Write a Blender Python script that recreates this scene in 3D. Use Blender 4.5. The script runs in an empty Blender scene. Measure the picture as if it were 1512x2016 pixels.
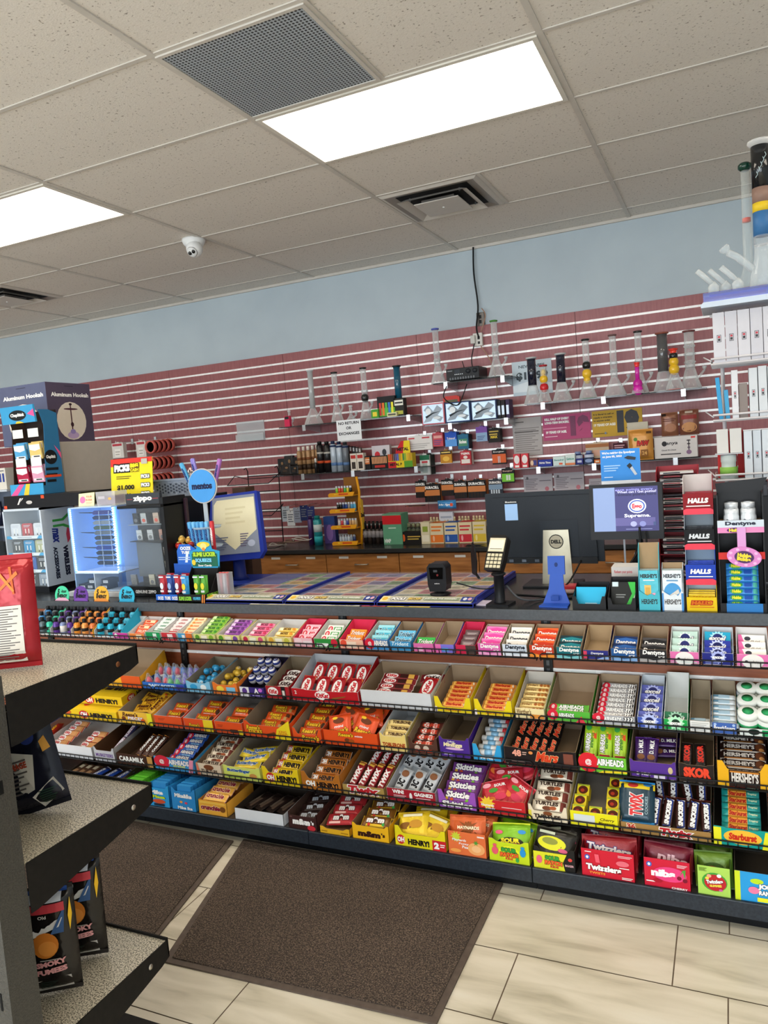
import bpy, math, random
from mathutils import Matrix, Vector
random.seed(7)
PI = math.pi
S = bpy.context.scene
C = S.collection

# ------------------------------------------------------------------ camera
CY, CP, CR = -0.43206, -0.08192, -0.07744
FPX = 1490.33
_f = Vector((math.sin(CY)*math.cos(CP), math.cos(CY)*math.cos(CP), math.sin(CP)))
_r = Vector((math.cos(CY), -math.sin(CY), 0)); _u = _r.cross(_f)
RT = math.cos(CR)*_r + math.sin(CR)*_u
UP = -math.sin(CR)*_r + math.cos(CR)*_u
CAM = Vector((0, 0, 1.62))
cd = bpy.data.cameras.new('camera'); cam = bpy.data.objects.new('camera', cd); C.objects.link(cam)
cd.sensor_fit = 'VERTICAL'; cd.sensor_height = 36; cd.sensor_width = 27; cd.lens = FPX/2016*36
cd.clip_start = 0.05
cam.matrix_world = Matrix(((RT.x, UP.x, -_f.x, CAM.x), (RT.y, UP.y, -_f.y, CAM.y), (RT.z, UP.z, -_f.z, CAM.z), (0, 0, 0, 1)))
S.camera = cam
# ------------------------------------------------------------------ world, daylight, exposure
w = bpy.data.worlds.new('world'); S.world = w; w.use_nodes = True
w.node_tree.nodes['Background'].inputs[0].default_value = (0.75, 0.86, 1.0, 1)
w.node_tree.nodes['Background'].inputs[1].default_value = 0.6
S.view_settings.view_transform = 'Standard'; S.view_settings.look = 'None'
S.view_settings.gamma = 1; S.view_settings.exposure = 0.45; S.view_settings.use_curve_mapping = False
def area(name, loc, rot, sx, sy, power, col):
    l = bpy.data.lights.new(name, 'AREA'); l.shape = 'RECTANGLE'; l.size = sx; l.size_y = sy
    l.energy = power; l.color = col
    o = bpy.data.objects.new(name, l); o.location = loc; o.rotation_euler = rot; C.objects.link(o); return o
# daylight through the three shop windows in the wall behind the photographer
for i, x in enumerate((-6.0, -2.9, 0.2)):
    area('window_daylight', (x, -3.42, 1.45), (PI/2, 0, 0), 2.6, 2.2, 88, (0.86, 0.93, 1.0))
CEIL = 3.05; GX = -2.9957; GY = 2.2218; GU = 1.2192; GV = 0.6096; WY = 5.51
PANEL_E = 6.0

# ------------------------------------------------------------------ positions read off the room's planes
def ray(px, py):
    return RT*((px-756)/FPX) - UP*((py-1008)/FPX) + _f
def AT(px, py, Y):
    d = ray(px, py); return CAM + d*(Y/d.y)
def ATZ(px, py, z):
    d = ray(px, py); return CAM + d*((z-CAM.z)/d.z)
def XA(px, Y, Z):
    P = Vector((0, Y, Z))-CAM; t = (px-756)/FPX
    # (P+X ex).(RT - t*_f) = 0
    n = RT - t*_f
    return -(P.dot(n))/n.x

# ------------------------------------------------------------------ materials
def lin(c):
    return c/12.92 if c <= .04045 else ((c+.055)/1.055)**2.4
def hexc(h):
    h = h.lstrip('#'); 
    if len(h) == 3: h = ''.join(k*2 for k in h)
    return tuple(lin(int(h[i:i+2], 16)/255) for i in (0, 2, 4))+(1,)
_M = {}
KIND = {'card': (.55, 0, 25, .06), 'foil': (.28, .15, 60, .05), 'plastic': (.38, 0, 30, .05), 'ink': (.45, 0, 40, .03), 'metal': (.3, .9, 40, .08),
        'paper': (.8, 0, 20, .04), 'matt': (.75, 0, 40, .1), 'gloss': (.12, 0, 30, .04), 'shiny': (.22, .25, 11, .12)}
def mat(h, kind='ink'):
    k = (h, kind)
    if k in _M: return _M[k]
    m = bpy.data.materials.new('%s_%s' % (kind, h)); m.use_nodes = True; nt = m.node_tree; b = nt.nodes['Principled BSDF']
    r, me, sc, var = KIND[kind]
    c = hexc(h)
    b.inputs['Roughness'].default_value = r; b.inputs['Metallic'].default_value = me
    tc = nt.nodes.new('ShaderNodeTexCoord'); n = nt.nodes.new('ShaderNodeTexNoise'); n.inputs['Scale'].default_value = sc; n.inputs['Detail'].default_value = 3
    mx = nt.nodes.new('ShaderNodeMix'); mx.data_type = 'RGBA'
    mx.inputs[6].default_value = tuple(v*(1-var) for v in c[:3])+(1,); mx.inputs[7].default_value = tuple(min(1, v*(1+var)) for v in c[:3])+(1,)
    nt.links.new(tc.outputs['Object'], n.inputs['Vector']); nt.links.new(n.outputs['Fac'], mx.inputs[0]); nt.links.new(mx.outputs[2], b.inputs['Base Color'])
    b.inputs['Specular IOR Level'].default_value = .22 if kind in ('plastic', 'card', 'ink', 'matt') else .5
    if kind in ('foil', 'shiny'):
        bp = nt.nodes.new('ShaderNodeBump'); bp.inputs['Strength'].default_value = .35 if kind == 'foil' else .5; bp.inputs['Distance'].default_value = .004 if kind == 'foil' else .02
        nt.links.new(n.outputs['Fac'], bp.inputs['Height']); nt.links.new(bp.outputs[0], b.inputs['Normal'])
    _M[k] = m; return m
def glassmat(h, alpha=.22, rough=.03, add=.4):
    k = (h, 'glass', alpha, add)
    if k in _M: return _M[k]
    m = bpy.data.materials.new('clear_%s' % h); m.use_nodes = True; nt = m.node_tree; nt.nodes.clear()
    o = nt.nodes.new('ShaderNodeOutputMaterial'); mx = nt.nodes.new('ShaderNodeMixShader'); t = nt.nodes.new('ShaderNodeBsdfTransparent')
    g = nt.nodes.new('ShaderNodeBsdfPrincipled'); lw = nt.nodes.new('ShaderNodeLayerWeight'); lw.inputs[0].default_value = .35
    g.inputs['Base Color'].default_value = hexc(h); g.inputs['Roughness'].default_value = rough; g.inputs['Specular IOR Level'].default_value = .8
    mp = nt.nodes.new('ShaderNodeMapRange'); mp.inputs[3].default_value = alpha; mp.inputs[4].default_value = min(1, alpha+add)
    nt.links.new(lw.outputs['Facing'], mp.inputs[0]); nt.links.new(mp.outputs[0], mx.inputs[0])
    t.inputs[0].default_value = (.97, .98, .98, 1)
    nt.links.new(t.outputs[0], mx.inputs[1]); nt.links.new(g.outputs[0], mx.inputs[2]); nt.links.new(mx.outputs[0], o.inputs[0])
    _M[k] = m; return m
def emis(h, e):
    if e < 1: e *= .6
    k = (h, 'e', e)
    if k in _M: return _M[k]
    m = bpy.data.materials.new('lit_%s' % h); m.use_nodes = True; b = m.node_tree.nodes['Principled BSDF']
    b.inputs['Base Color'].default_value = hexc(h); b.inputs['Emission Color'].default_value = hexc(h); b.inputs['Emission Strength'].default_value = e
    _M[k] = m; return m
def nodemat(name, build):
    m = bpy.data.materials.new(name); m.use_nodes = True; nt = m.node_tree; b = nt.nodes['Principled BSDF']
    build(nt, b); return m
def N(nt, t, **k):
    n = nt.nodes.new(t)
    for a, v in k.items():
        if a.startswith('i_'):
            key = a[2:].replace('_', ' '); n.inputs[int(key) if key.isdigit() else key].default_value = v
        else: setattr(n, a, v)
    return n
def ramp(nt, fac, stops):
    r = nt.nodes.new('ShaderNodeValToRGB'); e = r.color_ramp.elements
    while len(e) < len(stops): e.new(.5)
    for q, (p, c) in zip(e, stops): q.position = p; q.color = hexc(c) if isinstance(c, str) else (c, c, c, 1)
    nt.links.new(fac, r.inputs[0]); return r.outputs[0]
def m_noise(name, stops, scale, rough=.6, detail=6, stretch=(1, 1, 1), bump=0, metal=0, bscale=None):
    def bld(nt, b):
        tc = N(nt, 'ShaderNodeTexCoord'); mp = N(nt, 'ShaderNodeMapping'); mp.inputs['Scale'].default_value = stretch
        n = N(nt, 'ShaderNodeTexNoise', i_Scale=scale, i_Detail=detail)
        nt.links.new(tc.outputs['Object'], mp.inputs[0]); nt.links.new(mp.outputs[0], n.inputs['Vector'])
        nt.links.new(ramp(nt, n.outputs['Fac'], stops), b.inputs['Base Color'])
        b.inputs['Roughness'].default_value = rough; b.inputs['Metallic'].default_value = metal
        if bump:
            bp = N(nt, 'ShaderNodeBump', i_Strength=bump, i_Distance=.004); nt.links.new(n.outputs['Fac'], bp.inputs['Height']); nt.links.new(bp.outputs[0], b.inputs['Normal'])
    return nodemat(name, bld)

# ------------------------------------------------------------------ mesh builder
def TM(x=0, y=0, z=0): return Matrix.Translation((x, y, z))
def RX(a): return Matrix.Rotation(a, 4, 'X')
def RY(a): return Matrix.Rotation(a, 4, 'Y')
def RZ(a): return Matrix.Rotation(a, 4, 'Z')
FRONT = Matrix(((1, 0, 0, 0), (0, 0, -1, 0), (0, 1, 0, 0), (0, 0, 0, 1)))   # local u,v,n -> x,z,-y
_G = {}
def glyphs(s, off, it):
    k = (s, off, it)
    if k in _G: return _G[k]
    cu = bpy.data.curves.new('t', 'FONT'); cu.body = s; cu.resolution_u = 2; cu.offset = off; cu.shear = it
    ob = bpy.data.objects.new('t', cu); me = bpy.data.meshes.new_from_object(ob)
    vs = [(v.co.x, v.co.y) for v in me.vertices]; fs = [tuple(p.vertices) for p in me.polygons]
    bpy.data.objects.remove(ob); bpy.data.curves.remove(cu); bpy.data.meshes.remove(me)
    _G[k] = (vs, fs); return _G[k]
class MB:
    def __init__(s): s.v = []; s.f = []; s.m = []; s.s = []; s.mats = []
    def mi(s, m):
        if isinstance(m, str): m = mat(m)
        if m not in s.mats: s.mats.append(m)
        return s.mats.index(m)
    def add(s, vs, fs, m, M=None, smooth=False):
        o = len(s.v)
        for v in vs:
            v = Vector(v); s.v.append(M @ v if M is not None else v)
        i = s.mi(m)
        for f in fs: s.f.append([o+k for k in f]); s.m.append(i); s.s.append(smooth)
        return s
    def box(s, x0, x1, y0, y1, z0, z1, m, M=None, top=None, front=None, right=None):
        vs = [(x0, y0, z0), (x1, y0, z0), (x1, y1, z0), (x0, y1, z0), (x0, y0, z1), (x1, y0, z1), (x1, y1, z1), (x0, y1, z1)]
        F = [(0, 3, 2, 1), (4, 5, 6, 7), (0, 1, 5, 4), (1, 2, 6, 5), (2, 3, 7, 6), (3, 0, 4, 7)]
        mm = [m, top or m, front or m, right or m, m, m]
        o = len(s.v)
        for v in vs: v = Vector(v); s.v.append(M @ v if M is not None else v)
        for f, q in zip(F, mm): s.f.append([o+k for k in f]); s.m.append(s.mi(q)); s.s.append(False)
        return s
    def prism(s, pts, t, m, M=None, side=None, back=None):   # polygon in uv plane, from n=0 (back) to n=t (front)
        n = len(pts); vs = [(x, y, 0) for x, y in pts]+[(x, y, t) for x, y in pts]
        s.add(vs, [tuple(range(n, 2*n))], m, M); 
        s.add(vs, [tuple(reversed(range(n)))], back or m, M)
        s.add(vs, [(i, (i+1) % n, n+(i+1) % n, n+i) for i in range(n)], side or m, M)
        return s
    def lathe(s, prof, seg, m, M=None, smooth=True):
        vs = []; fs = []
        for r, z in prof:
            for k in range(seg): a = 2*PI*k/seg; vs.append((r*math.cos(a), r*math.sin(a), z))
        for i in range(len(prof)-1):
            for k in range(seg):
                a, b = i*seg+k, i*seg+(k+1) % seg; fs.append((a, b, b+seg, a+seg))
        if prof[0][0] > 1e-5: fs.append(tuple(reversed(range(seg))))
        if prof[-1][0] > 1e-5: fs.append(tuple((len(prof)-1)*seg+k for k in range(seg)))
        return s.add(vs, fs, m, M, smooth)
    def tube(s, pts, r, m, seg=6, M=None):
        pts = [Vector(p) for p in pts]; vs = []; fs = []; prev = None
        for i, p in enumerate(pts):
            d = (pts[min(i+1, len(pts)-1)]-pts[max(i-1, 0)]).normalized()
            a = prev if prev is not None else (Vector((0, 0, 1)) if abs(d.z) < .9 else Vector((1, 0, 0)))
            x = d.cross(a)
            if x.length < 1e-4: x = d.cross(Vector((1, .3, .2)))
            x.normalize(); y = x.cross(d); prev = y
            for k in range(seg): q = 2*PI*k/seg; vs.append(p+x*math.cos(q)*r+y*math.sin(q)*r)
        for i in range(len(pts)-1):
            for k in range(seg): a, b = i*seg+k, i*seg+(k+1) % seg; fs.append((a, b, b+seg, a+seg))
        fs += [tuple(reversed(range(seg))), tuple((len(pts)-1)*seg+k for k in range(seg))]
        return s.add(vs, fs, m, M, True)
    def ball(s, c, r, m, sx=1, sy=1, sz=1, M=None, n=10):
        prof = [(r*math.sin(PI*i/n)*1.0, -r*math.cos(PI*i/n)) for i in range(n+1)]; prof[0] = (0, -r); prof[-1] = (0, r)
        A = TM(*c) @ Matrix.Diagonal((sx, sy, sz, 1)); 
        return s.lathe(prof, n+2, m, (M @ A) if M is not None else A)
    def deco(s, items, w, h, M, surf=None, z0=.0004):
        """flat print: items laid on a w x h face (normalised coordinates)"""
        z = z0
        def put(vs, fs, m):
            out = []
            for x, y in vs:
                X, Y = x*w, y*h; out.append((X, Y, z+(surf(X, Y) if surf else 0)))
            s.add(out, fs, m, M)
        for it in items:
            k = it[0]
            if k == 'r':
                _, x0, y0, x1, y1, c = it[:6]; n = 5 if surf else 1; k_ = n+1
                put([(x0+(x1-x0)*i/n, y0+(y1-y0)*j/n) for i in range(k_) for j in range(k_)], [(i*k_+j, (i+1)*k_+j, (i+1)*k_+j+1, i*k_+j+1) for i in range(n) for j in range(n)], c)
            elif k == 'e':
                _, cx, cy, rx, ry, c = it[:6]; n = 20
                q = [(cx+rx*f*math.cos(2*PI*i/n), cy+ry*f*math.sin(2*PI*i/n)) for f in ((1, .5) if surf else (1,)) for i in range(n)]
                if surf: put(q+[(cx, cy)], [(i, (i+1) % n, n+(i+1) % n, n+i) for i in range(n)]+[(n+i, n+(i+1) % n, 2*n) for i in range(n)], c)
                else: put(q, [tuple(range(n))], c)
            elif k == 'p': put(it[1], [tuple(range(len(it[1])))], it[2])
            elif k == 'b':
                _, cx, cy, r1, r2, n, c = it[:7]
                put([(cx+(r1 if i % 2 else r2)*math.cos(PI*i/n), cy+(r1 if i % 2 else r2)*math.sin(PI*i/n)*w/h) for i in range(2*n)], [tuple(range(2*n))], c)
            elif k == 'lines':      # small unreadable print, as thin lines
                _, x0, y0, x1, y1, n, c = it[:7]
                for i in range(n):
                    yy = y1-(y1-y0)*(i+.5)/n; t = (y1-y0)/n*.22; xe = x1-(x1-x0)*((i*37) % 11)/30
                    g = 4 if surf else 1
                    put([(x0+(xe-x0)*k/g, y) for k in range(g+1) for y in (yy-t, yy+t)], [(2*k, 2*k+2, 2*k+3, 2*k+1) for k in range(g)], c)
            elif k == 't':
                _, st, cx, cy, tw, th, c = it[:7]; op = it[7] if len(it) > 7 else {}
                b = op.get('b', .02); sh = op.get('i', 0); rot = op.get('rot', 0)
                bv, bf = glyphs(st, b, sh)
                if not bv: continue
                X0 = min(v[0] for v in bv); X1 = max(v[0] for v in bv); Y0 = min(v[1] for v in bv); Y1 = max(v[1] for v in bv)
                def tr(vs, tw=tw, th=th):
                    r = []
                    for x, y in vs:
                        a = ((x-X0)/(X1-X0)-.5)*tw*w; q = ((y-Y0)/(Y1-Y0)-.5)*th*h
                        if op.get('up'): q += op['up']*a*a/(tw*w)
                        if rot: a, q = a*math.cos(rot)-q*math.sin(rot), a*math.sin(rot)+q*math.cos(rot)
                        r.append((cx+a/w, cy+q/h))
                    return r
                if 'o' in op:
                    ov, of = glyphs(st, b+op.get('ow', .06), sh); put(tr(ov), of, op['o']); z += .0004
                put(tr(bv), bf, c)
            z += .0003
        return s
    def build(s, name, parent=None, M=None, bevel=0):
        me = bpy.data.meshes.new(name); me.from_pydata([tuple(v) for v in s.v], [], s.f)
        for m in s.mats: me.materials.append(m)
        me.polygons.foreach_set('material_index', s.m); me.polygons.foreach_set('use_smooth', s.s); me.update()
        o = bpy.data.objects.new(name, me); C.objects.link(o)
        if parent: o.parent = parent
        if M is not None: o.matrix_world = M if not parent else o.matrix_world; 
        if M is not None and parent: o.matrix_local = M
        if bevel:
            b = o.modifiers.new('bevel', 'BEVEL'); b.width = bevel; b.segments = 2; b.limit_method = 'ANGLE'
        return o
def tag(o, label, cat, group=None, kind=None):
    if label: o['label'] = label
    if cat: o['category'] = cat
    if group: o['group'] = group
    if kind: o['kind'] = kind
    return o
def thing(name, M, label, cat, group=None):
    o = bpy.data.objects.new(name, None); C.objects.link(o); o.empty_display_size = .05
    if not isinstance(M, Matrix): M = TM(*M)
    o.matrix_world = M; return tag(o, label, cat, group)
def struct(o): o['kind'] = 'structure'; return o
def copytree(o, M, label, parent=None):
    c = o.copy(); C.objects.link(c)
    if parent: c.parent = parent
    else: c.matrix_world = M; c['label'] = label
    for ch in [q for q in o.children]: copytree(ch, None, None, c)
    return c
ORD = ['frontmost', 'second', 'third', 'fourth', 'fifth', 'sixth', 'seventh', 'eighth', 'ninth', 'tenth', 'eleventh', 'twelfth', 'thirteenth', 'fourteenth', 'fifteenth', 'sixteenth', 'seventeenth', 'eighteenth']
ORL = ['leftmost']+ORD[1:]
# ================================================================== THE SETTING
m_wall = m_noise('blue_grey_paint', [(.3, '#b2bec5'), (.7, '#bac6cc')], 3, .85)
def _ceil(nt, b):
    tc = N(nt, 'ShaderNodeTexCoord'); n = N(nt, 'ShaderNodeTexNoise', i_Scale=95, i_Detail=5); n2 = N(nt, 'ShaderNodeTexNoise', i_Scale=160, i_Detail=2)
    for q in (n, n2): nt.links.new(tc.outputs['Object'], q.inputs['Vector'])
    c = ramp(nt, n.outputs['Fac'], [(.30, '#8f8578'), (.37, '#dcd4c9'), (1, '#e4ddd3')])
    nt.links.new(c, b.inputs['Base Color']); b.inputs['Roughness'].default_value = .95
    bp = N(nt, 'ShaderNodeBump', i_Strength=.3, i_Distance=.003); nt.links.new(n2.outputs['Fac'], bp.inputs['Height']); nt.links.new(bp.outputs[0], b.inputs['Normal'])
m_ceil = nodemat('speckled_ceiling_tile', _ceil)
m_tbar = m_noise('ceiling_grid_paint', [(.3, '#c4bdb3'), (.7, '#cec7bd')], 10, .6)
# floor : wood-look porcelain planks, .606 x .2955, third offset
def _floor(nt, b):
    tc = N(nt, 'ShaderNodeTexCoord'); mp = N(nt, 'ShaderNodeMapping'); mp.inputs['Scale'].default_value = (1.2, 7, 1)
    n = N(nt, 'ShaderNodeTexNoise', i_Scale=2.2, i_Detail=7, i_Distortion=.4)
    nt.links.new(tc.outputs['Object'], mp.inputs[0]); nt.links.new(mp.outputs[0], n.inputs['Vector'])
    c = ramp(nt, n.outputs['Fac'], [(.25, '#a39b86'), (.42, '#c6bea9'), (.6, '#d6cebb'), (.8, '#ddd7c7')])
    nt.links.new(c, b.inputs['Base Color']); b.inputs['Roughness'].default_value = .33
m_tile = nodemat('wood_look_tile', _floor)
m_grout = m_noise('grout', [(.3, '#6d5d4c'), (.7, '#7b6b59')], 30, .9)
XL, XR, YF = -8.2, 2.6, -3.5
b = MB(); b.box(XL, XR, YF, WY, -.06, -.0025, m_grout)
TL, TW = .6067, .2955; ry = 2.20
k0 = int((YF-ry)/TW); 
for k in range(k0, int((WY-ry)/TW)+1):
    off = {0: -.664, 1: -.2065+TL, 2: -.6606}[k % 3] if False else (-.664 if (k+1) % 2 == 0 else -.2065)
    if k == 1: off = -.6606
    y0 = ry+k*TW; y1 = y0+TW-.004
    y0 = max(y0, YF); y1 = min(y1, WY-.001)
    if y1 <= y0: continue
    i0 = int((XL-off)/TL)-1
    for i in range(i0, int((XR-off)/TL)+2):
        x0 = off+i*TL; x1 = x0+TL-.004; x0 = max(x0, XL); x1 = min(x1, XR)
        if x1 > x0: b.add([(x0, y0, 0), (x1, y0, 0), (x1, y1, 0), (x0, y1, 0)], [(0, 1, 2, 3)], m_tile)
struct(b.build('floor'))
# walls
b = MB(); b.box(XL, XR, WY, WY+.12, 0, CEIL, m_wall); struct(b.build('wall_back'))
b = MB(); b.box(XL-.12, XL, YF, WY, 0, CEIL, m_wall); struct(b.build('wall_left'))
b = MB(); b.box(XR, XR+.12, YF, WY, 0, CEIL, m_wall); struct(b.build('wall_right'))
b = MB()   # front wall with three window openings
b.box(XL, XR, YF-.12, YF, 0, .35, m_wall); b.box(XL, XR, YF-.12, YF, 2.55, CEIL, m_wall)
for x0, x1 in ((XL, -7.3), (-4.7, -4.2), (-1.6, -1.1), (1.5, XR)): b.box(x0, x1, YF-.12, YF, .35, 2.55, m_wall)
struct(b.build('wall_front'))
for i, x in enumerate((-6.0, -2.9, .2)):
    w_ = MB(); w_.box(x-1.3, x+1.3, YF-.08, YF-.07, .35, 2.55, glassmat('#dfeaf0', .08)); o = struct(w_.build('window_%d' % (i+1)))
    fr = MB()
    for q in (x-1.3, x-.02, x+1.26): fr.box(q, q+.04, YF-.1, YF-.05, .35, 2.55, mat('#3c4044', 'metal'))
    fr.box(x-1.3, x+1.3, YF-.1, YF-.05, .35, .40, mat('#3c4044', 'metal')); fr.box(x-1.3, x+1.3, YF-.1, YF-.05, 2.5, 2.55, mat('#3c4044', 'metal'))
    fr.build('window_frame', o)
# ceiling : tiles with a tee grid below; openings are simply covered by fixtures
b = MB(); b.box(XL, XR, YF, WY, CEIL, CEIL+.05, m_ceil)
struct(b.build('ceiling'))
b = MB()
i = int((XL-GX)/GU)
xs = [GX+GU*k for k in range(-5, 6) if XL < GX+GU*k < XR]; ys = [GY+GV*k for k in range(-10, 6) if YF < GY+GV*k < WY]
for x in xs: b.box(x-.012, x+.012, YF, WY, CEIL-.006, CEIL-.0005, m_tbar)
for y in ys: b.box(XL, XR, y-.009, y+.009, CEIL-.0052, CEIL-.0007, m_tbar)
b.box(XL, XR, WY-.02, WY, CEIL-.02, CEIL-.0005, m_tbar)
X1 = GX+GU*1.5
b.box(X1-.01, X1+.01, GY, GY+GV, CEIL-.006, CEIL-.0005, m_tbar); b.box(X1-.01, X1+.01, GY+3*GV, GY+4*GV, CEIL-.006, CEIL-.0005, m_tbar)
struct(b.build('trim_1'))
# light panels
def panel(cx, ry_, label):
    x0 = GX+GU*cx; y0 = GY+GV*ry_
    t = thing('ceiling_light_panel', (x0+GU/2, y0+GV/2, CEIL), label, 'ceiling light', 'flat panel ceiling lights')
    m = MB(); a, c_ = GU/2-.0125, GV/2-.0095
    for q in ((-a, -a+.02, -c_, c_), (a-.02, a, -c_, c_), (-a+.02, a-.02, -c_, -c_+.02), (-a+.02, a-.02, c_-.02, c_)): m.box(*q, -.012, -.001, mat('#d8d2c6', 'plastic'))
    m.build('frame', t)
    m = MB(); m.box(-a+.018, a-.018, -c_+.018, c_-.018, -.008, -.002, emis('#fff3e2', PANEL_E)); m.build('diffuser', t)
panel(1, 1, 'bright rectangular ceiling light panel beside the grey return grille')
panel(-1, 1, 'bright ceiling light panel cut off at the left edge of the photo')
for cx, r_ in ((3, 1), (1, -3), (-1, -3), (3, -3), (-3, 1), (-3, -3), (1, -7), (-1, -7), (3, -7)):
    panel(cx, r_, 'ceiling light panel out of the photo, over the shop floor')
# return grille
t = thing('return_air_grille', (GX+GU*1.25, GY+GV*.5, CEIL), 'dark grey perforated square grille in the ceiling left of the light panel', 'vent')
def _gr(nt, b):
    tc = N(nt, 'ShaderNodeTexCoord'); mp = N(nt, 'ShaderNodeMapping'); mp.inputs['Scale'].default_value = (70, 70, 0)
    ck = N(nt, 'ShaderNodeTexVoronoi', i_Scale=1.0); ck.inputs['Randomness'].default_value = 0
    nt.links.new(tc.outputs['Object'], mp.inputs[0]); nt.links.new(mp.outputs[0], ck.inputs['Vector'])
    nt.links.new(ramp(nt, ck.outputs['Distance'], [(.28, '#1f2326'), (.36, '#a4acb2')]), b.inputs['Base Color']); b.inputs['Roughness'].default_value = .5
m = MB(); m.box(-.284, .284, -.279, .279, -.008, -.001, nodemat('perforated_metal', _gr)); m.build('perforated_face', t)
m = MB()
for q in ((-.30, -.285, -.295, .295), (.285, .30, -.295, .295), (-.285, .285, -.295, -.28), (-.285, .285, .28, .295)): m.box(*q, -.011, -.001, m_tbar)
m.build('frame', t)
# diffusers
def diffuser(x, y, label):
    t = thing('air_diffuser', (x, y, CEIL), label, 'vent')
    pm = mat('#c3bcb2', 'plastic')
    def ring(a, z0, c, z1, m_):
        mb.add([(-a, -a, z0), (a, -a, z0), (a, a, z0), (-a, a, z0), (-c, -c, z1), (c, -c, z1), (c, c, z1), (-c, c, z1)], [(0, 1, 5, 4), (1, 2, 6, 5), (2, 3, 7, 6), (3, 0, 4, 7)], m_)
    mb = MB(); ring(.295, -.002, .275, -.014, pm); ring(.275, -.014, .265, -.014, pm); ring(.265, -.014, .215, -.003, mat('#8d867d', 'plastic'))
    mb.box(-.215, .215, -.215, .215, -.003, -.001, mat('#1b1a19', 'matt')); mb.build('outer_frame', t)
    mb = MB(); ring(.21, -.034, .165, -.010, pm); ring(.165, -.012, .21, -.0345, pm)
    for sx in (-1, 1):
        for sy in (-1, 1): mb.box(sx*.15-.004, sx*.15+.004, sy*.15-.004, sy*.15+.004, -.02, -.002, mat('#999', 'metal'))
    mb.build('middle_cone', t)
    mb = MB(); mb.box(-.135, .135, -.135, .135, -.042, -.036, pm); mb.lathe([(0, -.046), (.008, -.045), (.008, -.041)], 8, mat('#eeeeea', 'plastic')); mb.box(-.1, .1, -.1, .1, -.036, -.012, mat('#6f6962', 'plastic')); mb.build('centre_plate', t, bevel=.004)
diffuser(GX+GU*1.25, GY+GV*3.5, 'square stepped air diffuser in the ceiling beyond the light panel')
diffuser(GX-GU*2+GV/2, GY+GV*3.5, 'air diffuser at the left edge, seen edge on')
# dome camera
t = thing('security_camera', (-3.06, 4.06, CEIL), 'white dome security camera on the ceiling', 'camera')
m = MB(); m.lathe([(.072, 0), (.074, -.012), (.066, -.03), (.05, -.05), (0, -.055)], 24, mat('#e8e8e6', 'plastic')); m.build('mount', t)
m = MB(); A = TM(.02, -.025, -.07) @ RY(math.radians(-12)) @ RX(math.radians(38))
m.ball((0, 0, 0), .052, mat('#e8e8e6', 'plastic'), M=A, n=14); m.build('housing', t)
m = MB(); m.lathe([(.0, .0), (.030, .0), (.034, -.006)], 20, mat('#d5d5d3', 'plastic'), A @ RX(PI/2) @ TM(0, 0, .05))
for sx in (-1, 1): m.lathe([(0, .004), (.011, .003), (.012, -.002)], 14, mat('#111111', 'gloss'), A @ RX(PI/2) @ TM(sx*.014, 0, .052))
m.build('lens', t)
# entrance mats
def _mat(nt, b):
    tc = N(nt, 'ShaderNodeTexCoord'); n = N(nt, 'ShaderNodeTexNoise', i_Scale=220, i_Detail=3); n2 = N(nt, 'ShaderNodeTexNoise', i_Scale=5, i_Detail=4)
    for q in (n, n2): nt.links.new(tc.outputs['Object'], q.inputs['Vector'])
    c = ramp(nt, n.outputs['Fac'], [(.35, '#2a221c'), (.5, '#4b3e34'), (.68, '#7d6b5b')]); c2 = ramp(nt, n2.outputs['Fac'], [(.3, .8), (.7, 1.0)])
    mx = N(nt, 'ShaderNodeMix', data_type='RGBA', blend_type='MULTIPLY'); mx.inputs[0].default_value = 1
    nt.links.new(c, mx.inputs[6]); nt.links.new(c2, mx.inputs[7]); nt.links.new(mx.outputs[2], b.inputs['Base Color']); b.inputs['Roughness'].default_value = 1
    bp = N(nt, 'ShaderNodeBump', i_Strength=.9, i_Distance=.006); nt.links.new(n.outputs['Fac'], bp.inputs['Height']); nt.links.new(bp.outputs[0], b.inputs['Normal'])
m_mat = nodemat('looped_brown_carpet', _mat); m_rub = m_noise('brown_rubber', [(.3, '#4c4038'), (.7, '#5b4e44')], 40, .7)
def floormat(pts, label):
    cx = sum(p[0] for p in pts)/4; cy = sum(p[1] for p in pts)/4
    t = thing('floor_mat', (cx, cy, 0), label, 'floor mat', 'brown entrance mats')
    P = [(x-cx, y-cy) for x, y in pts]
    m = MB(); m.prism(P, .006, m_rub); m.build('rubber_border', t)
    Q = [(x-.022*(1 if x > 0 else -1), y-.022*(1 if y > 0 else -1)) for x, y in P]
    m = MB(); m.prism(Q, .010, m_mat); m.build('carpet_pile', t)
floormat([(-1.752, 1.795), (-.806, 1.832), (-.812, 2.55), (-1.955, 2.545)], 'large brown entrance mat in front of the candy gondola')
floormat([(-2.95, 1.80), (-1.84, 1.80), (-1.99, 2.52), (-2.95, 2.545)], 'brown mat partly hidden by the black shelves at left')

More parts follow.
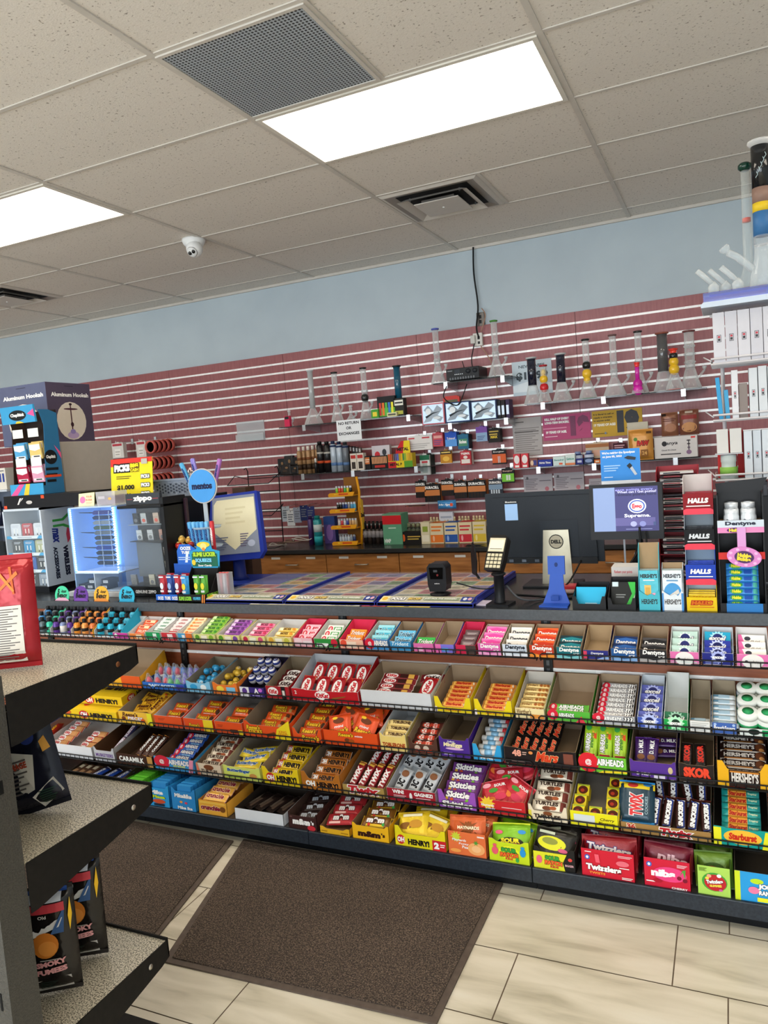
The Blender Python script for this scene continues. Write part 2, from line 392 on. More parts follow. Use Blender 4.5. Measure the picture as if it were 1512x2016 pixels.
# slatwall : one sheet per joint, wood strips with aluminium inserts
m_slat = m_noise('cherry_slatwall', [(.3, '#8c4c50'), (.7, '#9c5a5c')], 4, .38, stretch=(14, 1, 2))
def _alu(nt, b):
    b.inputs['Base Color'].default_value = hexc('#fbf8f6'); b.inputs['Metallic'].default_value = .15; b.inputs['Roughness'].default_value = .25  # near-white base colour paints in the window reflection on the metal
    n = N(nt, 'ShaderNodeTexNoise', i_Scale=9); r = N(nt, 'ShaderNodeMapRange', i_3=.2, i_4=.34); nt.links.new(n.outputs['Fac'], r.inputs[0]); nt.links.new(r.outputs[0], b.inputs['Roughness'])
m_alu = nodemat('aluminium_insert', _alu)
ZT = 2.476; SP = .0762
GZ = [ZT-.077-SP*k for k in range(21)]
jx = [-8.15, -7.45, -6.25, -5.035, -4.547, -3.347, -2.147, -.948, .25]
nm = ['far left', 'left, behind the hookah boxes', 'behind the long grey box', 'narrow, right of the hookah boxes', 'behind the round sweet stand', 'behind the returns notice', 'behind the radio shelf', 'behind the right-hand glass shelf']
for i in range(len(jx)-1):
    x0, x1 = jx[i]+.0015, jx[i+1]-.0015
    t = thing('slatwall_panel', ((x0+x1)/2, WY, ZT), 'cherry slatwall sheet with metal inserts, '+nm[i], 'slatwall', 'slatwall sheets on the back wall')
    h = (x1-x0)/2; m = MB(); z = 0
    edges = [0]+[g-ZT for g in GZ]
    m.box(-h, h, -.006, -.001, -1.62, 0, mat('#5a3335', 'matt'))
    for a, c_ in zip(edges, edges[1:]+[-1.62]):
        m.box(-h, h, -.020, -.004, c_+.006, a-(.006 if a < 0 else 0), m_slat)
    m.build('boards', t)
    m = MB()
    for g in GZ:
        g -= ZT
        m.box(-h, h, -.0215, -.012, g-.0075, g-.002, m_alu); m.box(-h, h, -.0215, -.014, g+.002, g+.007, m_alu); m.box(-h, h, -.014, -.007, g-.0075, g+.007, m_alu)
    m.build('metal_inserts', t)
# ================================================================== COUNTERS
m_lam = m_noise('charcoal_laminate', [(.3, '#1c1e20'), (.7, '#26292b')], 60, .26)
m_lame = m_noise('charcoal_laminate_edge', [(.3, '#3a3f44'), (.7, '#464b50')], 90, .4)
m_oak = m_noise('oak_drawer', [(.3, '#8a5526'), (.5, '#a56b34'), (.7, '#b67a40')], 5, .45, 8, (1, 1, 9))
m_cherry = m_noise('cherry_panel', [(.3, '#7d3f22'), (.55, '#96502e'), (.75, '#a65c36')], 6, .42, 8, (1, 1, 10))
CZ = .945; BZ = .905
t = thing('sales_counter', (-2, 3.3, 0), 'long front sales counter with charcoal top and cherry front', 'counter')
m = MB(); m.box(-3.4, 2.3, -.385, .41, CZ-.045, CZ, m_lam, front=m_lame); m.build('worktop', t, bevel=.003)
m = MB(); m.box(-3.4, 2.3, -.33, .30, .0, CZ-.046, mat('#3a2f2a', 'matt'), front=m_cherry); m.build('cabinet_body', t)
t = thing('back_counter', (-2.4, 5.2, 0), 'long low back counter under the slatwall with black top', 'counter')
m = MB(); m.box(-5.3, 4.4, -.25, .285, BZ-.03, BZ, m_lam, front=mat('#2a2b2c', 'plastic')); m.build('worktop', t, bevel=.003)
m = MB(); m.box(-5.3, 4.4, -.19, .285, 0, BZ-.032, mat('#241b16', 'matt')); m.build('carcass', t)
xx = -3.413; m_hd = mat('#b9b4aa', 'metal')
edges = [-5.83, -5.22, -4.62, -4.02, -3.413, -2.812, -2.208, -1.605, -1.0, -.4, .2, .8, 1.4]
for a, c_ in zip(edges, edges[1:]):
    a += 2.4+.003; c_ += 2.4-.003
    m = MB(); m.box(a, c_, -.215, -.191, BZ-.19, BZ-.042, m_oak); d = m.build('drawer', t, bevel=.002)
    for q in (.25, .78):
        m = MB(); m.box(a+(c_-a)*q-.04, a+(c_-a)*q+.04, -.2165, -.2155, BZ-.075, BZ-.058, mat('#e4e2dc', 'paper')); m.build('sticker', d)
    m = MB(); mx_ = (a+c_)/2; m.tube([(mx_-.05, -.215, BZ-.118), (mx_-.05, -.237, BZ-.118), (mx_+.05, -.237, BZ-.118), (mx_+.05, -.215, BZ-.118)], .005, m_hd, 8); m.build('handle', d)
    m = MB(); m.box(a, c_, -.215, -.191, .08, BZ-.196, m_oak); m.build('door', t, bevel=.002)
# ================================================================== CANDY GONDOLA
BX = [-4.334, -3.422, -2.511, -1.599, -.687, .225, 1.137]
YB = 2.945
TI = {1: (2.775, .793, 2.935, .826), 2: (2.70, .578, 2.935, .617), 3: (2.64, .424, 2.935, .462), 4: (2.585, .247, 2.935, .290), 5: (2.508, .110, 2.935, .110)}
TN = {1: 'top wire shelf', 2: 'second wire shelf', 3: 'third wire shelf', 4: 'fourth wire shelf', 5: 'bottom deck'}
m_blk = mat('#17181a', 'plastic'); m_deck = m_noise('dark_steel_deck', [(.3, '#20262e'), (.7, '#2d343d')], 120, .35)
m_deck.node_tree.nodes['Principled BSDF'].inputs['Specular IOR Level'].default_value = .3
m_deckt = m_noise('grey_steel_deck', [(.3, '#3b3733'), (.7, '#4a4540')], 60, .4)
mods = ['far left, hidden by the shelves', 'at the left', 'left of centre', 'in the centre', 'right of centre', 'at the far right']
for i in range(6):
    x0, x1 = BX[i], BX[i+1]; cx = (x0+x1)/2; h = (x1-x0)/2
    t = thing('gondola_unit', (cx, YB, 0), 'black steel gondola bay with cherry back, '+mods[i], 'shelf unit', 'gondola bays')
    m = MB(); m.box(-h+.002, h-.002, 0, .02, .10, .899, m_cherry)
    for z in (.70,): m.box(-h+.002, h-.002, -.006, .0, z-.010, z+.004, m_alu)
    m.build('back_panel', t)
    m = MB(); m.box(-h-.018, -h+.018, -.012, .018, .0, .899, m_blk)
    z = .14
    while z < .88: m.box(-h-.006, -h+.006, -.0135, -.0118, z, z+.02, mat('#4a4c50', 'metal')); z += .032
    m.build('upright', t)
    t = thing('base_shelf', (cx, YB, 0), 'black steel base deck of the gondola, '+mods[i], 'shelf', 'gondola base decks')
    m = MB(); m.box(-h+.001, h-.001, -.435, -.014, .085, .110, m_deckt); m.box(-h+.001, h-.001, -.447, -.435, .058, .114, m_deck); m.build('base_deck', t, bevel=.003)
    m = MB(); m.box(-h+.001, h-.001, -.385, -.37, 0, .085, mat('#0f1114', 'plastic')); m.build('kick_plate', t)
ti_hi = {1: 'top', 2: 'second', 3: 'third', 4: 'fourth'}
shelfproto = {}
for k in (1, 2, 3, 4):
    yf, zf, yb, zb = TI[k]; sl = math.atan2(zb-zf, yb-yf); L = math.hypot(zb-zf, yb-yf)
    for i in range(6):
        x0, x1 = BX[i]+.006, BX[i+1]-.006; h = (x1-x0)/2; M = TM((x0+x1)/2, yf, zf) @ RX(sl)
        lab = 'black wire shelf, %s tier, gondola bay %s' % (ti_hi[k], mods[i].split(',')[0])
        if k in shelfproto: copytree(shelfproto[k], M, lab); continue
        t = thing('wire_shelf', M, lab, 'shelf', 'black wire shelves of the gondola'); shelfproto[k] = t
        m = MB(); r = .0026
        for q in range(12): y = .006+(L-.012)*q/11; m.tube([(-h, y, -.004), (h, y, -.004)], .0016, m_blk, 5)
        for q in range(9): x = -h+.01+(2*h-.02)*q/8; m.tube([(x, 0, -.007), (x, L, -.007)], .0022, m_blk, 5)
        m.build('wire_deck', t)
        m = MB(); fh = .0195
        m.tube([(-h+.004, -.004, -.003), (-h+.004, -.004, fh-.007), (-h+.012, -.004, fh), (h-.012, -.004, fh), (h-.004, -.004, fh-.007), (h-.004, -.004, -.003)], r, m_blk, 6)
        m.tube([(-h, -.004, -.002), (h, -.004, -.002)], r, m_blk, 6)
        n = 30
        for q in range(1, n): x = -h+2*h*q/n; m.tube([(x, -.004, -.002), (x, -.004, fh)], .0017, m_blk, 5)
        m.build('front_fence', t)
        for s in (-1, 1):
            m = MB(); m.prism([(0, -.008), (L, -.008), (L, -.05), (L-.02, -.05), (.03, -.016), (0, -.014)], .003, m_blk, Matrix(((0, 0, 1, s*(h-.002)), (1, 0, 0, 0), (0, 1, 0, 0), (0, 0, 0, 1)))); m.build('bracket', t)

# ------------------------------------------------------------------ goods : builders
def pillow(mb, L, W, T, m, crimp='x', p=4, M=None, wr=.0, mend=None, nx=14, ny=8, rnd=None):
    """soft wrapper in the xy plane, thickness T; returns its height function"""
    def h(X, Y):     # X in 0..L, Y in 0..W
        x = abs(2*X/L-1); y = abs(2*Y/W-1)
        e, s_ = (x, y) if crimp == 'x' else (y, x)
        ef = 1 if e < .72 else max(0, 1-((e-.72)/.2)**2) if e < .92 else 0
        sf = max(0, 1-s_**p)**.5
        return T/2*ef*sf
    vs = []; fs = []
    us = [i/nx for i in range(nx+1)]; ws = [.5-.5*math.cos(PI*j/ny) for j in range(ny+1)]
    R = rnd or random
    for sgn in (1, -1):
        for u in us:
            for w_ in ws:
                X, Y = u*L, w_*W; z = h(X, Y)+.0004
                z *= 1+(R.uniform(-wr, wr) if wr else 0)
                vs.append((X-L/2, Y-W/2, sgn*z))
    n = (nx+1)*(ny+1)
    for i in range(nx):
        for j in range(ny):
            a = i*(ny+1)+j; fs.append((a, a+ny+1, a+ny+2, a+1)); fs.append((n+a, n+a+1, n+a+ny+2, n+a+ny+1))
    mb.add(vs, fs, m, M, True)
    return h
PROTO = {}
def bar(name, L, W, T, col, items, end=None, wr=.0, kind='foil', p=4):
    """flow-wrapped bar, long axis x, face up"""
    mb = MB(); h = pillow(mb, L, W, T, mat(col, kind), 'x', p, None, wr)
    A = TM(-L/2, -W/2, 0)
    ex = [('r', 0, .02, .035, .98, end or '#d8d8d8'), ('r', .965, .02, 1, .98, end or '#d8d8d8')]
    mb.deco(ex+items, L, W, A, h, .0010)
    return mb
def pack(name, L, W, T, col, items, front=None, kind='card'):
    mb = MB(); mb.box(-L/2, L/2, -W/2, W/2, -T/2, T/2, mat(col, kind)); mb.deco(items, L, W, TM(-L/2, -W/2, T/2))
    if front: mb.deco(front, L, T, TM(-L/2, -W/2, -T/2) @ FRONT)
    return mb
def bag(name, W, H, T, col, items, end=None, wr=.12):
    """pillow bag lying face up, y is its height"""
    mb = MB(); h = pillow(mb, W, H, T, mat(col, 'foil'), 'y', 3, None, wr, nx=10, ny=14)
    mb.deco(([('r', 0, .0, 1, .05, end), ('r', 0, .95, 1, 1, end)] if end else [])+items, W, H, TM(-W/2, -H/2, 0), h, .0016)
    return mb
def ballg(r, col, items=None, sz=1, foot=None):
    mb = MB(); mb.ball((0, 0, 0), r, mat(col, 'foil'), sz=sz, n=10)
    c2 = items or '#f0f0ea'
    if foot: mb.lathe([(0, r*sz*1.02), (r*.5, r*sz*.90), (r*.9, r*sz*.46), (r*1.03, r*sz*.15), (r*1.0, r*sz*.1)], 12, mat(c2, 'foil')); return mb
    mb.lathe([(0, r*sz*1.01), (r*.5, r*sz*.885), (r*.52, r*sz*.86)], 12, mat(c2, 'foil'), RX(.7))
    return mb
W_ = '#f4f2ee'
def t_(s, cx, cy, w_, h_, c, **k): return ('t', s, cx, cy, w_, h_, c, k)
GOODS = {
 # name: (builder kwargs..., object name, category, plain description)
 'orangegum': (lambda: pack('', .075, .055, .014, '#e2552a', [('r', .1, .66, .9, .95, '#f4d9b0'), ('r', .15, .72, .5, .9, '#c9391d'), t_('FRUIT', .5, .35, .7, .3, '#f7e7cf')]), 'gum_pack', 'gum', 'orange gum pack'),
 'mintgum': (lambda: pack('', .075, .03, .014, '#e8f0ec', [('r', 0, .1, 1, .3, '#2f9a63'), t_('mint', .5, .6, .5, .4, '#1f7d4d', i=.3)]), 'gum_pack', 'gum', 'white and green gum pack'),
 'redgum': (lambda: pack('', .075, .03, .014, '#f0e6e4', [('r', 0, .1, 1, .3, '#c6313b'), t_('cinn', .5, .6, .5, .4, '#b3202c', i=.3)]), 'gum_pack', 'gum', 'white and red gum pack'),
 'peachgum': (lambda: pack('', .075, .03, .014, '#f6dcae', [('e', .25, .5, .12, .3, '#ef8b3a'), t_('peach', .62, .55, .45, .4, '#de5d26', i=.2)]), 'gum_pack', 'gum', 'cream and orange gum pack'),
 'chewgreen': (lambda: bar('', .10, .024, .016, '#8fc93c', [('r', .05, 0, .3, 1, '#d7ecb0'), t_('MOES', .5, .5, .4, .55, '#2d6a2a', b=.04), ('e', .84, .5, .08, .3, '#3f8f2c')], '#b9d98c'), 'chew_stick', 'sweet', 'green fruit chew stick'),
 'chewpurple': (lambda: bar('', .10, .024, .016, '#a24fb0', [('r', .05, 0, .3, 1, '#e6c7ea'), t_('MOES', .5, .5, .4, .55, '#4a2352', b=.04), ('e', .84, .5, .08, .3, '#6c2b80')], '#cfa5d6'), 'chew_stick', 'sweet', 'purple fruit chew stick'),
 'chewpink': (lambda: bar('', .10, .024, .016, '#ec6f97', [('r', .05, 0, .3, 1, '#f8d3df'), t_('MOES', .5, .5, .4, .55, '#7e2444', b=.04), ('e', .84, .5, .08, .3, '#d02e5c')], '#f3b4c8'), 'chew_stick', 'sweet', 'pink fruit chew stick'),
 'chewyellow': (lambda: bar('', .10, .024, .016, '#f1cb5c', [('r', .05, 0, .3, 1, '#faecc0'), t_('MOES', .5, .5, .4, .55, '#6e4d12', b=.04), ('e', .84, .5, .08, .3, '#e58e2a')], '#f6e0a0'), 'chew_stick', 'sweet', 'yellow fruit chew stick'),
 'airgumpink': (lambda: pack('', .075, .04, .016, '#f1b4c0', [('e', .2, .5, .15, .35, '#d4243c'), t_('@', .2, .5, .14, .4, W_), ('r', .42, .3, .95, .7, '#f7dde2'), t_('gum', .68, .5, .4, .35, '#c6213a', b=.05)]), 'gum_pack', 'gum', 'pink gum pack with red dot'),
 'airgumgreen': (lambda: pack('', .075, .04, .016, '#e9ebe2', [('e', .2, .5, .15, .35, '#d4243c'), t_('@', .2, .5, .14, .4, W_), ('r', .42, .25, .95, .75, '#3e9b45'), t_('gum', .68, .5, .4, .35, W_, b=.05)]), 'gum_pack', 'gum', 'green and white gum pack with red dot'),
 'tridorange': (lambda: pack('', .075, .05, .016, '#f09436', [('r', 0, 0, 1, .25, '#f7d7a8'), t_('Trident', .5, .62, .85, .42, W_, i=.3, o='#a8521a')]), 'gum_pack', 'gum', 'orange gum pack'),
 'tridblue': (lambda: pack('', .075, .05, .016, '#62b8dc', [('r', 0, 0, 1, .22, '#2d7fae'), t_('Trident', .5, .62, .85, .45, '#164c66', i=.3, o='#cfeaf4')]), 'gum_pack', 'gum', 'light blue gum pack'),
 'tridaqua': (lambda: pack('', .075, .05, .016, '#48b4cf', [('r', 0, .75, 1, 1, '#9adbe6'), t_('Trident', .5, .45, .85, .45, '#103f4b', i=.3, o='#cfeef2')]), 'gum_pack', 'gum', 'aqua gum pack'),
 'tridgreen': (lambda: pack('', .075, .05, .016, '#3fae4c', [('r', 0, 0, 1, .3, '#b7e2ba'), t_('Trident', .5, .6, .85, .42, W_, i=.3, o='#175f24')]), 'gum_pack', 'gum', 'green gum pack'),
 'blister': (lambda: pack('', .06, .05, .01, '#5a4446', [('r', .1, .2, .9, .8, '#7b6a6c'), ('lines', .2, .3, .8, .7, 4, '#c6b9b7')]), 'gum_pack', 'gum', 'dark foil gum sheet'),
}
def dent(c1, c2, c3, sub, tc=W_, oc=None):
    o = {'o': oc} if oc else {}
    def f():
        return pack('', .082, .058, .014, c1, [('p', [(0, 0), (1, 0), (1, .25), (.6, .12), (.3, .3), (0, .2)], c2), ('p', [(0, 1), (1, 1), (1, .8), (.5, .92), (0, .78)], c3),
            t_('Dentyne', .5, .55, .86, .38, tc, b=.035, i=.15, **o), t_(sub, .76, .2, .3, .16, tc, i=.2)])
    return f
GOODS.update({
 'dpink': (dent('#e64aa0', '#f59acb', '#f07ab8', 'ICE'), 'gum_pack', 'gum', 'pink gum pack'),
 'dwhite': (dent('#e6e2da', '#f5f3ee', '#f0eee8', 'WHITE', '#3a3d44'), 'gum_pack', 'gum', 'white gum pack'),
 'dfire': (dent('#cf3a1c', '#f08a3c', '#e2602c', 'FIRE'), 'gum_pack', 'gum', 'fiery red gum pack'),
 'dteal': (dent('#1d7d86', '#8cc9cc', '#15333a', 'ICE'), 'gum_pack', 'gum', 'teal gum pack'),
 'dblue': (dent('#2c5fa6', '#a9c8ea', '#142a55', 'ICE'), 'gum_pack', 'gum', 'blue gum pack'),
 'dblack': (dent('#1f1f22', '#b9b2ae', '#4a4748', 'ICE'), 'gum_pack', 'gum', 'black gum pack'),
})
def exc(c1, c2, disc='#242a68', big=False):
    def f():
        return pack('', .084, .060 if big else .048, .014, c1, [('b', .5, .5, .24, .34, 14, c2), ('e', .5, .5, .2, .36, disc), t_('excel', .5, .5, .66, .34, W_, b=.04, i=.25, o=disc)])
    return f
GOODS.update({
 'exwhite': (exc('#bcd6cb', '#e0eee8', big=True), 'gum_pack', 'gum', 'pale green gum pack'),
 'exteal': (exc('#1f9cc0', '#a6deea'), 'gum_pack', 'gum', 'turquoise gum pack'),
 'exnavy': (exc('#2a3796', '#c4cdf0', '#191d55'), 'gum_pack', 'gum', 'navy gum pack'),
 'exgreen': (exc('#2e6f4c', '#9dc7ae', '#1d2f2a'), 'gum_pack', 'gum', 'green gum pack'),
 'expurple': (exc('#5b62ad', '#aab0de', '#2a2c63'), 'gum_pack', 'gum', 'violet gum pack'),
 'expink': (lambda: pack('', .084, .048, .014, '#f2eee6', [('p', [(0, 0), (.3, 0), (.12, 1), (0, 1)], '#e56aa8'), ('e', .35, .7, .12, .16, '#3a3a44'), t_('white', .6, .35, .7, .4, '#d9d2c8', b=.05, i=.2, o='#a8a29c')]), 'gum_pack', 'gum', 'pink and white gum pack'),
 'starorange': (lambda: bar('', .105, .026, .018, '#ee9a3e', [('r', .06, 0, .16, 1, '#f7c25c'), t_('Starburst', .5, .5, .6, .5, '#b3261c', b=.05, i=.1), ('p', [(.84, 0), (.94, 0), (.96, 1), (.82, 1)], '#d3482a'), ('e', .9, .5, .03, .25, '#f8e2c0')], '#f4b860'), 'candy_bar', 'sweet', 'orange fruit chew bar'),
 'starteal': (lambda: bar('', .118, .026, .018, '#1f9a94', [('r', .17, .04, .66, .96, '#f0a23c'), t_('Starburst', .42, .5, .46, .6, '#b3261c', b=.06, i=.1), t_('Tropical', .81, .55, .24, .35, '#e8f6c8', i=.2)], '#1b6f78'), 'candy_bar', 'sweet', 'teal and orange fruit chew bar'),
 'werther': (lambda: bar('', .10, .022, .018, '#f2d38a', [t_("Werther's", .28, .5, .4, .45, '#8a5a22', i=.2), ('e', .62, .5, .06, .3, '#a8602a'), ('e', .76, .5, .06, .3, '#c07a36'), ('e', .88, .55, .05, .28, '#a8602a')], '#d9b46a'), 'candy_roll', 'sweet', 'cream caramel roll'),
 'airgreen': (lambda: bar('', .15, .035, .008, '#64b83e', [('e', .14, .5, .1, .44, '#d4243c'), t_('@', .14, .5, .08, .5, W_), t_('AIRHEADS', .58, .5, .6, .5, W_, b=.04, o='#2b7a2a')], '#64b83e'), 'candy_bar', 'sweet', 'green chewy strip'),
 'airgrey': (lambda: bar('', .125, .034, .010, '#c9c9cb', [('e', .12, .5, .12, .46, '#d4243c'), t_('@', .12, .5, .09, .5, W_), t_('AIRHEADS', .5, .5, .46, .5, W_, b=.05, o='#4a4a50'), t_('???', .88, .5, .2, .6, W_, b=.05, o='#2a2a2c')], '#c9c9cb'), 'candy_bar', 'sweet', 'silver chewy strip'),
 'airblue': (lambda: bar('', .12, .036, .012, '#2c5dbb', [('e', .18, .5, .14, .46, '#d4243c'), t_('@', .18, .5, .1, .5, W_), t_('AIRHEADS', .64, .6, .58, .45, W_, b=.04, o='#18306e'), t_('xtremes', .66, .2, .4, .2, '#9ed6f0')], '#2c5dbb'), 'candy_bar', 'sweet', 'blue chewy strip'),
 'airxt': (lambda: bar('', .155, .05, .014, '#a6cf2c', [('r', .03, 0, .25, 1, '#b3202c'), t_('@', .13, .5, .1, .5, W_), t_('AIRHEADS', .5, .68, .44, .34, W_, b=.04, o='#222'), t_('xtremes', .56, .4, .36, .2, '#1f6e2a'), ('p', [(.6, .1), (.95, .15), (.97, .35), (.62, .28)], '#e2552a'), ('p', [(.6, .28), (.95, .35), (.95, .5), (.66, .4)], '#f2c23a'), ('e', .86, .7, .07, .2, '#3a9b45')], '#7fae22'), 'candy_bar', 'sweet', 'lime sour belt pack'),
 'breath': (lambda: bar('', .09, .022, .02, '#dfe9ee', [('r', .3, 0, .7, 1, '#aac6d6'), ('r', .1, .3, .3, .7, '#6d9bb8')], '#8fb4c8'), 'mint_roll', 'sweet', 'silvery mint roll'),
 'kitv': (lambda: bar('', .105, .062, .014, '#b31f28', [('e', .5, .5, .36, .34, W_), t_('KitKat', .5, .5, .6, .36, '#c4202b', b=.05, i=.25), ('p', [(.82, 0), (.95, 0), (.95, .9)], '#d9a050')], '#d6342c'), 'chocolate_bar', 'chocolate bar', 'red wafer bar with white oval'),
 'kith': (lambda: bar('', .16, .03, .016, '#7e1820', [('e', .27, .5, .18, .4, W_), t_('KitKat', .27, .5, .3, .5, '#c4202b', b=.05, i=.25), ('r', .5, .2, .72, .8, '#3a1a16'), ('r', .74, .15, .9, .85, '#d8a64a')], '#c9c2b8'), 'chocolate_bar', 'chocolate bar', 'long dark red wafer bar'),
 'kitd': (lambda: bar('', .105, .045, .014, '#6a1a22', [('e', .5, .5, .36, .4, W_), t_('KitKat', .5, .5, .6, .42, '#3c1a18', b=.05, i=.25)], '#8c2a2c'), 'chocolate_bar', 'chocolate bar', 'maroon wafer bar'),
 'kitorange': (lambda: bar('', .10, .034, .014, '#c0392b', [('r', .5, .05, .94, .95, '#d79a62'), ('e', .3, .5, .24, .42, W_), t_('KitKat', .3, .5, .36, .45, '#c4202b', b=.05, i=.25)], '#e5ded4'), 'chocolate_bar', 'chocolate bar', 'red and tan wafer bar'),
 'reesecup': (lambda: bar('', .11, .05, .016, '#e2581c', [t_("Reese's", .45, .6, .6, .42, '#f4c22a', b=.03, i=.2, o='#3a1c10'), t_('peanut butter cups', .45, .25, .5, .12, W_), ('e', .86, .5, .08, .3, '#4a2a18')], '#c6481a'), 'chocolate_bar', 'chocolate bar', 'orange peanut butter cup pack'),
 'reesestick': (lambda: bar('', .125, .045, .016, '#e2581c', [t_("Reese's", .4, .68, .5, .36, '#f4c22a', b=.03, i=.2, o='#3a1c10'), t_('STICKS', .45, .3, .42, .28, '#f4c22a', b=.05, o='#3a1c10'), ('r', .76, .15, .88, .5, '#c89a5a'), ('r', .82, .5, .95, .85, '#5a3018')], '#c6481a'), 'chocolate_bar', 'chocolate bar', 'orange wafer stick pack'),
 'reesepiece': (lambda: bar('', .13, .055, .014, '#f0b92c', [t_("Reese's", .42, .65, .6, .4, '#5a2c14', b=.05, i=.2), t_('PIECES', .5, .28, .5, .24, '#7a3a16'), ('e', .88, .5, .05, .15, '#e2581c'), ('e', .8, .25, .05, .15, '#8a4a20')], '#e8a826', .12), 'candy_bag', 'sweet', 'yellow peanut candy bag'),
 'reesebag': (lambda: bag('', .10, .10, .024, '#e2501c', [t_('mini', .5, .48, .4, .1, W_), t_("Reese's", .5, .3, .8, .22, '#f4c22a', b=.04, i=.2, o='#5a2c14'), ('e', .5, .72, .25, .12, '#6a3418'), ('e', .35, .84, .12, .06, '#f4c22a')], '#c4401a'), 'candy_bag', 'sweet', 'orange peanut cup bag'),
 'toble': (lambda: bar('', .11, .03, .024, '#f0d48a', [('p', [(.04, .2), (.14, .2), (.09, .8)], '#4a3420'), t_('TOBLERONE', .58, .5, .7, .45, '#4a2f1c', b=.05)], '#e5c070', kind='card'), 'chocolate_bar', 'chocolate bar', 'cream triangular chocolate bar'),
 'coffee': (lambda: bar('', .12, .042, .02, '#5b2a22', [('e', .3, .5, .1, .3, '#f0e6dc'), ('e', .6, .5, .1, .3, '#f0e6dc'), t_('COFFEE', .45, .5, .6, .4, '#d8452c', b=.04)], '#cbb7a8'), 'chocolate_bar', 'chocolate bar', 'brown coffee wafer bar'),
 'minitube': (lambda: minitube(), 'candy_tube', 'sweet', 'small clear tube with coloured cap'),
 'mars': (lambda: bar('', .115, .036, .022, '#151112', [t_('Mars', .55, .5, .62, .6, '#d63a22', b=.03, i=.35, o='#e8c08a', ow=.03), ('e', .12, .5, .05, .18, '#d88a4a')], '#2a2422'), 'chocolate_bar', 'chocolate bar', 'black chocolate bar, red script'),
 'milk': (lambda: bar('', .125, .042, .014, '#3c1c5a', [('r', .04, .0, .2, 1, '#e8e6e4'), ('r', .2, 0, .26, 1, '#8f6fd0'), ('e', .42, .5, .08, .3, '#8a5a3a'), t_('D. MILK', .72, .5, .4, .36, W_, b=.03)], '#5a3090'), 'chocolate_bar', 'chocolate bar', 'dark purple milk chocolate bar'),
 'skor': (lambda: bar('', .12, .036, .014, '#1c1513', [('p', [(.03, .05), (.32, .05), (.4, .95), (.03, .95)], '#6e4a36'), t_('SKOR', .68, .5, .5, .55, '#d8382a', b=.06)], '#3a2a24'), 'chocolate_bar', 'chocolate bar', 'black toffee bar'),
 'hersh': (lambda: bar('', .145, .040, .014, '#2a1814', [('r', .02, .80, .98, .97, '#cfc8c0'), t_("HERSHEY'S", .42, .52, .66, .36, '#cbc4bb', b=.04), ('r', .1, .14, .7, .24, '#c07a2c'), ('e', .86, .5, .1, .36, '#5a3018'), ('e', .9, .28, .06, .16, '#c68a4e')], '#2a1814'), 'chocolate_bar', 'chocolate bar', 'dark brown almond chocolate bar'),
 'caramilk': (lambda: bar('', .12, .034, .014, '#4a2414', [('p', [(.0, .1), (1, .6), (1, .95), (0, .5)], '#d7923e'), t_('CARAMILK', .55, .42, .76, .42, W_, b=.05, i=.15)], '#8a4a20'), 'chocolate_bar', 'chocolate bar', 'brown caramel bar'),
 'turtle': (lambda: bar('', .125, .042, .018, '#efe2cc', [t_('TURTLES', .42, .68, .68, .36, '#3a2418', b=.05), ('e', .45, .26, .14, .18, '#6e3a20'), ('e', .62, .3, .1, .16, '#a8542c'), ('r', .82, .1, .97, .9, '#7a3a30')], '#c9ae88', .05), 'chocolate_bar', 'chocolate bar', 'cream pecan chocolate bar'),
 'butterf': (lambda: bar('', .13, .045, .018, '#f2d636', [t_('Butterfinger', .5, .55, .8, .5, '#245c9c', b=.04, i=.15, o=W_)], '#cfd9e2', .1), 'chocolate_bar', 'chocolate bar', 'yellow crispy bar'),
 'ohyel': (lambda: bar('', .125, .045, .022, '#f0c81e', [('e', .16, .5, .12, .44, '#c9342a'), t_('OH', .17, .5, .2, .5, W_, b=.06), t_('HENRY!', .64, .5, .6, .5, '#1c1614', b=.06)], '#e8e0c8', .06), 'chocolate_bar', 'chocolate bar', 'yellow nut bar'),
 'ohora': (lambda: bar('', .125, .045, .022, '#b8671e', [t_('OH', .17, .5, .22, .5, W_, b=.06), t_('HENRY!', .64, .5, .6, .5, '#1c1210', b=.06, o='#d98a3a')], '#e6ddd0', .06), 'chocolate_bar', 'chocolate bar', 'orange brown nut bar'),
 'ohbag': (lambda: bag('', .13, .11, .03, '#e8c420', [('e', .3, .5, .2, .12, '#8a5a20'), ('e', .6, .55, .2, .14, '#c98f2a'), ('r', .2, .8, .8, .9, '#efe6c0')], '#c9a81a', .2), 'candy_bag', 'sweet', 'crumpled yellow candy bag'),
 'twixbar': (lambda: bar('', .125, .032, .016, '#8c1a22', [t_('TWIX', .5, .5, .62, .7, W_, b=.06, i=.2, o='#c4202b'), ('r', .86, .1, .95, .9, '#e0b04a')], '#e0b04a'), 'chocolate_bar', 'chocolate bar', 'dark red caramel biscuit bar'),
 'bueno': (lambda: bar('', .12, .045, .018, '#ccd0d4', [('r', .05, .1, .3, .9, '#9aa2aa'), t_('3C', .48, .5, .26, .7, '#1a1a1e', b=.07, i=.2, o='#eceff2'), ('e', .8, .5, .12, .36, '#8a5a3c')], '#aab0b6', .1), 'chocolate_bar', 'chocolate bar', 'silver cookie bar'),
 'skitt': (lambda: bar('', .135, .05, .016, '#8a4aa2', [t_('Skittles', .5, .6, .8, .5, W_, b=.05, o='#3c1a50'), ('e', .14, .25, .05, .12, '#e0b03a'), ('e', .3, .2, .05, .12, '#d9532c'), ('e', .75, .2, .05, .12, '#7abf3a')], '#7a3f94', .08), 'candy_bag', 'sweet', 'purple fruit candy bag'),
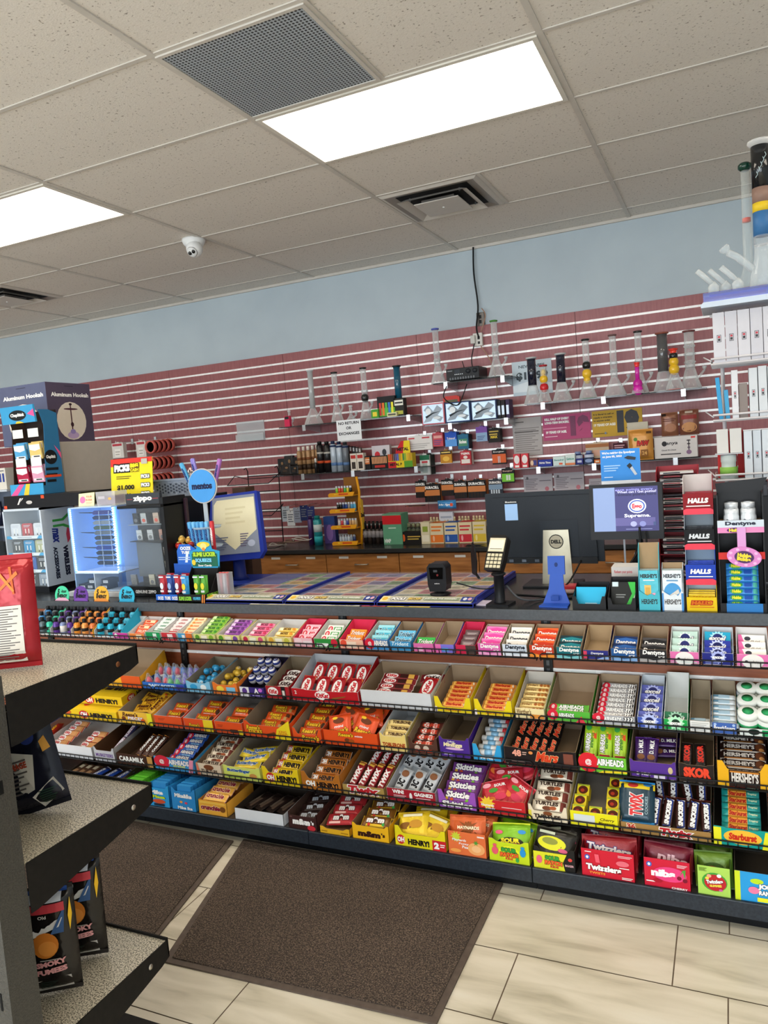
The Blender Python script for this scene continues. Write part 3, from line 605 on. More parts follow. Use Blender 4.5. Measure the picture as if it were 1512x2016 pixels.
 'mayred': (lambda: bag('', .11, .11, .025, '#cf2f3c', [('e', .3, .3, .18, .1, '#f0803a'), ('e', .65, .35, .2, .12, '#e0405c'), ('e', .45, .6, .16, .08, '#4f9b3a'), t_('SOUR', .7, .75, .4, .1, W_, b=.04), ('e', .25, .8, .15, .08, '#f5a3ac')], '#d85a66', .2), 'candy_bag', 'sweet', 'red gummy candy bag'),
 'cherryb': (lambda: pack('', .043, .043, .04, '#f0d42a', [('e', .5, .5, .4, .36, '#5a2416'), ('e', .45, .45, .16, .15, '#b33a22'), ('r', .05, .86, .95, .96, '#9ab83a')]), 'candy_box', 'chocolate box', 'small yellow cherry chocolate box'),
 'snick': (lambda: bar('', .118, .036, .022, '#3a1c18', [('p', [(.1, .12), (.9, .12), (.94, .88), (.06, .88)], W_), ('p', [(.12, .18), (.88, .18), (.91, .82), (.09, .82)], '#24408e'), t_('SNICKERS', .5, .5, .72, .44, W_, b=.07, i=.15)], '#6a2420'), 'chocolate_bar', 'chocolate bar', 'brown and blue nougat bar'),
 'twixbag': (lambda: bag('', .12, .14, .03, '#1b3a4a', [('r', 0, .80, 1, .95, '#efce2a'), t_('TWIX', .5, .42, .62, .30, '#d6383a', b=.06, i=.1, rot=PI/2, o=W_), t_('COOKIES', .78, .42, .5, .07, '#9fb8c0', rot=PI/2), ('e', .4, .88, .15, .06, '#c2322c'), ('e', .8, .92, .12, .05, '#3f8fd0')], '#2f8fd0', .06), 'candy_bag', 'sweet', 'dark teal biscuit bag'),
 'crunch': (lambda: bar('', .12, .042, .018, '#e8b04a', [t_('crunchie', .5, .52, .76, .56, '#8c2038', b=.05, i=.1, o='#f7e0b0')], '#7a4a9a', .05), 'chocolate_bar', 'chocolate bar', 'gold honeycomb bar'),
 'darkbar': (lambda: bar('', .13, .045, .014, '#2a1f1c', [('r', .1, .2, .6, .5, '#5a4a40'), ('lines', .15, .55, .8, .85, 3, '#8a7a6c')], '#3a302c'), 'chocolate_bar', 'chocolate bar', 'dark shaded bar'),
 'mmbrown': (lambda: bar('', .12, .045, .018, '#2c1c1a', [t_('m&m', .5, .5, .6, .56, '#aab0b8', b=.07)], '#3a2a28', .08), 'candy_bag', 'sweet', 'dark brown candy bag'),
 'mmred': (lambda: bar('', .12, .055, .018, '#b83238', [t_('m&m', .5, .55, .56, .5, '#e9e4e0', b=.07, o='#3c1a16'), ('r', .1, .05, .5, .2, '#e6b6ae')], '#a82e34', .04), 'candy_bag', 'sweet', 'red candy bag'),
 'mmyel': (lambda: bar('', .12, .052, .02, '#7a4f1a', [('r', .03, 0, .97, .2, '#e8be2c'), t_('m&m', .5, .55, .62, .5, '#e9e4e0', b=.07, o='#3c1a16'), ('e', .8, .2, .05, .12, '#3e9b45'), ('e', .3, .15, .05, .12, '#c9342a')], '#e8be2c', .1), 'candy_bag', 'sweet', 'yellow and brown candy bag'),
 'maypeach': (lambda: bag('', .14, .115, .03, '#d0602c', [('b', .55, .62, .12, .3, 12, '#8a4a1a'), t_('MAYNARDS', .55, .62, .6, .1, '#f6e6c0', b=.04), ('r', .1, .2, .6, .36, '#e8e2da'), ('e', .75, .3, .16, .12, '#f0a05a')], '#b9522a', .15), 'candy_bag', 'sweet', 'orange peach gummy bag'),
 'sourpatch': (lambda: bag('', .14, .115, .03, '#7fb81e', [('e', .5, .4, .34, .16, '#2a2a18'), t_('SOUR', .5, .46, .5, .14, '#f2e22a', b=.06), t_('PATCH', .5, .32, .5, .14, '#e8632a', b=.06), ('e', .2, .7, .1, .06, '#e05a7a'), ('e', .8, .72, .1, .06, '#3a8fd0')], '#c9d62a', .15), 'candy_bag', 'sweet', 'lime sour gummy bag'),
 'sourblack': (lambda: bag('', .14, .115, .03, '#24211c', [('e', .45, .55, .36, .2, '#d8d62a'), ('e', .4, .6, .2, .1, '#8a8f3a'), ('e', .75, .4, .12, .06, '#d05a7a'), ('r', .1, .8, .5, .88, '#b9c0a8')], '#3a372c', .15), 'candy_bag', 'sweet', 'black sour gummy bag'),
 'twizz': (lambda: bag('', .185, .11, .03, '#8a1620', [t_('Twizzlers', .5, .62, .8, .2, '#e8dcdc', b=.05, rot=-.12, o='#2a3a7a'), ('e', .2, .4, .08, .07, '#2a4fa0'), ('e', .6, .3, .3, .06, '#c8303c')], '#6a1018', .12), 'candy_bag', 'sweet', 'dark red licorice bag'),
 'nibs': (lambda: bag('', .155, .11, .03, '#6a1026', [t_('nibs', .6, .6, .6, .24, '#e0b8c2', b=.04, rot=-.1), ('e', .3, .3, .2, .07, '#a8203c')], '#5a0c20', .12), 'candy_bag', 'sweet', 'maroon licorice bag'),
 'gummygreen': (lambda: bag('', .115, .11, .03, '#5f7f26', [('e', .5, .5, .3, .2, '#3c5a1a'), ('e', .45, .5, .2, .1, '#a02a24')], '#49661c', .12), 'candy_bag', 'sweet', 'green gummy bag'),
 'mikegreen': (lambda: pack('', .075, .105, .02, '#57b02c', [('r', 0, 0, 1, .12, '#e2c82c'), t_('Mike&Ike', .5, .6, .8, .2, W_, b=.05, o='#1c5a1c')], [('r', .02, .1, .98, .9, '#3a8a22')]), 'candy_box', 'sweet', 'green candy box'),
 'mikeblue': (lambda: pack('', .075, .105, .02, '#2a86c8', [t_('Mike&Ike', .5, .6, .8, .2, W_, b=.05)], [('r', .02, .12, .98, .88, '#1c6aa8')]), 'candy_box', 'sweet', 'blue candy box'),
 'hcookie': (lambda: bar('', .135, .042, .014, '#2a4fae', [('r', .03, .1, .4, .9, '#5a6ab8'), t_('COOKIE', .6, .5, .5, .4, W_, b=.04), ('e', .2, .5, .1, .3, '#c8362c')], '#d5d9e2', .05), 'chocolate_bar', 'chocolate bar', 'blue cookie bar'),
 'hbrown': (lambda: bar('', .135, .042, .014, '#6a4a36', [('r', .1, .2, .6, .8, '#a8805a'), ('r', .7, .2, .9, .8, '#d8c8a8')], '#8a6a4c', .05), 'chocolate_bar', 'chocolate bar', 'brown cookie bar'),
 'rolo': (lambda: bar('', .14, .03, .028, '#b8301e', [t_('ROLO', .5, .5, .5, .6, '#f0b92c', b=.06), ('r', .05, 0, .2, 1, '#e8a826')], '#d89a2a'), 'candy_roll', 'chocolate roll', 'red and gold caramel roll'),
 'musk': (lambda: bar('', .125, .036, .018, '#3a3e6a', [t_('3MUSKETEERS', .5, .5, .8, .5, '#e6e6f2', b=.05, i=.15, o='#b03a5a')], '#b9bcc8', .05), 'chocolate_bar', 'chocolate bar', 'dark blue nougat bar'),
 'aero': (lambda: bar('', .13, .04, .016, '#3a2030', [('r', .1, .1, .9, .5, '#8f9ad0'), t_('JERSEY', .5, .6, .6, .4, W_, b=.04)], '#8f9ad0', .05), 'chocolate_bar', 'chocolate bar', 'brown and lilac chocolate bar'),
 'bluball': (lambda: ballg(.0155, '#2f9ad0', '#d8e8ee'), 'chocolate_ball', 'sweet', 'blue foil ball'),
 'goldball': (lambda: ballg(.0155, '#d8b23a', '#f0ead0'), 'chocolate_ball', 'sweet', 'gold foil ball'),
 'galegg': (lambda: ballg(.019, '#e4e2e6', '#2a3a86', 1.3, 1), 'surprise_egg', 'sweet', 'white and violet foil egg'),
})
def pacif(col, cap):
    m = MB(); m.lathe([(.017, 0), (.019, .02), (.018, .034), (.012, .048), (.007, .056), (.007, .062), (0, .068)], 14, glassmat('#e8f2f6', .10))
    m.lathe([(0, .003), (.014, .003), (.015, .024), (.008, .042), (0, .05)], 12, mat(col, 'gloss')); m.lathe([(.0192, .0), (.0192, .012)], 14, mat(cap, 'plastic')); return m
def minitube():
    m = MB(); A = RY(PI/2); m.lathe([(.0, -.04), (.012, -.04), (.012, .032)], 12, mat('#e2e6e8', 'foil'), A); m.lathe([(.013, .032), (.013, .045), (0, .046)], 12, mat('#c8303a', 'plastic'), A)
    m.lathe([(.0123, -.02), (.0123, .01)], 12, mat('#7fb4d8', 'foil'), A); return m
for nm_, a_, b_ in (('pacred', '#e0405a', '#f0f0f4'), ('pacblue', '#2a6fd0', '#1c3f9a'), ('pacgreen', '#4fb86a', '#e8f0ea'), ('pacviolet', '#7a6ad0', '#d8d4f0')):
    GOODS[nm_] = ((lambda a_=a_, b_=b_: pacif(a_, b_)), 'candy_dummy', 'sweet', {'pacred': 'red', 'pacblue': 'blue', 'pacgreen': 'green', 'pacviolet': 'violet'}[nm_]+' capped baby-bottle sweet')
def jarf(body, band, cap):
    def f():
        m = MB(); m.lathe([(0, -.028), (.03, -.028), (.034, -.02), (.034, .012), (.031, .02), (.031, .026)], 18, mat(body, 'plastic')); m.lathe([(.0345, -.016), (.0345, .004)], 18, mat(band, 'ink'))
        m.lathe([(.032, .02), (.033, .036), (.028, .04), (0, .041)], 18, mat(cap, 'plastic')); m.lathe([(0, .0416), (.018, .0414)], 18, mat(band, 'ink')); return m
    return f
GOODS['exjar'] = (jarf('#e9ece6', '#2f9a5c', '#e4e8e2'), 'gum_jar', 'gum', 'white and green gum tub')
GROUPN = {}
def put(item, M, label, group):
    f, oname, cat, desc = GOODS[item]
    if len(label.split()) > 16: label = label.replace(' in the ', ' in ')
    if len(label.split()) > 16: label = label.replace(' from left', '').replace(' from front', '')
    if item not in PROTO:
        o = f().build(oname); PROTO[item] = o; o.matrix_world = M; tag(o, label, cat, group); return o
    c = PROTO[item].copy(); C.objects.link(c); c.matrix_world = M; c['label'] = label; c['category'] = cat; c['group'] = group; return c

CARD = '#a08a70'; WHT = '#dcdad8'
prev = [None]
def tray(tier, px0, px1, hf, hb, outc, inc, nick, items, cont=(), hs=None, d=None, notch=.14, bc=None, label=None, side=None, face=None, yo=0):
    """open display box standing on a gondola tier; px0/px1 its two front corners"""
    yf, zf, yb, zb = TI[tier]; sl = math.atan2(zb-zf, yb-yf); full = math.hypot(zb-zf, yb-yf)
    d = d or full-.008
    yy = yf+.003+yo; zz = zf+yo*math.tan(sl)
    xa, xb = XA(px0, yy, zz), XA(px1, yy, zz); w_ = (xb-xa)-.003; x = (xa+xb)/2
    M = TM(x, yy, zz+.001) @ RX(sl)
    lab = label or ('%s on the %s' % (nick, TN[tier])+((', right of the '+prev[0]) if prev[0] else ''))
    if len(lab.split()) > 16: lab = '%s, right of the %s' % (nick, prev[0])
    prev[0] = nick
    t = thing('display_tray', M, lab, 'candy tray', 'open candy trays of the gondola')
    inm = mat(inc, 'card'); om = mat(outc, 'card'); T = .0016; h = w_/2; hs = hs or hf; kf = {1: 1.05, 2: 1.15, 3: 1.22, 4: 1.22, 5: 1}[tier]; hf *= kf; hs *= kf; hb *= {1: 1, 2: 1.05, 3: 1.12, 4: 1.1, 5: 1}[tier]
    m = MB(); m.box(-h, h, 0, d, 0, T, inm)
    bcm = mat(bc, 'card') if bc else inm
    m.prism([(-h, 0), (h, 0), (h, hb), (-h, hb)], T, bcm, TM(0, d, 0) @ FRONT, back=om)     # back wall
    prof = [(0, 0), (d, 0), (d, hb), (d*.93, hb), (.02, hs), (0, hs)]
    sm = mat(side or outc, 'card')
    for sg, xo in ((-1, -h), (1, h-T)):
        A = Matrix(((0, 0, 1, xo), (1, 0, 0, 0), (0, 1, 0, 0), (0, 0, 0, 1)))
        m.prism(prof, T, inm if sg < 0 else sm, A, side=inm, back=sm if sg < 0 else inm)
    m.build('tray_body', t)
    m = MB()
    if notch and hs > hf:
        a = w_*notch; out = [(-h, 0), (h, 0), (h, hs), (h-a*.7, hs), (h-a*1.3, hf+.003), (h-a*1.6, hf), (-h+a*1.6, hf), (-h+a*1.3, hf+.003), (-h+a*.7, hs), (-h, hs)]
    else: out = [(-h, 0), (h, 0), (h, hs), (-h, hs)]
    m.prism(out, T, mat(face, 'card') if face else om, TM(0, T, 0) @ FRONT, side=inm, back=inm)
    if tier < 5: items = [tuple([q[0]]+[(.16+.84*v if j == {'e': 2, 'b': 2, 't': 3}.get(q[0], -1) else v) for j, v in enumerate(q) if j > 0]) for q in items]
    m.deco(items, w_, hf, TM(-h, -.0001, 0) @ FRONT)
    m.build('printed_front', t)
    W = w_-2*T-.004
    for c in cont:
        k, item = c[0], c[1]; desc = GOODS[item][3]; grp = '%ss in the %s' % (desc, nick)
        if k == 'rows':    # ('rows', item, n, lean_deg, y0, dy, z0, dz, x?)
            _, _, n, lean, y0, dy, z0, dz = c[:8]; xo = c[8] if len(c) > 8 else 0
            for i in range(n):
                A = M @ TM(xo*W+random.uniform(-.001, .001), y0+dy*i, z0+dz*i) @ RX(math.radians(lean)) @ RZ(random.uniform(-.02, .02))
                put(item, A, '%s in the %s, %s' % (desc, nick, ('frontmost' if i == 0 else ORD[i]+' from front') if n > 1 else 'the only one'), grp)
        elif k == 'cols':  # ('cols', item, nx, ny, lean, y0, dy, z0, dz, x0, x1, rot)
            _, _, nx, ny, lean, y0, dy, z0, dz, x0, x1 = c[:11]; rot = c[11] if len(c) > 11 else 90; jit = c[12] if len(c) > 12 else 3
            for j in range(ny):
                for i in range(nx):
                    fx = x0+(x1-x0)*(i/(nx-1) if nx > 1 else 0)
                    A = M @ TM(fx*W, y0+dy*j, z0+dz*j) @ RX(math.radians(lean)) @ RZ(math.radians(rot+random.uniform(-jit, jit)))
                    lb = ('%s in the %s' % (desc, nick)) + ((', row %s' % ['one', 'two', 'three', 'four', 'five'][j]) if ny > 1 else '') + ((', %s' % ORL[i] + ('' if i == 0 else ' from left')) if nx > 1 else '')
                    put(item, A, lb, grp)
        elif k == 'at':    # ('at', item, [(x, y, z, rx, rz), ...])
            for q, (x_, y_, z_, rx_, rz_) in enumerate(c[2]):
                A = M @ TM(x_*W, y_, z_) @ RX(math.radians(rx_)) @ RZ(math.radians(rz_))
                put(item, A, '%s in the %s, %s' % (desc, nick, ORD[q] if q else 'foremost'), grp)
    return t, M, w_, d
# ------------------------------------------------------------------ tier one : gum
prev[0] = 'small energy shot stands'
def P(it, n, lean=34, y0=.022, dy=.034, z0=.022, dz=.006, x=0): return ('rows', it, n, lean, y0, dy, z0, dz, x)
tray(1, 224, 254, .030, .05, '#c63f9c', WHT, 'white tray with magenta front', [('e', .2, .5, .1, .3, W_)], hs=.03, side=WHT)
tray(1, 256, 287, .030, .05, '#ef8a44', WHT, 'orange gum tray', [('r', .45, .2, .8, .8, '#f6e6c8')], [P('orangegum', 2, 30, .05, .05)], hs=.03, side=WHT)
tray(1, 289, 318, .040, .05, '#1f9a5a', WHT, 'green fronted gum tray', [('r', .5, .25, .75, .85, '#e4f2ea')], [P('mintgum', 4, 28, .06, .024)], hs=.04, side=WHT)
tray(1, 320, 350, .040, .05, '#c8313c', WHT, 'red fronted gum tray', [('r', .4, .25, .75, .85, '#f4dede')], [P('redgum', 4, 28, .06, .024)], hs=.04, side=WHT)
tray(1, 352, 381, .040, .05, '#4a9fd0', WHT, 'blue and orange gum tray', [('r', .55, 0, 1, 1, '#e2702c'), ('r', .3, .3, .5, .8, W_)], [P('peachgum', 5, 28, .04, .022)], hs=.04, side=WHT)
FR = lambda a, b: [('e', .18, .5, .1, .34, a), ('r', .35, .15, .62, .85, '#f6f0d8'), ('e', .8, .5, .1, .34, b)]
tray(1, 383, 427, .040, .05, '#dfe08c', '#d8d6c8', 'lime fruit chew tray', FR('#5f9a2c', '#8ab83a'), [P('chewgreen', 6, 25, .02, .025)], hs=.04)
tray(1, 429, 475, .040, .05, '#e6dc8c', '#d8d6c8', 'purple fruit chew tray', FR('#5f9a2c', '#7a4aa0'), [P('chewpurple', 5, 25, .02, .027)], hs=.04)
tray(1, 477, 525, .040, .05, '#e8dc90', '#d8d6c8', 'pink fruit chew tray', FR('#c42c4c', '#d85a7a'), [P('chewpink', 4, 25, .02, .03)], hs=.04)
tray(1, 527, 577, .040, .055, '#ead98a', WHT, 'yellow fruit chew tray', FR('#e0a83a', '#c8c04a'), [P('chewyellow', 3, 25, .02, .032)], hs=.04)
tray(1, 580, 618, .040, .062, '#d42a4e', '#e23a5e', 'crimson gum tray', [('e', .25, .5, .2, .4, '#f2d0d6'), ('r', .5, .3, .95, .7, '#f2dfe2')], [P('airgumpink', 3, 30, .03, .036)], hs=.04, face='#eeb9c4')
tray(1, 620, 667, .040, .060, '#2f8a3c', '#d9d6ce', 'green sided gum tray', [('e', .86, .5, .14, .45, '#c8283c'), ('r', .1, .15, .6, .5, '#eee')], [P('airgumgreen', 3, 30, .03, .036)], hs=.04)
tray(1, 670, 718, .040, .064, '#d42a4e', '#e23a5e', 'crimson tray of orange gum', [('e', .18, .5, .14, .4, '#e2503a'), ('r', .3, .1, .7, .8, '#f0d6c0')], [P('tridorange', 2, 30, .03, .042)], hs=.04, face='#efb79c')
tray(1, 721, 767, .047, .060, '#3f8fd0', '#c9c6bc', 'blue fronted gum tray', [('e', .2, .5, .22, .5, '#d4243c'), t_('@', .2, .5, .16, .4, W_), t_('AIRHEADS', .68, .6, .6, .5, W_, b=.05, o='#1d4a8a')], [P('tridaqua', 3, 34, .035, .036)], hs=.047)
tray(1, 769, 812, .042, .060, '#3a8fc4', CARD, 'sky blue gum tray', [t_('Trident', .5, .7, .8, .4, '#d8eef6', i=.3)], [P('tridblue', 2, 34, .03, .045)], hs=.042)
tray(1, 815, 856, .036, .060, '#d86aa8', CARD, 'brown lined tray with pink front', [('r', .2, .1, .45, .6, '#f0b8d6')], [P('tridgreen', 1, 34, .03, .04)], hs=.036)
tray(1, 858, 896, .036, .066, '#7a6fd0', CARD, 'empty brown tray', [('r', 0, 0, .3, 1, '#e46ab0'), ('r', .35, .2, .7, .6, '#58a8e0')], hs=.036)
tray(1, 898, 939, .036, .066, '#c8244a', '#d8345a', 'red lined tray of foil gum', [('r', .5, 0, 1, 1, '#4a3c38')], [P('blister', 3, 30, .03, .03)], hs=.036)
D_ = lambda c2, tc, sub: [('p', [(0, 0), (1, 0), (1, .3), (.5, .15), (0, .4)], c2), t_('Dentyne', .52, .68, .8, .46, tc, b=.04, i=.12), t_(sub, .8, .3, .25, .2, tc, i=.2)]
tray(1, 942, 988, .047, .057, '#d85aa8', '#c9b8a8', 'pink gum tray', D_('#f3a5d2', W_, 'ICE'), [P('dpink', 3, 36, .03, .042)], hs=.047, side=CARD)
tray(1, 990, 1040, .047, .062, '#cfd8e4', '#b7a68f', 'pale grey gum tray', D_('#e6ebf2', '#262a34', 'WHITE'), [P('dwhite', 3, 36, .03, .042)], hs=.047, side=CARD)
tray(1, 1043, 1093, .047, .064, '#c0381e', CARD, 'orange red gum tray', D_('#f0943a', W_, 'FIRE'), [P('dfire', 3, 36, .03, .042)], hs=.047, side=CARD)
tray(1, 1096, 1146, .044, .064, '#1c6a74', CARD, 'teal gum tray', D_('#7fc6ca', W_, 'ICE'), [P('dteal', 2, 36, .03, .036)], hs=.044, side=CARD)
tray(1, 1149, 1200, .036, .066, '#2b2f7a', '#ab9270', 'empty tray with navy front', [('r', 0, .1, .14, .9, '#d0405c'), t_('Dentyne', .55, .6, .5, .3, W_, i=.12), ('p', [(.5, .05), (1, .1), (1, .5)], '#8fb0e0')], hs=.036)
tray(1, 1203, 1256, .047, .066, '#25558f', CARD, 'dark blue gum tray', D_('#7fa9d8', W_, 'ICE'), [P('dblue', 2, 36, .03, .045)], hs=.047, side=CARD)
tray(1, 1259, 1315, .047, .068, '#26262a', CARD, 'black gum tray', D_('#a8a4a2', W_, 'ICE'), [P('dblack', 2, 36, .03, .04)], hs=.047, side=CARD)
tray(1, 1319, 1378, .043, .068, '#e070ac', '#d8dcda', 'pale tray of large gum packs', [('e', .5, .3, .32, .6, '#ece8e4'), ('e', .3, .3, .05, .1, '#333a'[:4]), t_('white', .56, .25, .4, .3, '#b9b4ae', i=.2)], [P('exwhite', 3, 44, .025, .045)], hs=.043)
tray(1, 1382, 1446, .043, .070, '#23297c', '#d5dae0', 'navy gum tray', [('b', .52, .62, .2, .26, 12, '#aab4e8'), ('e', .52, .62, .13, .3, '#1a1e5a'), t_('excel', .52, .62, .4, .3, W_, b=.05, i=.25), ('lines', .1, .05, .6, .3, 2, '#8a94d0')], [('rows', 'exnavy', 2, 44, .025, .038, .026, .008), ('rows', 'exteal', 1, 44, .11, .03, .044, .008)], hs=.043)
tray(1, 1450, 1516, .043, .072, '#e272ae', '#dedcdc', 'pink and white gum tray', [('e', .5, .3, .34, .6, '#ece8e4'), ('e', .3, .3, .05, .1, '#444'), t_('white', .56, .25, .4, .3, '#b9b4ae', i=.2)], [P('expink', 3, 40, .03, .042)], hs=.043)
# ------------------------------------------------------------------ tier two
prev[0] = None
tray(2, 182, 280, .052, .10, '#f0b02a', CARD, 'wide orange and yellow tray', [('r', .62, 0, 1, 1, '#e2581c'), ('e', .38, .5, .12, .3, '#6a3418'), t_("Reese's", .2, .7, .3, .3, '#5a2c14', i=.2)], hs=.052, d=.2)
tray(2, 282, 366, .030, .02, '#2a6ac0', '#2a4f90', 'blue baby-bottle sweet tray', [t_('BABY BOTTLE', .5, .5, .7, .4, '#cfe2f4', b=.05), ('r', .8, .1, .98, .9, '#3a3fa0')],
     [('cols', 'pacred', 3, 2, 0, .024, .09, .002, .008, -.42, .0, 0), ('cols', 'pacblue', 3, 2, 0, .054, .07, .004, .006, -.3, .1, 0), ('cols', 'pacgreen', 2, 1, 0, .02, .1, .002, 0, .12, .3, 0), ('cols', 'pacviolet', 2, 3, 0, .03, .045, .003, .004, .3, .45, 0)], d=.19)
tray(2, 369, 418, .042, .066, '#7fc0e4', '#8f8472', 'pale blue tray of foil balls', [('e', .3, .5, .15, .3, '#2f9ad0'), ('e', .7, .5, .12, .3, '#e8f2f6')], [('at', 'bluball', [((i % 3-1)*.33+(.06 if (i//3) % 2 else 0), .024+.031*(i//3), .020+(.018 if i % 4 == 1 else 0)+.003*(i//3), i*40, i*70) for i in range(17)])], hs=.05)
tray(2, 421, 471, .042, .066, '#e8782a', '#8f8472', 'orange tray of gold balls', [('e', .3, .5, .15, .3, '#f2d24a'), ('r', .55, .2, .9, .8, '#7fc0e4')], [('at', 'goldball', [((i % 3-1)*.33-(.05 if (i//3) % 2 else 0), .024+.031*(i//3), .020+(.018 if i % 4 == 2 else 0)+.003*(i//3), i*50, i*80) for i in range(16)])], hs=.052)
tray(2, 474, 523, .040, .08, '#3a2a7a', '#2a2438', 'galaxy purple egg tray', [('r', 0, 0, .38, 1, '#e4e2ea'), ('e', .2, .5, .1, .34, '#5a3a8a'), t_('A', .68, .6, .18, .5, W_, b=.06), ('e', .85, .7, .08, .2, '#c86ad0'), ('lines', .5, .08, .9, .28, 1, '#b9a8e8')], [('at', 'galegg', [((i % 3-1)*.34, .03+.045*(i//3), .026+.020*(i//3), 15, i*50) for i in range(3, 12)])])
tray(2, 526, 573, .052, .085, '#a41c26', '#8f8069', 'dark red wafer tray', [('e', .3, .5, .22, .34, W_), t_('KitKat', .3, .5, .36, .36, '#c4202b', b=.05, i=.25), ('r', .66, 0, .84, 1, '#1d1a1c'), ('r', .7, .3, .8, .7, '#d8d4cc')], [('rows', 'kitd', 4, 30, .04, .038, .022, .006)], hs=.052)
tray(2, 577, 709, .046, .105, '#b81822', '#c6ccd2', 'big red wafer tray', [('e', .46, .52, .11, .4, W_), t_('KitKat', .46, .52, .2, .42, '#c4202b', b=.05, i=.25), t_('2', .06, .7, .03, .3, W_), ('p', [(.62, .3), (.8, .6), (.82, .7), (.6, .45)], '#8a5a2a')],
     [('cols', 'kitv', 4, 1, 34, .055, 0, .038, 0, -.37, .35, 90), ('cols', 'kitv', 4, 1, 34, .150, 0, .056, 0, -.33, .35, 90)], hs=.05, bc='#c6ccd2')
tray(2, 713, 853, .064, .085, '#d3d6da', CARD, 'long white wafer tray', [('lines', .02, .04, .98, .1, 1, '#c2c5c9')], [('rows', 'kith', 4, 26, .04, .032, .046, .007, -.09), ('at', 'kitv', [(.38, .075, .058, 22, 84)]), ('at', 'kitd', [(.38, .14, .066, 22, 5)])], hs=.064)
def SB(x0, x1, nk):
    tray(2, x0, x1, .020, .085, '#e8cf1c', CARD, nk, [t_('Starburst', .5, .55, .42, .6, '#d8701c', b=.03, i=.1), ('r', 0, 0, .06, 1, '#f2e6e2')], [('rows', 'starorange', 6, 26, .02, .027, .020, .004)], hs=.058, notch=.16)
SB(857, 930, 'yellow fruit chew bar tray'); SB(935, 1011, 'second yellow chew bar tray')
tray(2, 1015, 1074, .036, .075, '#ecd9a0', '#cfcac0', 'cream caramel roll tray', [t_("Werther's", .3, .62, .5, .5, '#6a4420', i=.2), ('r', .5, .05, .98, .45, '#d88a3a')], [('rows', 'werther', 6, 24, .02, .030, .022, .004)], hs=.036)
tray(2, 1078, 1164, .038, .075, '#55b03a', '#a28c72', 'near-empty green strip tray', [('e', .13, .5, .13, .5, '#d4243c'), t_('@', .13, .5, .09, .4, W_), t_('AIRHEADS', .45, .5, .36, .42, W_, b=.04, o='#1f6a24'), ('p', [(.66, 0), (.8, .6), (.88, 0)], '#d83a4a')], [('rows', 'airgreen', 2, 20, .026, .012, .028, .006, -.05)], hs=.038)
tray(2, 1167, 1252, .034, .080, '#b9babd', CARD, 'silver chewy strip tray', [('e', .14, .6, .15, .5, '#d4243c'), t_('@', .14, .6, .1, .4, W_), t_('AIRHEADS', .48, .55, .42, .5, W_, b=.05, o='#77777c'), t_('???', .85, .55, .2, .6, W_, o='#333')], [('rows', 'airgrey', 7, 26, .018, .029, .026, .004)], hs=.034)
tray(2, 1255, 1305, .036, .085, '#4058b4', '#cdd4da', 'violet blue mint gum tray', [('b', .5, .6, .28, .38, 12, '#b4c0f0'), ('e', .5, .6, .18, .36, '#20265c'), t_('excel', .5, .6, .5, .36, W_, b=.05, i=.25)], [('rows', 'expurple', 4, 40, .025, .048, .022, .009)], hs=.036)
tray(2, 1307, 1356, .036, .10, '#1fa04a', '#dcdeda', 'green fronted white tray', [('b', .5, .6, .28, .38, 12, '#b4f0c4'), ('e', .5, .6, .18, .36, '#1d3c2c'), t_('excel', .5, .6, .5, .36, W_, b=.05, i=.25)], [('rows', 'exgreen', 1, 40, .03, .05, .024, .009)], hs=.036)
tray(2, 1358, 1400, .036, .075, '#e2e2df', '#9d8f78', 'little white mint tray', [('lines', .08, .1, .92, .9, 5, '#b6b6b2')], [('rows', 'breath', 1, 10, .04, .04, .016, .002)], hs=.036)
tray(2, 1402, 1452, .036, .078, '#3f62ac', '#9d8f78', 'blue mint roll tray', [t_('BreathSavers', .5, .45, .86, .4, W_, b=.03), ('e', .12, .8, .06, .12, '#a8c0e8'), ('e', .88, .8, .06, .12, '#a8c0e8')], [('rows', 'breath', 6, 20, .02, .030, .022, .004)], hs=.036)
tray(2, 1455, 1530, .024, .075, '#dfe6e0', '#7d7260', 'white and green tub tray', [('e', .4, .5, .16, .4, '#20302a'), t_('excel', .4, .5, .3, .36, '#26342c', b=.03, i=.2), ('r', .62, .1, 1, .9, '#1fa05a')], [('cols', 'exjar', 2, 3, 12, .042, .07, .034, .010, -.26, .30, 0, 60)], hs=.024)
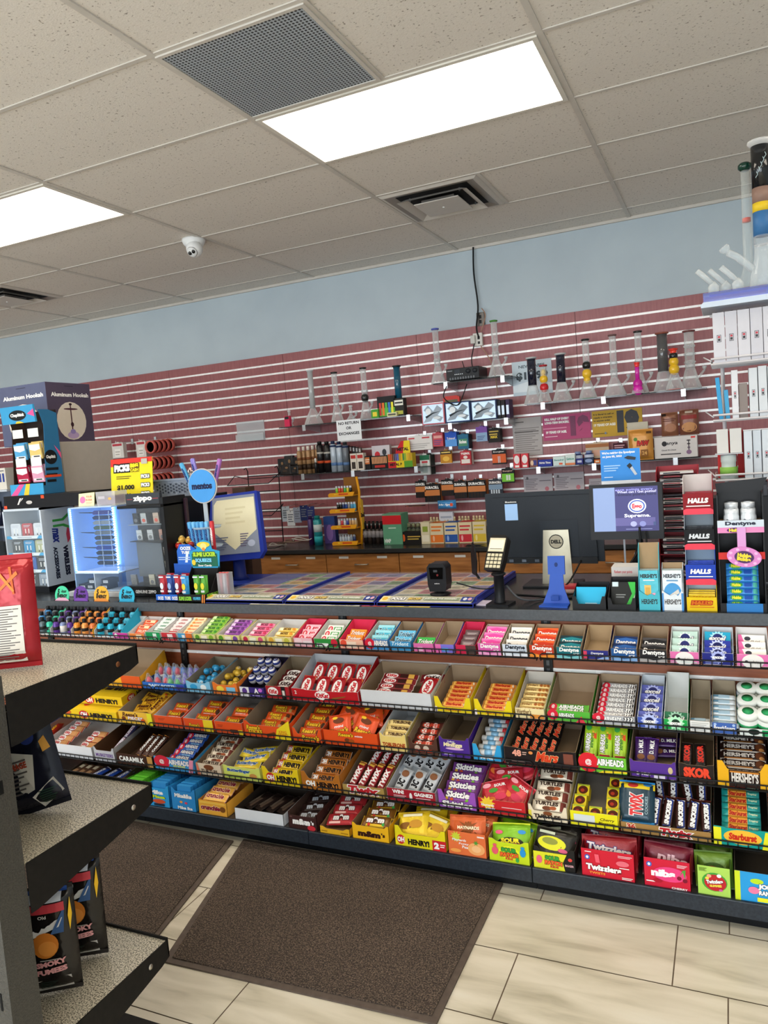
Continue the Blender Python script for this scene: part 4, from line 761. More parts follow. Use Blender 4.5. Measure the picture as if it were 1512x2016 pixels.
# ------------------------------------------------------------------ tier three
prev[0] = None
tray(3, 40, 122, .05, .06, '#4aa6d8', '#cfd4d8', 'blue tray of white packets', [t_('SMINT', .55, .5, .6, .5, W_, b=.04)], d=.2, hs=.05)
def OHBOX(px0, px1, lvl, nk, y0, lab):
    yf, zf, yb, zb = TI[3]; sl = math.atan2(zb-zf, yb-yf); xa, xb = XA(px0, yf, zf), XA(px1, yf, zf); w_ = xb-xa
    M = TM((xa+xb)/2, yf, zf+.001) @ RX(sl) @ TM(0, y0, lvl*.052)
    t = thing('candy_carton', M, lab, 'candy box', 'closed yellow candy cartons'); h = w_/2
    m = MB(); m.box(-h, h, 0, .22, 0, .05, mat('#e8c21c', 'card')); m.build('carton', t, bevel=.001)
    m = MB(); m.deco([('e', .34, .5, .10, .34, '#c9342a'), t_('OH', .34, .5, .14, .4, W_, b=.06), t_('HENRY!', .68, .5, .44, .42, '#1c1614', b=.06, i=.1)], w_, .22, TM(-h, 0, .0502)); m.build('lid_print', t)
    m = MB(); m.deco([('r', 0, .02, 1, .14, '#b8941a'), ('e', .4, .5, .09, .4, '#c9342a'), t_('OH', .4, .5, .12, .5, W_, b=.06), t_('HENRY!', .72, .5, .4, .5, '#1c1614', b=.06), ('e', .1, .6, .06, .2, '#d85a2a')], w_, .05, TM(-h, -.0003, 0) @ FRONT); m.build('front_print', t)
    m = MB(); m.deco([('e', .28, .5, .12, .34, '#c9342a'), t_('OH', .28, .5, .16, .4, W_, b=.06), t_('HENRY!', .68, .5, .44, .5, '#1c1614', b=.06)], .22, .05, Matrix(((0, 0, 1, h+.0003), (1, 0, 0, 0), (0, 1, 0, 0), (0, 0, 0, 1)))); m.build('side_print', t)
OHBOX(126, 232, 0, '', .0, 'closed yellow candy carton at the bottom of its stack, third wire shelf')
OHBOX(126, 232, 1, '', .05, 'closed yellow candy carton on top of its stack, third wire shelf')
prev[0] = 'yellow carton stack'
tray(3, 236, 303, .050, .085, '#f0bc3a', '#a59a88', 'golden candy bag tray', [t_("Reese's", .35, .7, .46, .38, '#5a2c14', b=.04, i=.2), t_('PIECES', .5, .36, .44, .26, W_, b=.03, o='#c0601c'), ('e', .15, .3, .06, .16, '#7a3a1c'), ('e', .72, .2, .06, .16, '#e2581c'), ('r', .86, 0, 1, 1, '#e8e02a')], [('at', 'reesepiece', [(-.05, .09, .035, 20, 8), (.02, .13, .05, 25, 12), (.3, .11, .055, 30, 70), (-.1, .16, .05, 25, -10)])], hs=.05)
tray(3, 306, 361, .046, .085, '#e2501c', '#c4c6ca', 'plain orange cup tray', [('lines', .15, .55, .4, .8, 3, '#a8381a')], [('rows', 'reesecup', 2, 32, .06, .06, .03, .008)], hs=.046)
tray(3, 364, 422, .046, .085, '#e2501c', '#c4c6ca', 'orange cup tray, yellow corner', [t_("Reese's", .36, .35, .36, .34, '#f4c22a', i=.2, o='#3a1c10'), ('r', .68, 0, 1, 1, '#efd02a')], [('rows', 'reesecup', 3, 32, .05, .05, .03, .008)], hs=.046)
tray(3, 425, 480, .046, .085, '#e2501c', '#b9b6b2', 'orange cup tray, brown label', [('lines', .1, .5, .3, .75, 2, '#a8381a'), ('r', .55, .1, .82, .4, '#5a2c18'), ('r', .84, 0, 1, .4, '#efd02a')], [('rows', 'reesecup', 2, 32, .05, .07, .03, .012)], hs=.046)
tray(3, 483, 575, .046, .095, '#e2501c', '#94826c', 'orange wafer stick tray', [t_("Reese's", .2, .72, .3, .42, '#f4c22a', b=.04, i=.2, o='#3a1c10'), t_('STICKS', .24, .34, .3, .34, '#f4c22a', b=.05, o='#3a1c10'), ('p', [(.46, .3), (.66, .55), (.7, .3), (.5, .1)], '#6a3a1c'), ('p', [(.66, 0), (1, 0), (1, 1.6), (.72, .8)], '#f0d426'), t_('KING', .84, .55, .16, .22, '#d8701c'), t_('GRAND', .84, .3, .2, .2, '#d8701c')], [('rows', 'reesestick', 3, 32, .05, .05, .034, .010)], hs=.06, notch=.1)
tray(3, 578, 636, .028, .09, '#e2501c', '#94826c', 'orange peanut butter bar tray', [t_("Reese's", .6, .5, .6, .7, '#f4c22a', b=.04, i=.2, o='#3a1c10')], [('rows', 'reesecup', 5, 36, .03, .045, .024, .008)], hs=.05, notch=.12)
tray(3, 639, 747, .054, .085, '#e2501c', '#8a3a1c', 'tray of orange candy bags', [t_("Reese's", .42, .72, .28, .26, '#f4c22a', b=.04, i=.2, o='#3a1c10'), t_('minis', .66, .68, .14, .12, W_), ('e', .44, .3, .05, .14, '#7a3a1c'), ('e', .52, .25, .05, .14, '#a8501c'), ('lines', .1, .1, .3, .25, 2, '#b83c1a')],
     [('at', 'reesebag', [(-.26, .04, .062, 50, 14), (.22, .045, .066, 48, -12), (-.2, .10, .075, 44, -16), (.22, .11, .078, 42, 14), (-.1, .16, .085, 40, 2), (.25, .18, .09, 38, -20)])], hs=.054)
tray(3, 750, 803, .052, .10, '#eccf78', '#d3d6d8', 'cream triangular bar tray', [t_('TOBLERONE', .52, .3, .86, .3, '#a8401c', b=.05)], [('rows', 'toble', 3, 30, .03, .030, .05, .010)], hs=.062, notch=.1)
tray(3, 806, 864, .034, .10, '#54352a', '#8c7a62', 'dark brown bar tray', [('e', .3, .5, .1, .3, '#c9b8a8'), ('e', .6, .5, .1, .3, '#c9b8a8'), t_('COFFEE', .5, .25, .6, .3, '#c93a24')], [('rows', 'coffee', 4, 32, .025, .034, .024, .008)], hs=.058, notch=.1)
tray(3, 867, 928, .060, .10, '#4a2a8a', '#7c6a54', 'purple tray with cream lettering', [t_('MiniEggs', .45, .62, .62, .3, '#f0e2b0', b=.05, i=.1), t_('Cadbury', .4, .86, .24, .12, W_, i=.2), ('e', .5, .4, .3, .07, '#d8b0d8'), ('r', .12, .1, .42, .3, '#7a5ab8'), ('lines', .14, .12, .4, .28, 2, '#e4daf2')], hs=.07, notch=.09)
tray(3, 932, 990, .016, .10, '#2f9cd4', '#8c7a62', 'bright blue tube tray', [t_('MINIS', .5, .5, .5, .5, W_, b=.05)], [('at', 'minitube', [(.05*(-1)**i, .02+.025*i, .022+.005*i, 0, 4*(-1)**i) for i in range(8)])], hs=.055, notch=.2)
tray(3, 994, 1137, .052, .095, '#1d1516', '#927c62', 'wide black bar tray', [t_('48', .18, .66, .13, .42, '#e8a08a', b=.05), ('lines', .26, .6, .32, .85, 2, '#d8b0a0'), ('lines', .1, .12, .28, .3, 1, '#b08a80'), t_('Mars', .6, .55, .32, .62, '#d6401f', b=.04, i=.35, o='#e8c08a', ow=.03), ('r', .83, .2, .96, .95, '#7a4436'), ('e', .38, .78, .03, .1, '#d88a4a')],
     [('cols', 'mars', 5, 1, 30, .06, 0, .03, 0, -.4, .12, 82), ('cols', 'mars', 5, 1, 30, .165, 0, .052, 0, -.38, .14, 80)], hs=.056, bc='#8c7a66')
tray(3, 1141, 1236, .052, .10, '#6fbf35', '#3a2c24', 'lime green strip tray', [('e', .2, .5, .22, .6, '#d8232f'), t_('@', .2, .5, .14, .4, W_), t_('AIRHEADS', .66, .6, .56, .42, W_, b=.05, o='#2a6a2a'), ('p', [(.4, 0), (1, .1), (1, .22), (.5, .14)], '#f0d02a')], [('cols', 'airxt', 3, 1, 44, .085, 0, .062, 0, -.33, .33, 90, 2)], hs=.052)
tray(3, 1240, 1333, .048, .11, '#53308c', '#94806a', 'violet milk chocolate tray', [('e', .88, .5, .05, .22, '#c8b48a'), ('r', .52, .02, .76, .22, '#d8cfe4'), t_('D. MILK', .3, .1, .3, .2, W_)], [('cols', 'milk', 2, 1, 40, .07, 0, .045, 0, -.3, -.06, 88), ('at', 'milk', [(.18, .12, .03, 14, 5), (.12, .15, .055, 20, 3)])], hs=.055, notch=.06)
tray(3, 1337, 1408, .052, .11, '#241b18', '#8f7b62', 'black toffee bar tray', [t_('SKOR', .52, .5, .78, .6, '#e2452c', b=.07)], [('cols', 'skor', 2, 1, 40, .07, 0, .042, 0, -.32, .12, 90)], hs=.056)
tray(3, 1412, 1520, .050, .115, '#e2a81c', '#5a4a3c', 'yellow and brown almond tray', [('r', .22, 0, .8, 1, '#2a1814'), t_("HERSHEY'S", .52, .5, .5, .62, '#d8d2ca', b=.04), ('r', .24, .85, .78, .95, '#c07a2c')], [('rows', 'hersh', 6, 34, .035, .038, .030, .010)], hs=.075, notch=.15)
# ------------------------------------------------------------------ tier four
prev[0] = None
tray(4, -30, 50, .045, .07, '#8f9ad0', '#a08a70', 'lilac bar tray at the far left', [('r', .4, .2, .8, .8, '#e6e6f0')], [('rows', 'aero', 4, 28, .04, .045, .03, .008)], hs=.045)
tray(4, 53, 87, .046, .06, '#a8301c', '#c9a896', 'red roll tray', [('e', .4, .6, .3, .25, '#e8a83a'), ('r', 0, 0, .2, 1, '#4a9fd0')], [('cols', 'rolo', 1, 1, 12, .12, 0, .045, 0, .0, .0, 88)], hs=.046)
tray(4, 90, 185, .052, .075, '#d8d9dc', '#e0e0e0', 'white tray of red wafers', [('lines', .02, .05, .98, .15, 1, '#c9cacd')], [('rows', 'kitorange', 5, 26, .04, .036, .040, .007, -.28), ('rows', 'kitorange', 3, 26, .05, .04, .040, .008, .28)], hs=.052)
tray(4, 188, 229, .046, .085, '#b9b9be', '#6a4a34', 'silver bar tray', [t_('MUSKETEERS', .5, .5, .84, .3, '#6a4a8a', b=.04)], [('cols', 'musk', 1, 2, 22, .07, .1, .04, .03, .2, .2, 86)], hs=.06, notch=.1)
tray(4, 232, 303, .044, .075, '#3c1f14', '#5c4534', 'brown caramel bar tray', [t_('CARAMILK', .42, .45, .7, .5, W_, b=.04), ('r', .86, .0, 1, 1, '#c0904e')], [('cols', 'caramilk', 3, 1, 26, .10, 0, .05, 0, -.05, .3, 76)], hs=.044)
tray(4, 306, 386, .052, .09, '#3f9ad4', '#7a5f48', 'bright blue strip tray', [('e', .2, .55, .2, .5, '#d4243c'), t_('@', .2, .55, .12, .36, W_), t_('AIRHEADS', .62, .62, .5, .4, W_, b=.05, o='#1d4a9a'), t_('xtremes', .62, .3, .3, .16, '#e8f06a'), ('p', [(.84, 0), (.94, 0), (1, 1), (.9, 1)], '#e890a8')], [('rows', 'airblue', 5, 30, .04, .036, .036, .008)], hs=.052)
tray(4, 389, 439, .046, .09, '#e0cdb2', '#7a634e', 'first cream pecan tray', [t_('TURTLES', .5, .25, .66, .3, '#3a2418', b=.04), ('e', .5, .65, .2, .22, '#7a4424'), ('p', [(0, 0), (.14, 0), (.06, 1), (0, 1)], '#d87a5a')], [('rows', 'turtle', 5, 34, .03, .038, .030, .009)], hs=.046)
tray(4, 442, 516, .048, .09, '#d6e06a', '#b0a694', 'lemon crispy bar tray', [t_('Butterfinger', .42, .64, .62, .32, '#245c9c', b=.05, i=.1, o=W_), ('r', .1, .1, .5, .25, '#a8c84a'), ('e', .8, .3, .1, .2, '#c98f4a')], [('at', 'butterf', [(-.05, .06, .035, 25, 5), (.1, .09, .05, 28, 18), (-.1, .12, .05, 30, -8), (.2, .14, .06, 30, 12)])], hs=.052, notch=.08)
tray(4, 519, 592, .044, .09, '#eacb1c', '#a08a6c', 'yellow nut bar tray', [('e', .22, .5, .12, .42, '#c9342a'), t_('OH', .22, .5, .2, .44, W_, b=.06), t_('HENRY!', .66, .5, .54, .5, '#1c1614', b=.06)], [('rows', 'ohyel', 4, 34, .03, .045, .036, .010)], hs=.066, notch=.14)
tray(4, 596, 674, .040, .09, '#b06a22', '#8a745c', 'orange brown nut bar tray', [t_('OH', .22, .5, .24, .5, W_, b=.06), t_('HENRY!', .66, .5, .56, .5, '#1c1210', b=.06, o='#d98a3a')], [('rows', 'ohora', 4, 34, .03, .045, .034, .010)], hs=.066, notch=.14)
tray(4, 676, 759, .036, .095, '#a88a4a', '#8a745c', 'tan biscuit bar tray', [t_('Twix', .5, .5, .74, .8, '#b8242c', b=.06, i=.15, o=W_)], [('cols', 'twixbar', 4, 1, 34, .07, 0, .042, 0, -.33, .38, 76), ('cols', 'twixbar', 3, 1, 34, .17, 0, .066, 0, -.1, .42, 74)], hs=.036)
tray(4, 763, 860, .044, .09, '#9c1c2a', '#c9c9cc', 'dark red cookie bar tray', [t_('WIN!', .24, .72, .24, .32, W_, b=.05), t_('GAGNEZ!', .76, .66, .38, .3, W_, b=.05), ('lines', .14, .3, .4, .52, 2, '#e8c8cc'), ('lines', .6, .25, .9, .48, 2, '#e8c8cc'), ('e', .5, .4, .03, .3, '#e8e0e0')], [('cols', 'bueno', 3, 1, 34, .06, 0, .042, 0, -.3, .3, 74), ('cols', 'bueno', 4, 1, 34, .17, 0, .068, 0, -.34, .36, 68)], hs=.044, side='#d8c8c4')
tray(4, 864, 940, .026, .095, '#9a54b8', '#6a5240', 'purple fruit candy tray', [t_('Skittles', .5, .5, .8, .76, W_, b=.05, o='#3c1a50')], [('rows', 'skitt', 4, 36, .03, .045, .03, .012)], hs=.062, notch=.16)
tray(4, 943, 1037, .046, .10, '#c8262c', '#9c8468', 'red gummy bag tray', [('b', .2, .7, .1, .17, 10, '#f0c83a'), t_('Maynards', .2, .5, .28, .22, W_, i=.1), ('lines', .5, .5, .92, .62, 1, '#f0c8c8'), t_('candy', .26, .25, .2, .16, '#bfe0f4')], [('at', 'mayred', [(-.2, .055, .045, 36, 20), (.22, .07, .05, 36, -30), (0, .12, .065, 36, 12), (-.2, .17, .075, 34, -26), (.2, .19, .08, 32, 30)])], hs=.05)
tray(4, 1041, 1119, .030, .10, '#e6d6b8', '#8c8478', 'second cream pecan tray', [t_('TURTLES', .48, .35, .7, .46, '#3a2418', b=.05), ('r', 0, 0, .08, 1, '#e0d04a'), ('e', .5, .8, .12, .2, '#7a4424')], [('rows', 'turtle', 3, 34, .035, .045, .034, .012), ('rows', 'turtle', 1, 34, .19, .045, .07, .012)], hs=.05, notch=.1)
tray(4, 1123, 1219, .046, .10, '#e8de1c', '#9a948c', 'yellow cherry chocolate tray', [t_('Cherry', .78, .5, .3, .24, '#4a3018', i=.2), t_('Blossom', .76, .22, .34, .2, '#4a3018', i=.2), ('r', .08, .2, .52, .8, '#d4dad8')], [('cols', 'cherryb', 3, 1, 30, .03, 0, .028, 0, -.36, .4, 0, 1), ('cols', 'cherryb', 2, 1, 30, .08, 0, .038, 0, -.36, .36, 0, 1), ('cols', 'cherryb', 2, 1, 30, .13, 0, .048, 0, -.34, .34, 0, 1), ('at', 'cherryb', [(.36, .18, .058, 30, 0)])], hs=.046)
tray(4, 1222, 1402, .030, .105, '#a07a44', '#86715a', 'widest tan bar tray', [t_('36', .12, .6, .1, .56, '#b83a2c', b=.05, o='#f0e0c0'), t_('Twix', .62, .45, .36, .8, '#b8242c', b=.06, i=.15, o=W_)],
     [('at', 'twixbag', [(-.34, .075, .07, 46, 0)]), ('cols', 'snick', 5, 1, 36, .075, 0, .04, 0, -.12, .46, 88, 5), ('cols', 'snick', 4, 1, 36, .18, 0, .07, 0, -.1, .4, 96, 7)], hs=.03)
tray(4, 1405, 1518, .052, .10, '#149a90', '#3a3630', 'teal fruit chew tray', [('e', .52, .45, .34, .42, '#f0b83a'), t_('Starburst', .52, .48, .5, .4, '#c8301c', b=.06, i=.1), ('r', .0, 0, .14, 1, '#e6e02a'), ('p', [(.86, 0), (1, 0), (1, 1), (.92, 1)], '#e6e02a')], [('rows', 'starteal', 7, 38, .04, .030, .040, .006)], hs=.055)
# ------------------------------------------------------------------ bottom deck
prev[0] = None
DD = .30
tray(5, 100, 205, .03, .06, '#6a5a4a', '#5a4a3c', 'tray of blue cookie bars', [], [('cols', 'hcookie', 3, 1, 10, .13, 0, .035, 0, .0, .45, 70), ('cols', 'hbrown', 3, 1, 10, .13, 0, .035, 0, -.42, -.15, 76)], d=DD, hs=.03)
tray(5, 209, 249, .03, .075, '#3a2f28', '#8a7a68', 'dim tray of dark bars', [], [('rows', 'darkbar', 3, 10, .08, .05, .02, .004)], d=DD, hs=.03)
def UPRIGHT(px0, px1, item, n, outc, nick, items, pk):
    t, M, w_, d = tray(5, px0, px1, .085, .085, outc, outc, nick, items, [], d=DD, hs=.10, notch=.12)
    for i in range(n):
        A = M @ TM(0, .018+i*.028, .0545) @ RX(PI/2-.03)
        put(item, A, '%s in the %s, %s' % (GOODS[item][3], nick, 'frontmost' if i == 0 else ORD[i]+' from front'), '%ses in the %s' % (GOODS[item][3], nick))
UPRIGHT(248, 292, 'mikegreen', 7, '#4fae2c', 'green upright box tray', [t_('Mike&Ike', .5, .3, .8, .3, W_, b=.05)], 0)
UPRIGHT(294, 336, 'mikeblue', 9, '#2a96d4', 'blue tray with green lettering', [t_('Mike', .42, .78, .6, .22, W_, b=.06), t_('Mega', .5, .52, .6, .2, '#c8e02a', b=.06, o='#1c6a3a'), ('e', .5, .3, .3, .12, '#c8502c'), ('r', .25, .06, .75, .18, '#1a2a3a')], 0)
UPRIGHT(339, 388, 'mikeblue', 9, '#2a86c8', 'second blue upright box tray', [t_('Mike&Ike', .5, .78, .7, .22, W_, b=.05), ('e', .4, .45, .06, .06, '#e89a3a'), ('e', .6, .42, .06, .06, '#d8405c'), t_('Mike Ike', .55, .15, .6, .16, W_, b=.04)], 0)
tray(5, 392, 449, .062, .075, '#e8a83a', '#c98a3a', 'gold honeycomb bar tray', [t_('crunchie', .42, .52, .68, .34, '#8c2038', b=.06, i=.1, o='#f7e0b0'), ('e', .85, .5, .1, .2, '#7a4a1c'), ('r', .05, .8, .95, .95, '#f0c050')], [('rows', 'crunch', 4, 28, .03, .045, .066, .008)], d=.2, hs=.062)
tray(5, 463, 560, .05, .06, '#dfe3e8', '#3a322c', 'white tray on the deck', [('lines', .02, .06, .98, .14, 1, '#cfd3d8')], [('cols', 'darkbar', 4, 1, 8, .12, 0, .03, 0, -.33, .36, 70)], d=.26, hs=.05)
tray(5, 569, 626, .056, .085, '#3c211e', '#4c3830', 'chocolate brown candy tray', [t_('m&m', .45, .58, .62, .46, W_, b=.08, i=.05), t_("'s", .84, .6, .1, .3, W_, b=.05), ('e', .8, .2, .14, .2, '#c8303a'), ('e', .1, .9, .05, .05, '#6a4a44')], [('cols', 'mmbrown', 1, 4, 24, .05, .05, .035, .012, .05, .05, 12)], d=DD, hs=.07, notch=.05)
tray(5, 630, 690, .022, .085, '#e0ac24', '#8a6a4c', 'tray of red candy bags', [('lines', .05, .3, .25, .7, 1, '#a87a14'), ('lines', .7, .3, .95, .7, 1, '#a87a14')], [('cols', 'mmred', 1, 4, 24, .06, .055, .035, .014, .02, .02, 10)], d=DD, hs=.03)
tray(5, 694, 768, .056, .085, '#eeb41c', '#8a6a4c', 'yellow candy tray, brown lettering', [t_('m&m', .46, .45, .62, .44, '#3a1c14', b=.08, i=.05), t_("'s", .84, .5, .1, .3, '#3a1c14', b=.05)], [('cols', 'mmyel', 1, 4, 26, .04, .05, .055, .010, .06, .06, 6)], d=DD, hs=.066, notch=.08)
tray(5, 778, 880, .052, .085, '#e6d41c', '#5a4a30', 'wide yellow nut candy tray', [('e', .12, .5, .08, .36, '#c9342a'), t_('OH', .12, .5, .14, .4, W_, b=.06), t_('HENRY!', .47, .42, .42, .46, '#1c1614', b=.06), ('r', .74, .0, 1, .8, '#c8242c'), t_('2', .82, .42, .1, .5, W_, b=.07), ('lines', .89, .3, .98, .6, 2, W_)], [('at', 'ohbag', [(-.22, .05, .055, 46, 10), (.2, .06, .05, 42, -14), (0, .11, .055, 36, 4), (.2, .17, .055, 34, 8)])], d=DD, hs=.08, notch=.12)
tray(5, 883, 960, .09, .09, '#e2703c', '#a85a3a', 'orange peach candy box', [('b', .22, .78, .08, .15, 10, '#c8d03a'), t_('Maynards', .3, .64, .36, .13, W_, i=.1), t_('Fuzzy', .42, .5, .26, .1, W_, i=.1), t_('Peach', .5, .38, .26, .12, W_, i=.1), ('e', .74, .36, .22, .26, '#f0a868'), ('e', .74, .36, .12, .14, '#f4bc84'), ('e', .2, .2, .14, .08, '#f0a050'), ('b', .74, .62, .03, .08, 6, '#4f9b3a'), ('r', .78, .86, .96, .93, '#f0d8c8')], [('at', 'maypeach', [(-.05, .035, .075, 62, 4), (.1, .085, .07, 50, -6), (0, .14, .06, 40, 3)])], d=DD, hs=.09)
tray(5, 963, 1045, .075, .09, '#c2d61e', '#a08468', 'lime sour gummy tray', [('e', .5, .5, .26, .34, '#e0e32a'), t_('SOUR', .5, .64, .38, .22, '#3a9a3a', b=.08, o='#1d2a14'), t_('PATCH', .5, .4, .44, .22, '#e8632a', b=.08, o='#1d2a14'), t_('KIDS', .5, .22, .18, .1, '#c8242c', b=.05), ('e', .16, .55, .08, .2, '#e05a6a'), ('e', .16, .82, .05, .08, '#e05a6a'), ('e', .84, .6, .07, .2, '#2a8fd0'), ('e', .84, .84, .05, .08, '#2a8fd0'), ('e', .7, .22, .04, .12, '#3aa04a')], [('at', 'sourpatch', [(.0, .04, .066, 56, 5), (.08, .085, .062, 46, -8), (-.05, .135, .06, 40, 6), (.05, .19, .055, 36, -4)])], d=DD, hs=.085)
tray(5, 1051, 1135, .062, .09, '#1c1a18', '#3a342e', 'black sour gummy tray', [('p', [(0, 0), (.75, 0), (.7, .5), (.8, 1), (0, 1)], '#d8d62a'), t_('SOUR', .46, .7, .36, .26, '#3a9a3a', b=.08, o='#1d2a14'), t_('PATCH', .48, .42, .42, .26, '#e8632a', b=.08, o='#1d2a14'), t_('KIDS', .5, .2, .2, .12, '#c8242c', b=.05), ('e', .14, .55, .07, .24, '#e0607a'), ('e', .88, .75, .05, .1, '#d8453c'), t_('BIGGER', .86, .4, .2, .12, '#e8b4bc')], [('at', 'sourblack', [(-.05, .04, .066, 54, -6), (.08, .09, .062, 46, 8), (0, .15, .058, 40, 0)])], d=DD, hs=.08)
tray(5, 1145, 1252, .098, .11, '#c81c30', '#6a1820', 'large red licorice box', [('e', .12, .7, .05, .09, '#3a5ab0'), ('e', .12, .7, .025, .05, W_), t_('Twizzlers', .42, .36, .66, .22, W_, b=.06, o='#7a0f1c', rot=-.02), t_('TWISTS', .3, .16, .3, .08, '#f0a83a'), ('e', .78, .62, .12, .1, '#e06a78'), ('lines', .7, .82, .96, .92, 2, '#f0c0c4'), ('lines', .08, .88, .2, .94, 1, W_), ('p', [(.28, .55), (.36, .55), (.34, .85), (.26, .85)], '#e85a6a'), ('lines', .76, .06, .96, .16, 2, W_), ('lines', .72, .44, .9, .5, 1, W_)], [('at', 'twizz', [(-.0, .05, .066, 66, 3), (.0, .11, .066, 58, -3), (0, .17, .06, 50, 2)])], d=DD, hs=.098, side='#a81424')
tray(5, 1268, 1362, .098, .11, '#c81c36', '#5a1620', 'red licorice bites box', [('e', .12, .78, .06, .09, '#3a5ab0'), ('e', .12, .78, .03, .05, W_), ('e', .56, .5, .36, .26, '#e0407a'), t_('nibs', .42, .52, .52, .26, W_, b=.06), ('e', .76, .42, .05, .07, '#7a0f2a'), ('e', .88, .36, .05, .07, '#7a0f2a'), ('p', [(.76, .48), (.84, .72), (.9, .74), (.88, .42), (.84, .66)], '#4f9b3a'), ('lines', .72, .78, .94, .9, 3, '#f4c8d0'), ('lines', .05, .16, .24, .24, 1, W_), t_('CHERRY', .76, .06, .34, .07, W_), ('e', .3, .24, .1, .06, '#a8142a')], [('at', 'nibs', [(.0, .05, .066, 66, -3), (.0, .11, .066, 58, 3)])], d=DD, hs=.098, side='#a81424')
tray(5, 1373, 1441, .098, .11, '#a8d05a', '#2a3a1a', 'lime green gummy box', [('e', .52, .48, .38, .32, '#3f9a3a'), ('e', .54, .46, .33, .28, '#b8242c'), t_('Twizzlers', .52, .5, .5, .13, W_, b=.06, rot=.15, o='#5a0f14'), t_('GUMMIES', .55, .36, .36, .08, '#f0e04a', b=.05, rot=.12), ('e', .36, .68, .07, .06, '#f0a080'), ('e', .66, .72, .07, .06, W_), ('e', .3, .6, .06, .05, '#f0d04a'), ('lines', .06, .82, .3, .95, 4, '#5a7a2a'), ('e', .7, .24, .06, .04, '#c85a9a')], [('at', 'gummygreen', [(.0, .05, .062, 66, 3), (.0, .11, .06, 58, 0)])], d=DD, hs=.098)
tray(5, 1447, 1560, .098, .10, '#2a96d4', '#4a443c', 'blue hard candy box', [('r', 0, 0, .1, 1, '#c8d82a'), ('e', .4, .72, .12, .09, '#b8d82a'), t_('JOLLY', .62, .55, .4, .2, W_, b=.07, o='#2a2c30'), t_('RANCHER', .66, .36, .46, .16, W_, b=.06, o='#2a2c30'), ('e', .34, .42, .1, .12, '#e07aa0'), ('r', .4, .06, .7, .2, '#e0e02a')], d=DD, hs=.098)
# ================================================================== THINGS ON THE SALES COUNTER
SIDE = Matrix(((0, 0, 1, 0), (1, 0, 0, 0), (0, 1, 0, 0), (0, 0, 0, 1)))      # u -> y, v -> z, n -> +x
def B(x0, x1, y0, y1, z0, z1, m, **k): mb = MB(); mb.box(x0, x1, y0, y1, z0, z1, mat(m[0], m[1]) if isinstance(m, tuple) else m, **k); return mb
def G(px0, px1, pyb, pyt, Y):     # an upright rectangle of the photo, standing at distance Y
    xm, ym = (px0+px1)/2, (pyb+pyt)/2
    return XA2(px0, ym, Y), XA2(px1, ym, Y), AT(xm, pyb, Y).z, AT(xm, pyt, Y).z
def XA2(px, py, Y): return AT(px, py, Y).x
def single(name, mb, M, label, cat, group=None, bevel=0, kind=None):
    o = mb.build(name, None, M if isinstance(M, Matrix) else TM(*M), bevel=bevel); return tag(o, label, cat, group, kind)
# --- energy shots on the top wire shelf
bot = {}
def shotbottle(col, M, label, grp):
    if col not in bot:
        t = thing('energy_shot', M, label, 'bottle', grp); bot[col] = t
        m = MB(); m.lathe([(0, 0), (.015, 0), (.0165, .004), (.0155, .028), (.0165, .05), (.0145, .056), (.008, .062), (.008, .066)], 14, mat(col, 'foil'))
        m.lathe([(.0169, .012), (.0161, .028), (.0169, .044)], 14, mat('#e8e4dc', 'ink')) if col == '#7f8fb8' else m.lathe([(.0169, .020), (.0161, .028), (.0166, .036)], 14, mat('#22201e', 'ink')); m.build('bottle_body', t)
        m = MB(); m.lathe([(.0095, .063), (.0105, .066), (.0105, .080), (.009, .083), (0, .083)], 14, mat('#1b1a1c', 'plastic')); m.build('cap', t)
        return
    copytree(bot[col], M, label)['group'] = grp
yf, zf, yb, zb = TI[1]
def stand5(px0, px1, hcol, hcol2, cols, nick, hx):
    xa, xb = XA(px0, yf, zf), XA(px1, yf, zf); w_ = xb-xa; x = (xa+xb)/2
    t = thing('energy_shot_stand', (x, yf+.006, zf+.002), '%s energy shot stand with round header card, top shelf at left' % nick, 'display stand', 'energy shot stands'); h = w_/2
    m = MB()
    for k in range(3): m.box(-h+.002, h-.002, .004+k*.044, .046+k*.044, 0, .004+.020*k, mat('#e1e4e6', 'card'))
    for s in (-h, h-.002): m.prism([(0, 0), (.15, 0), (.15, .135), (0, .035)], .002, mat(hcol if s > 0 else '#d9dcde', 'card'), TM(s, 0, 0) @ SIDE)
    m.build('stepped_tray', t)
    m = MB(); A = TM(0, .145, .085) @ RX(-.12) @ FRONT; cx = (hx)*h
    m.prism([(-h, 0), (h, 0), (h, .040), (cx+.055, .07), (cx-.055, .07), (-h, .04)], .002, mat('#161616', 'card'), A)
    n = 24; r = .052; m.prism([(cx+r*math.cos(2*PI*i/n), .092+r*math.sin(2*PI*i/n)) for i in range(n)], .0025, mat(hcol, 'card'), A @ TM(0, 0, -.0002))
    m.deco([('p', [(.0, .30), (1, .30), (1, .42), (.72, .56), (.28, .56), (0, .42)], hcol2), t_('5', .30, .78, .15, .20, '#1a1a1a', b=.05, i=.2), t_('-hour', .62, .80, .34, .12, '#1a1a1a', i=.2), t_('ENERGY', .52, .62, .62, .13, '#1a1a1a', b=.05, i=.1), t_('EXTRA', .5, .30, .5, .10, W_, b=.05), t_('STRENGTH', .5, .19, .44, .05, W_)], .12, .145, A @ TM(cx-.06, 0, .0026)); m.build('header_card', t)
    for k in range(3):
        for j, col in enumerate(cols):
            xx_ = x-h+.020+j*(w_-.04)/(len(cols)-1)
            shotbottle(col, TM(xx_, yf+.030+k*.044, zf+.0065+.020*k), '%s row, %s bottle of the %s energy shot stand' % (['front', 'middle', 'back'][k], ORL[j], nick), 'energy shot bottles')
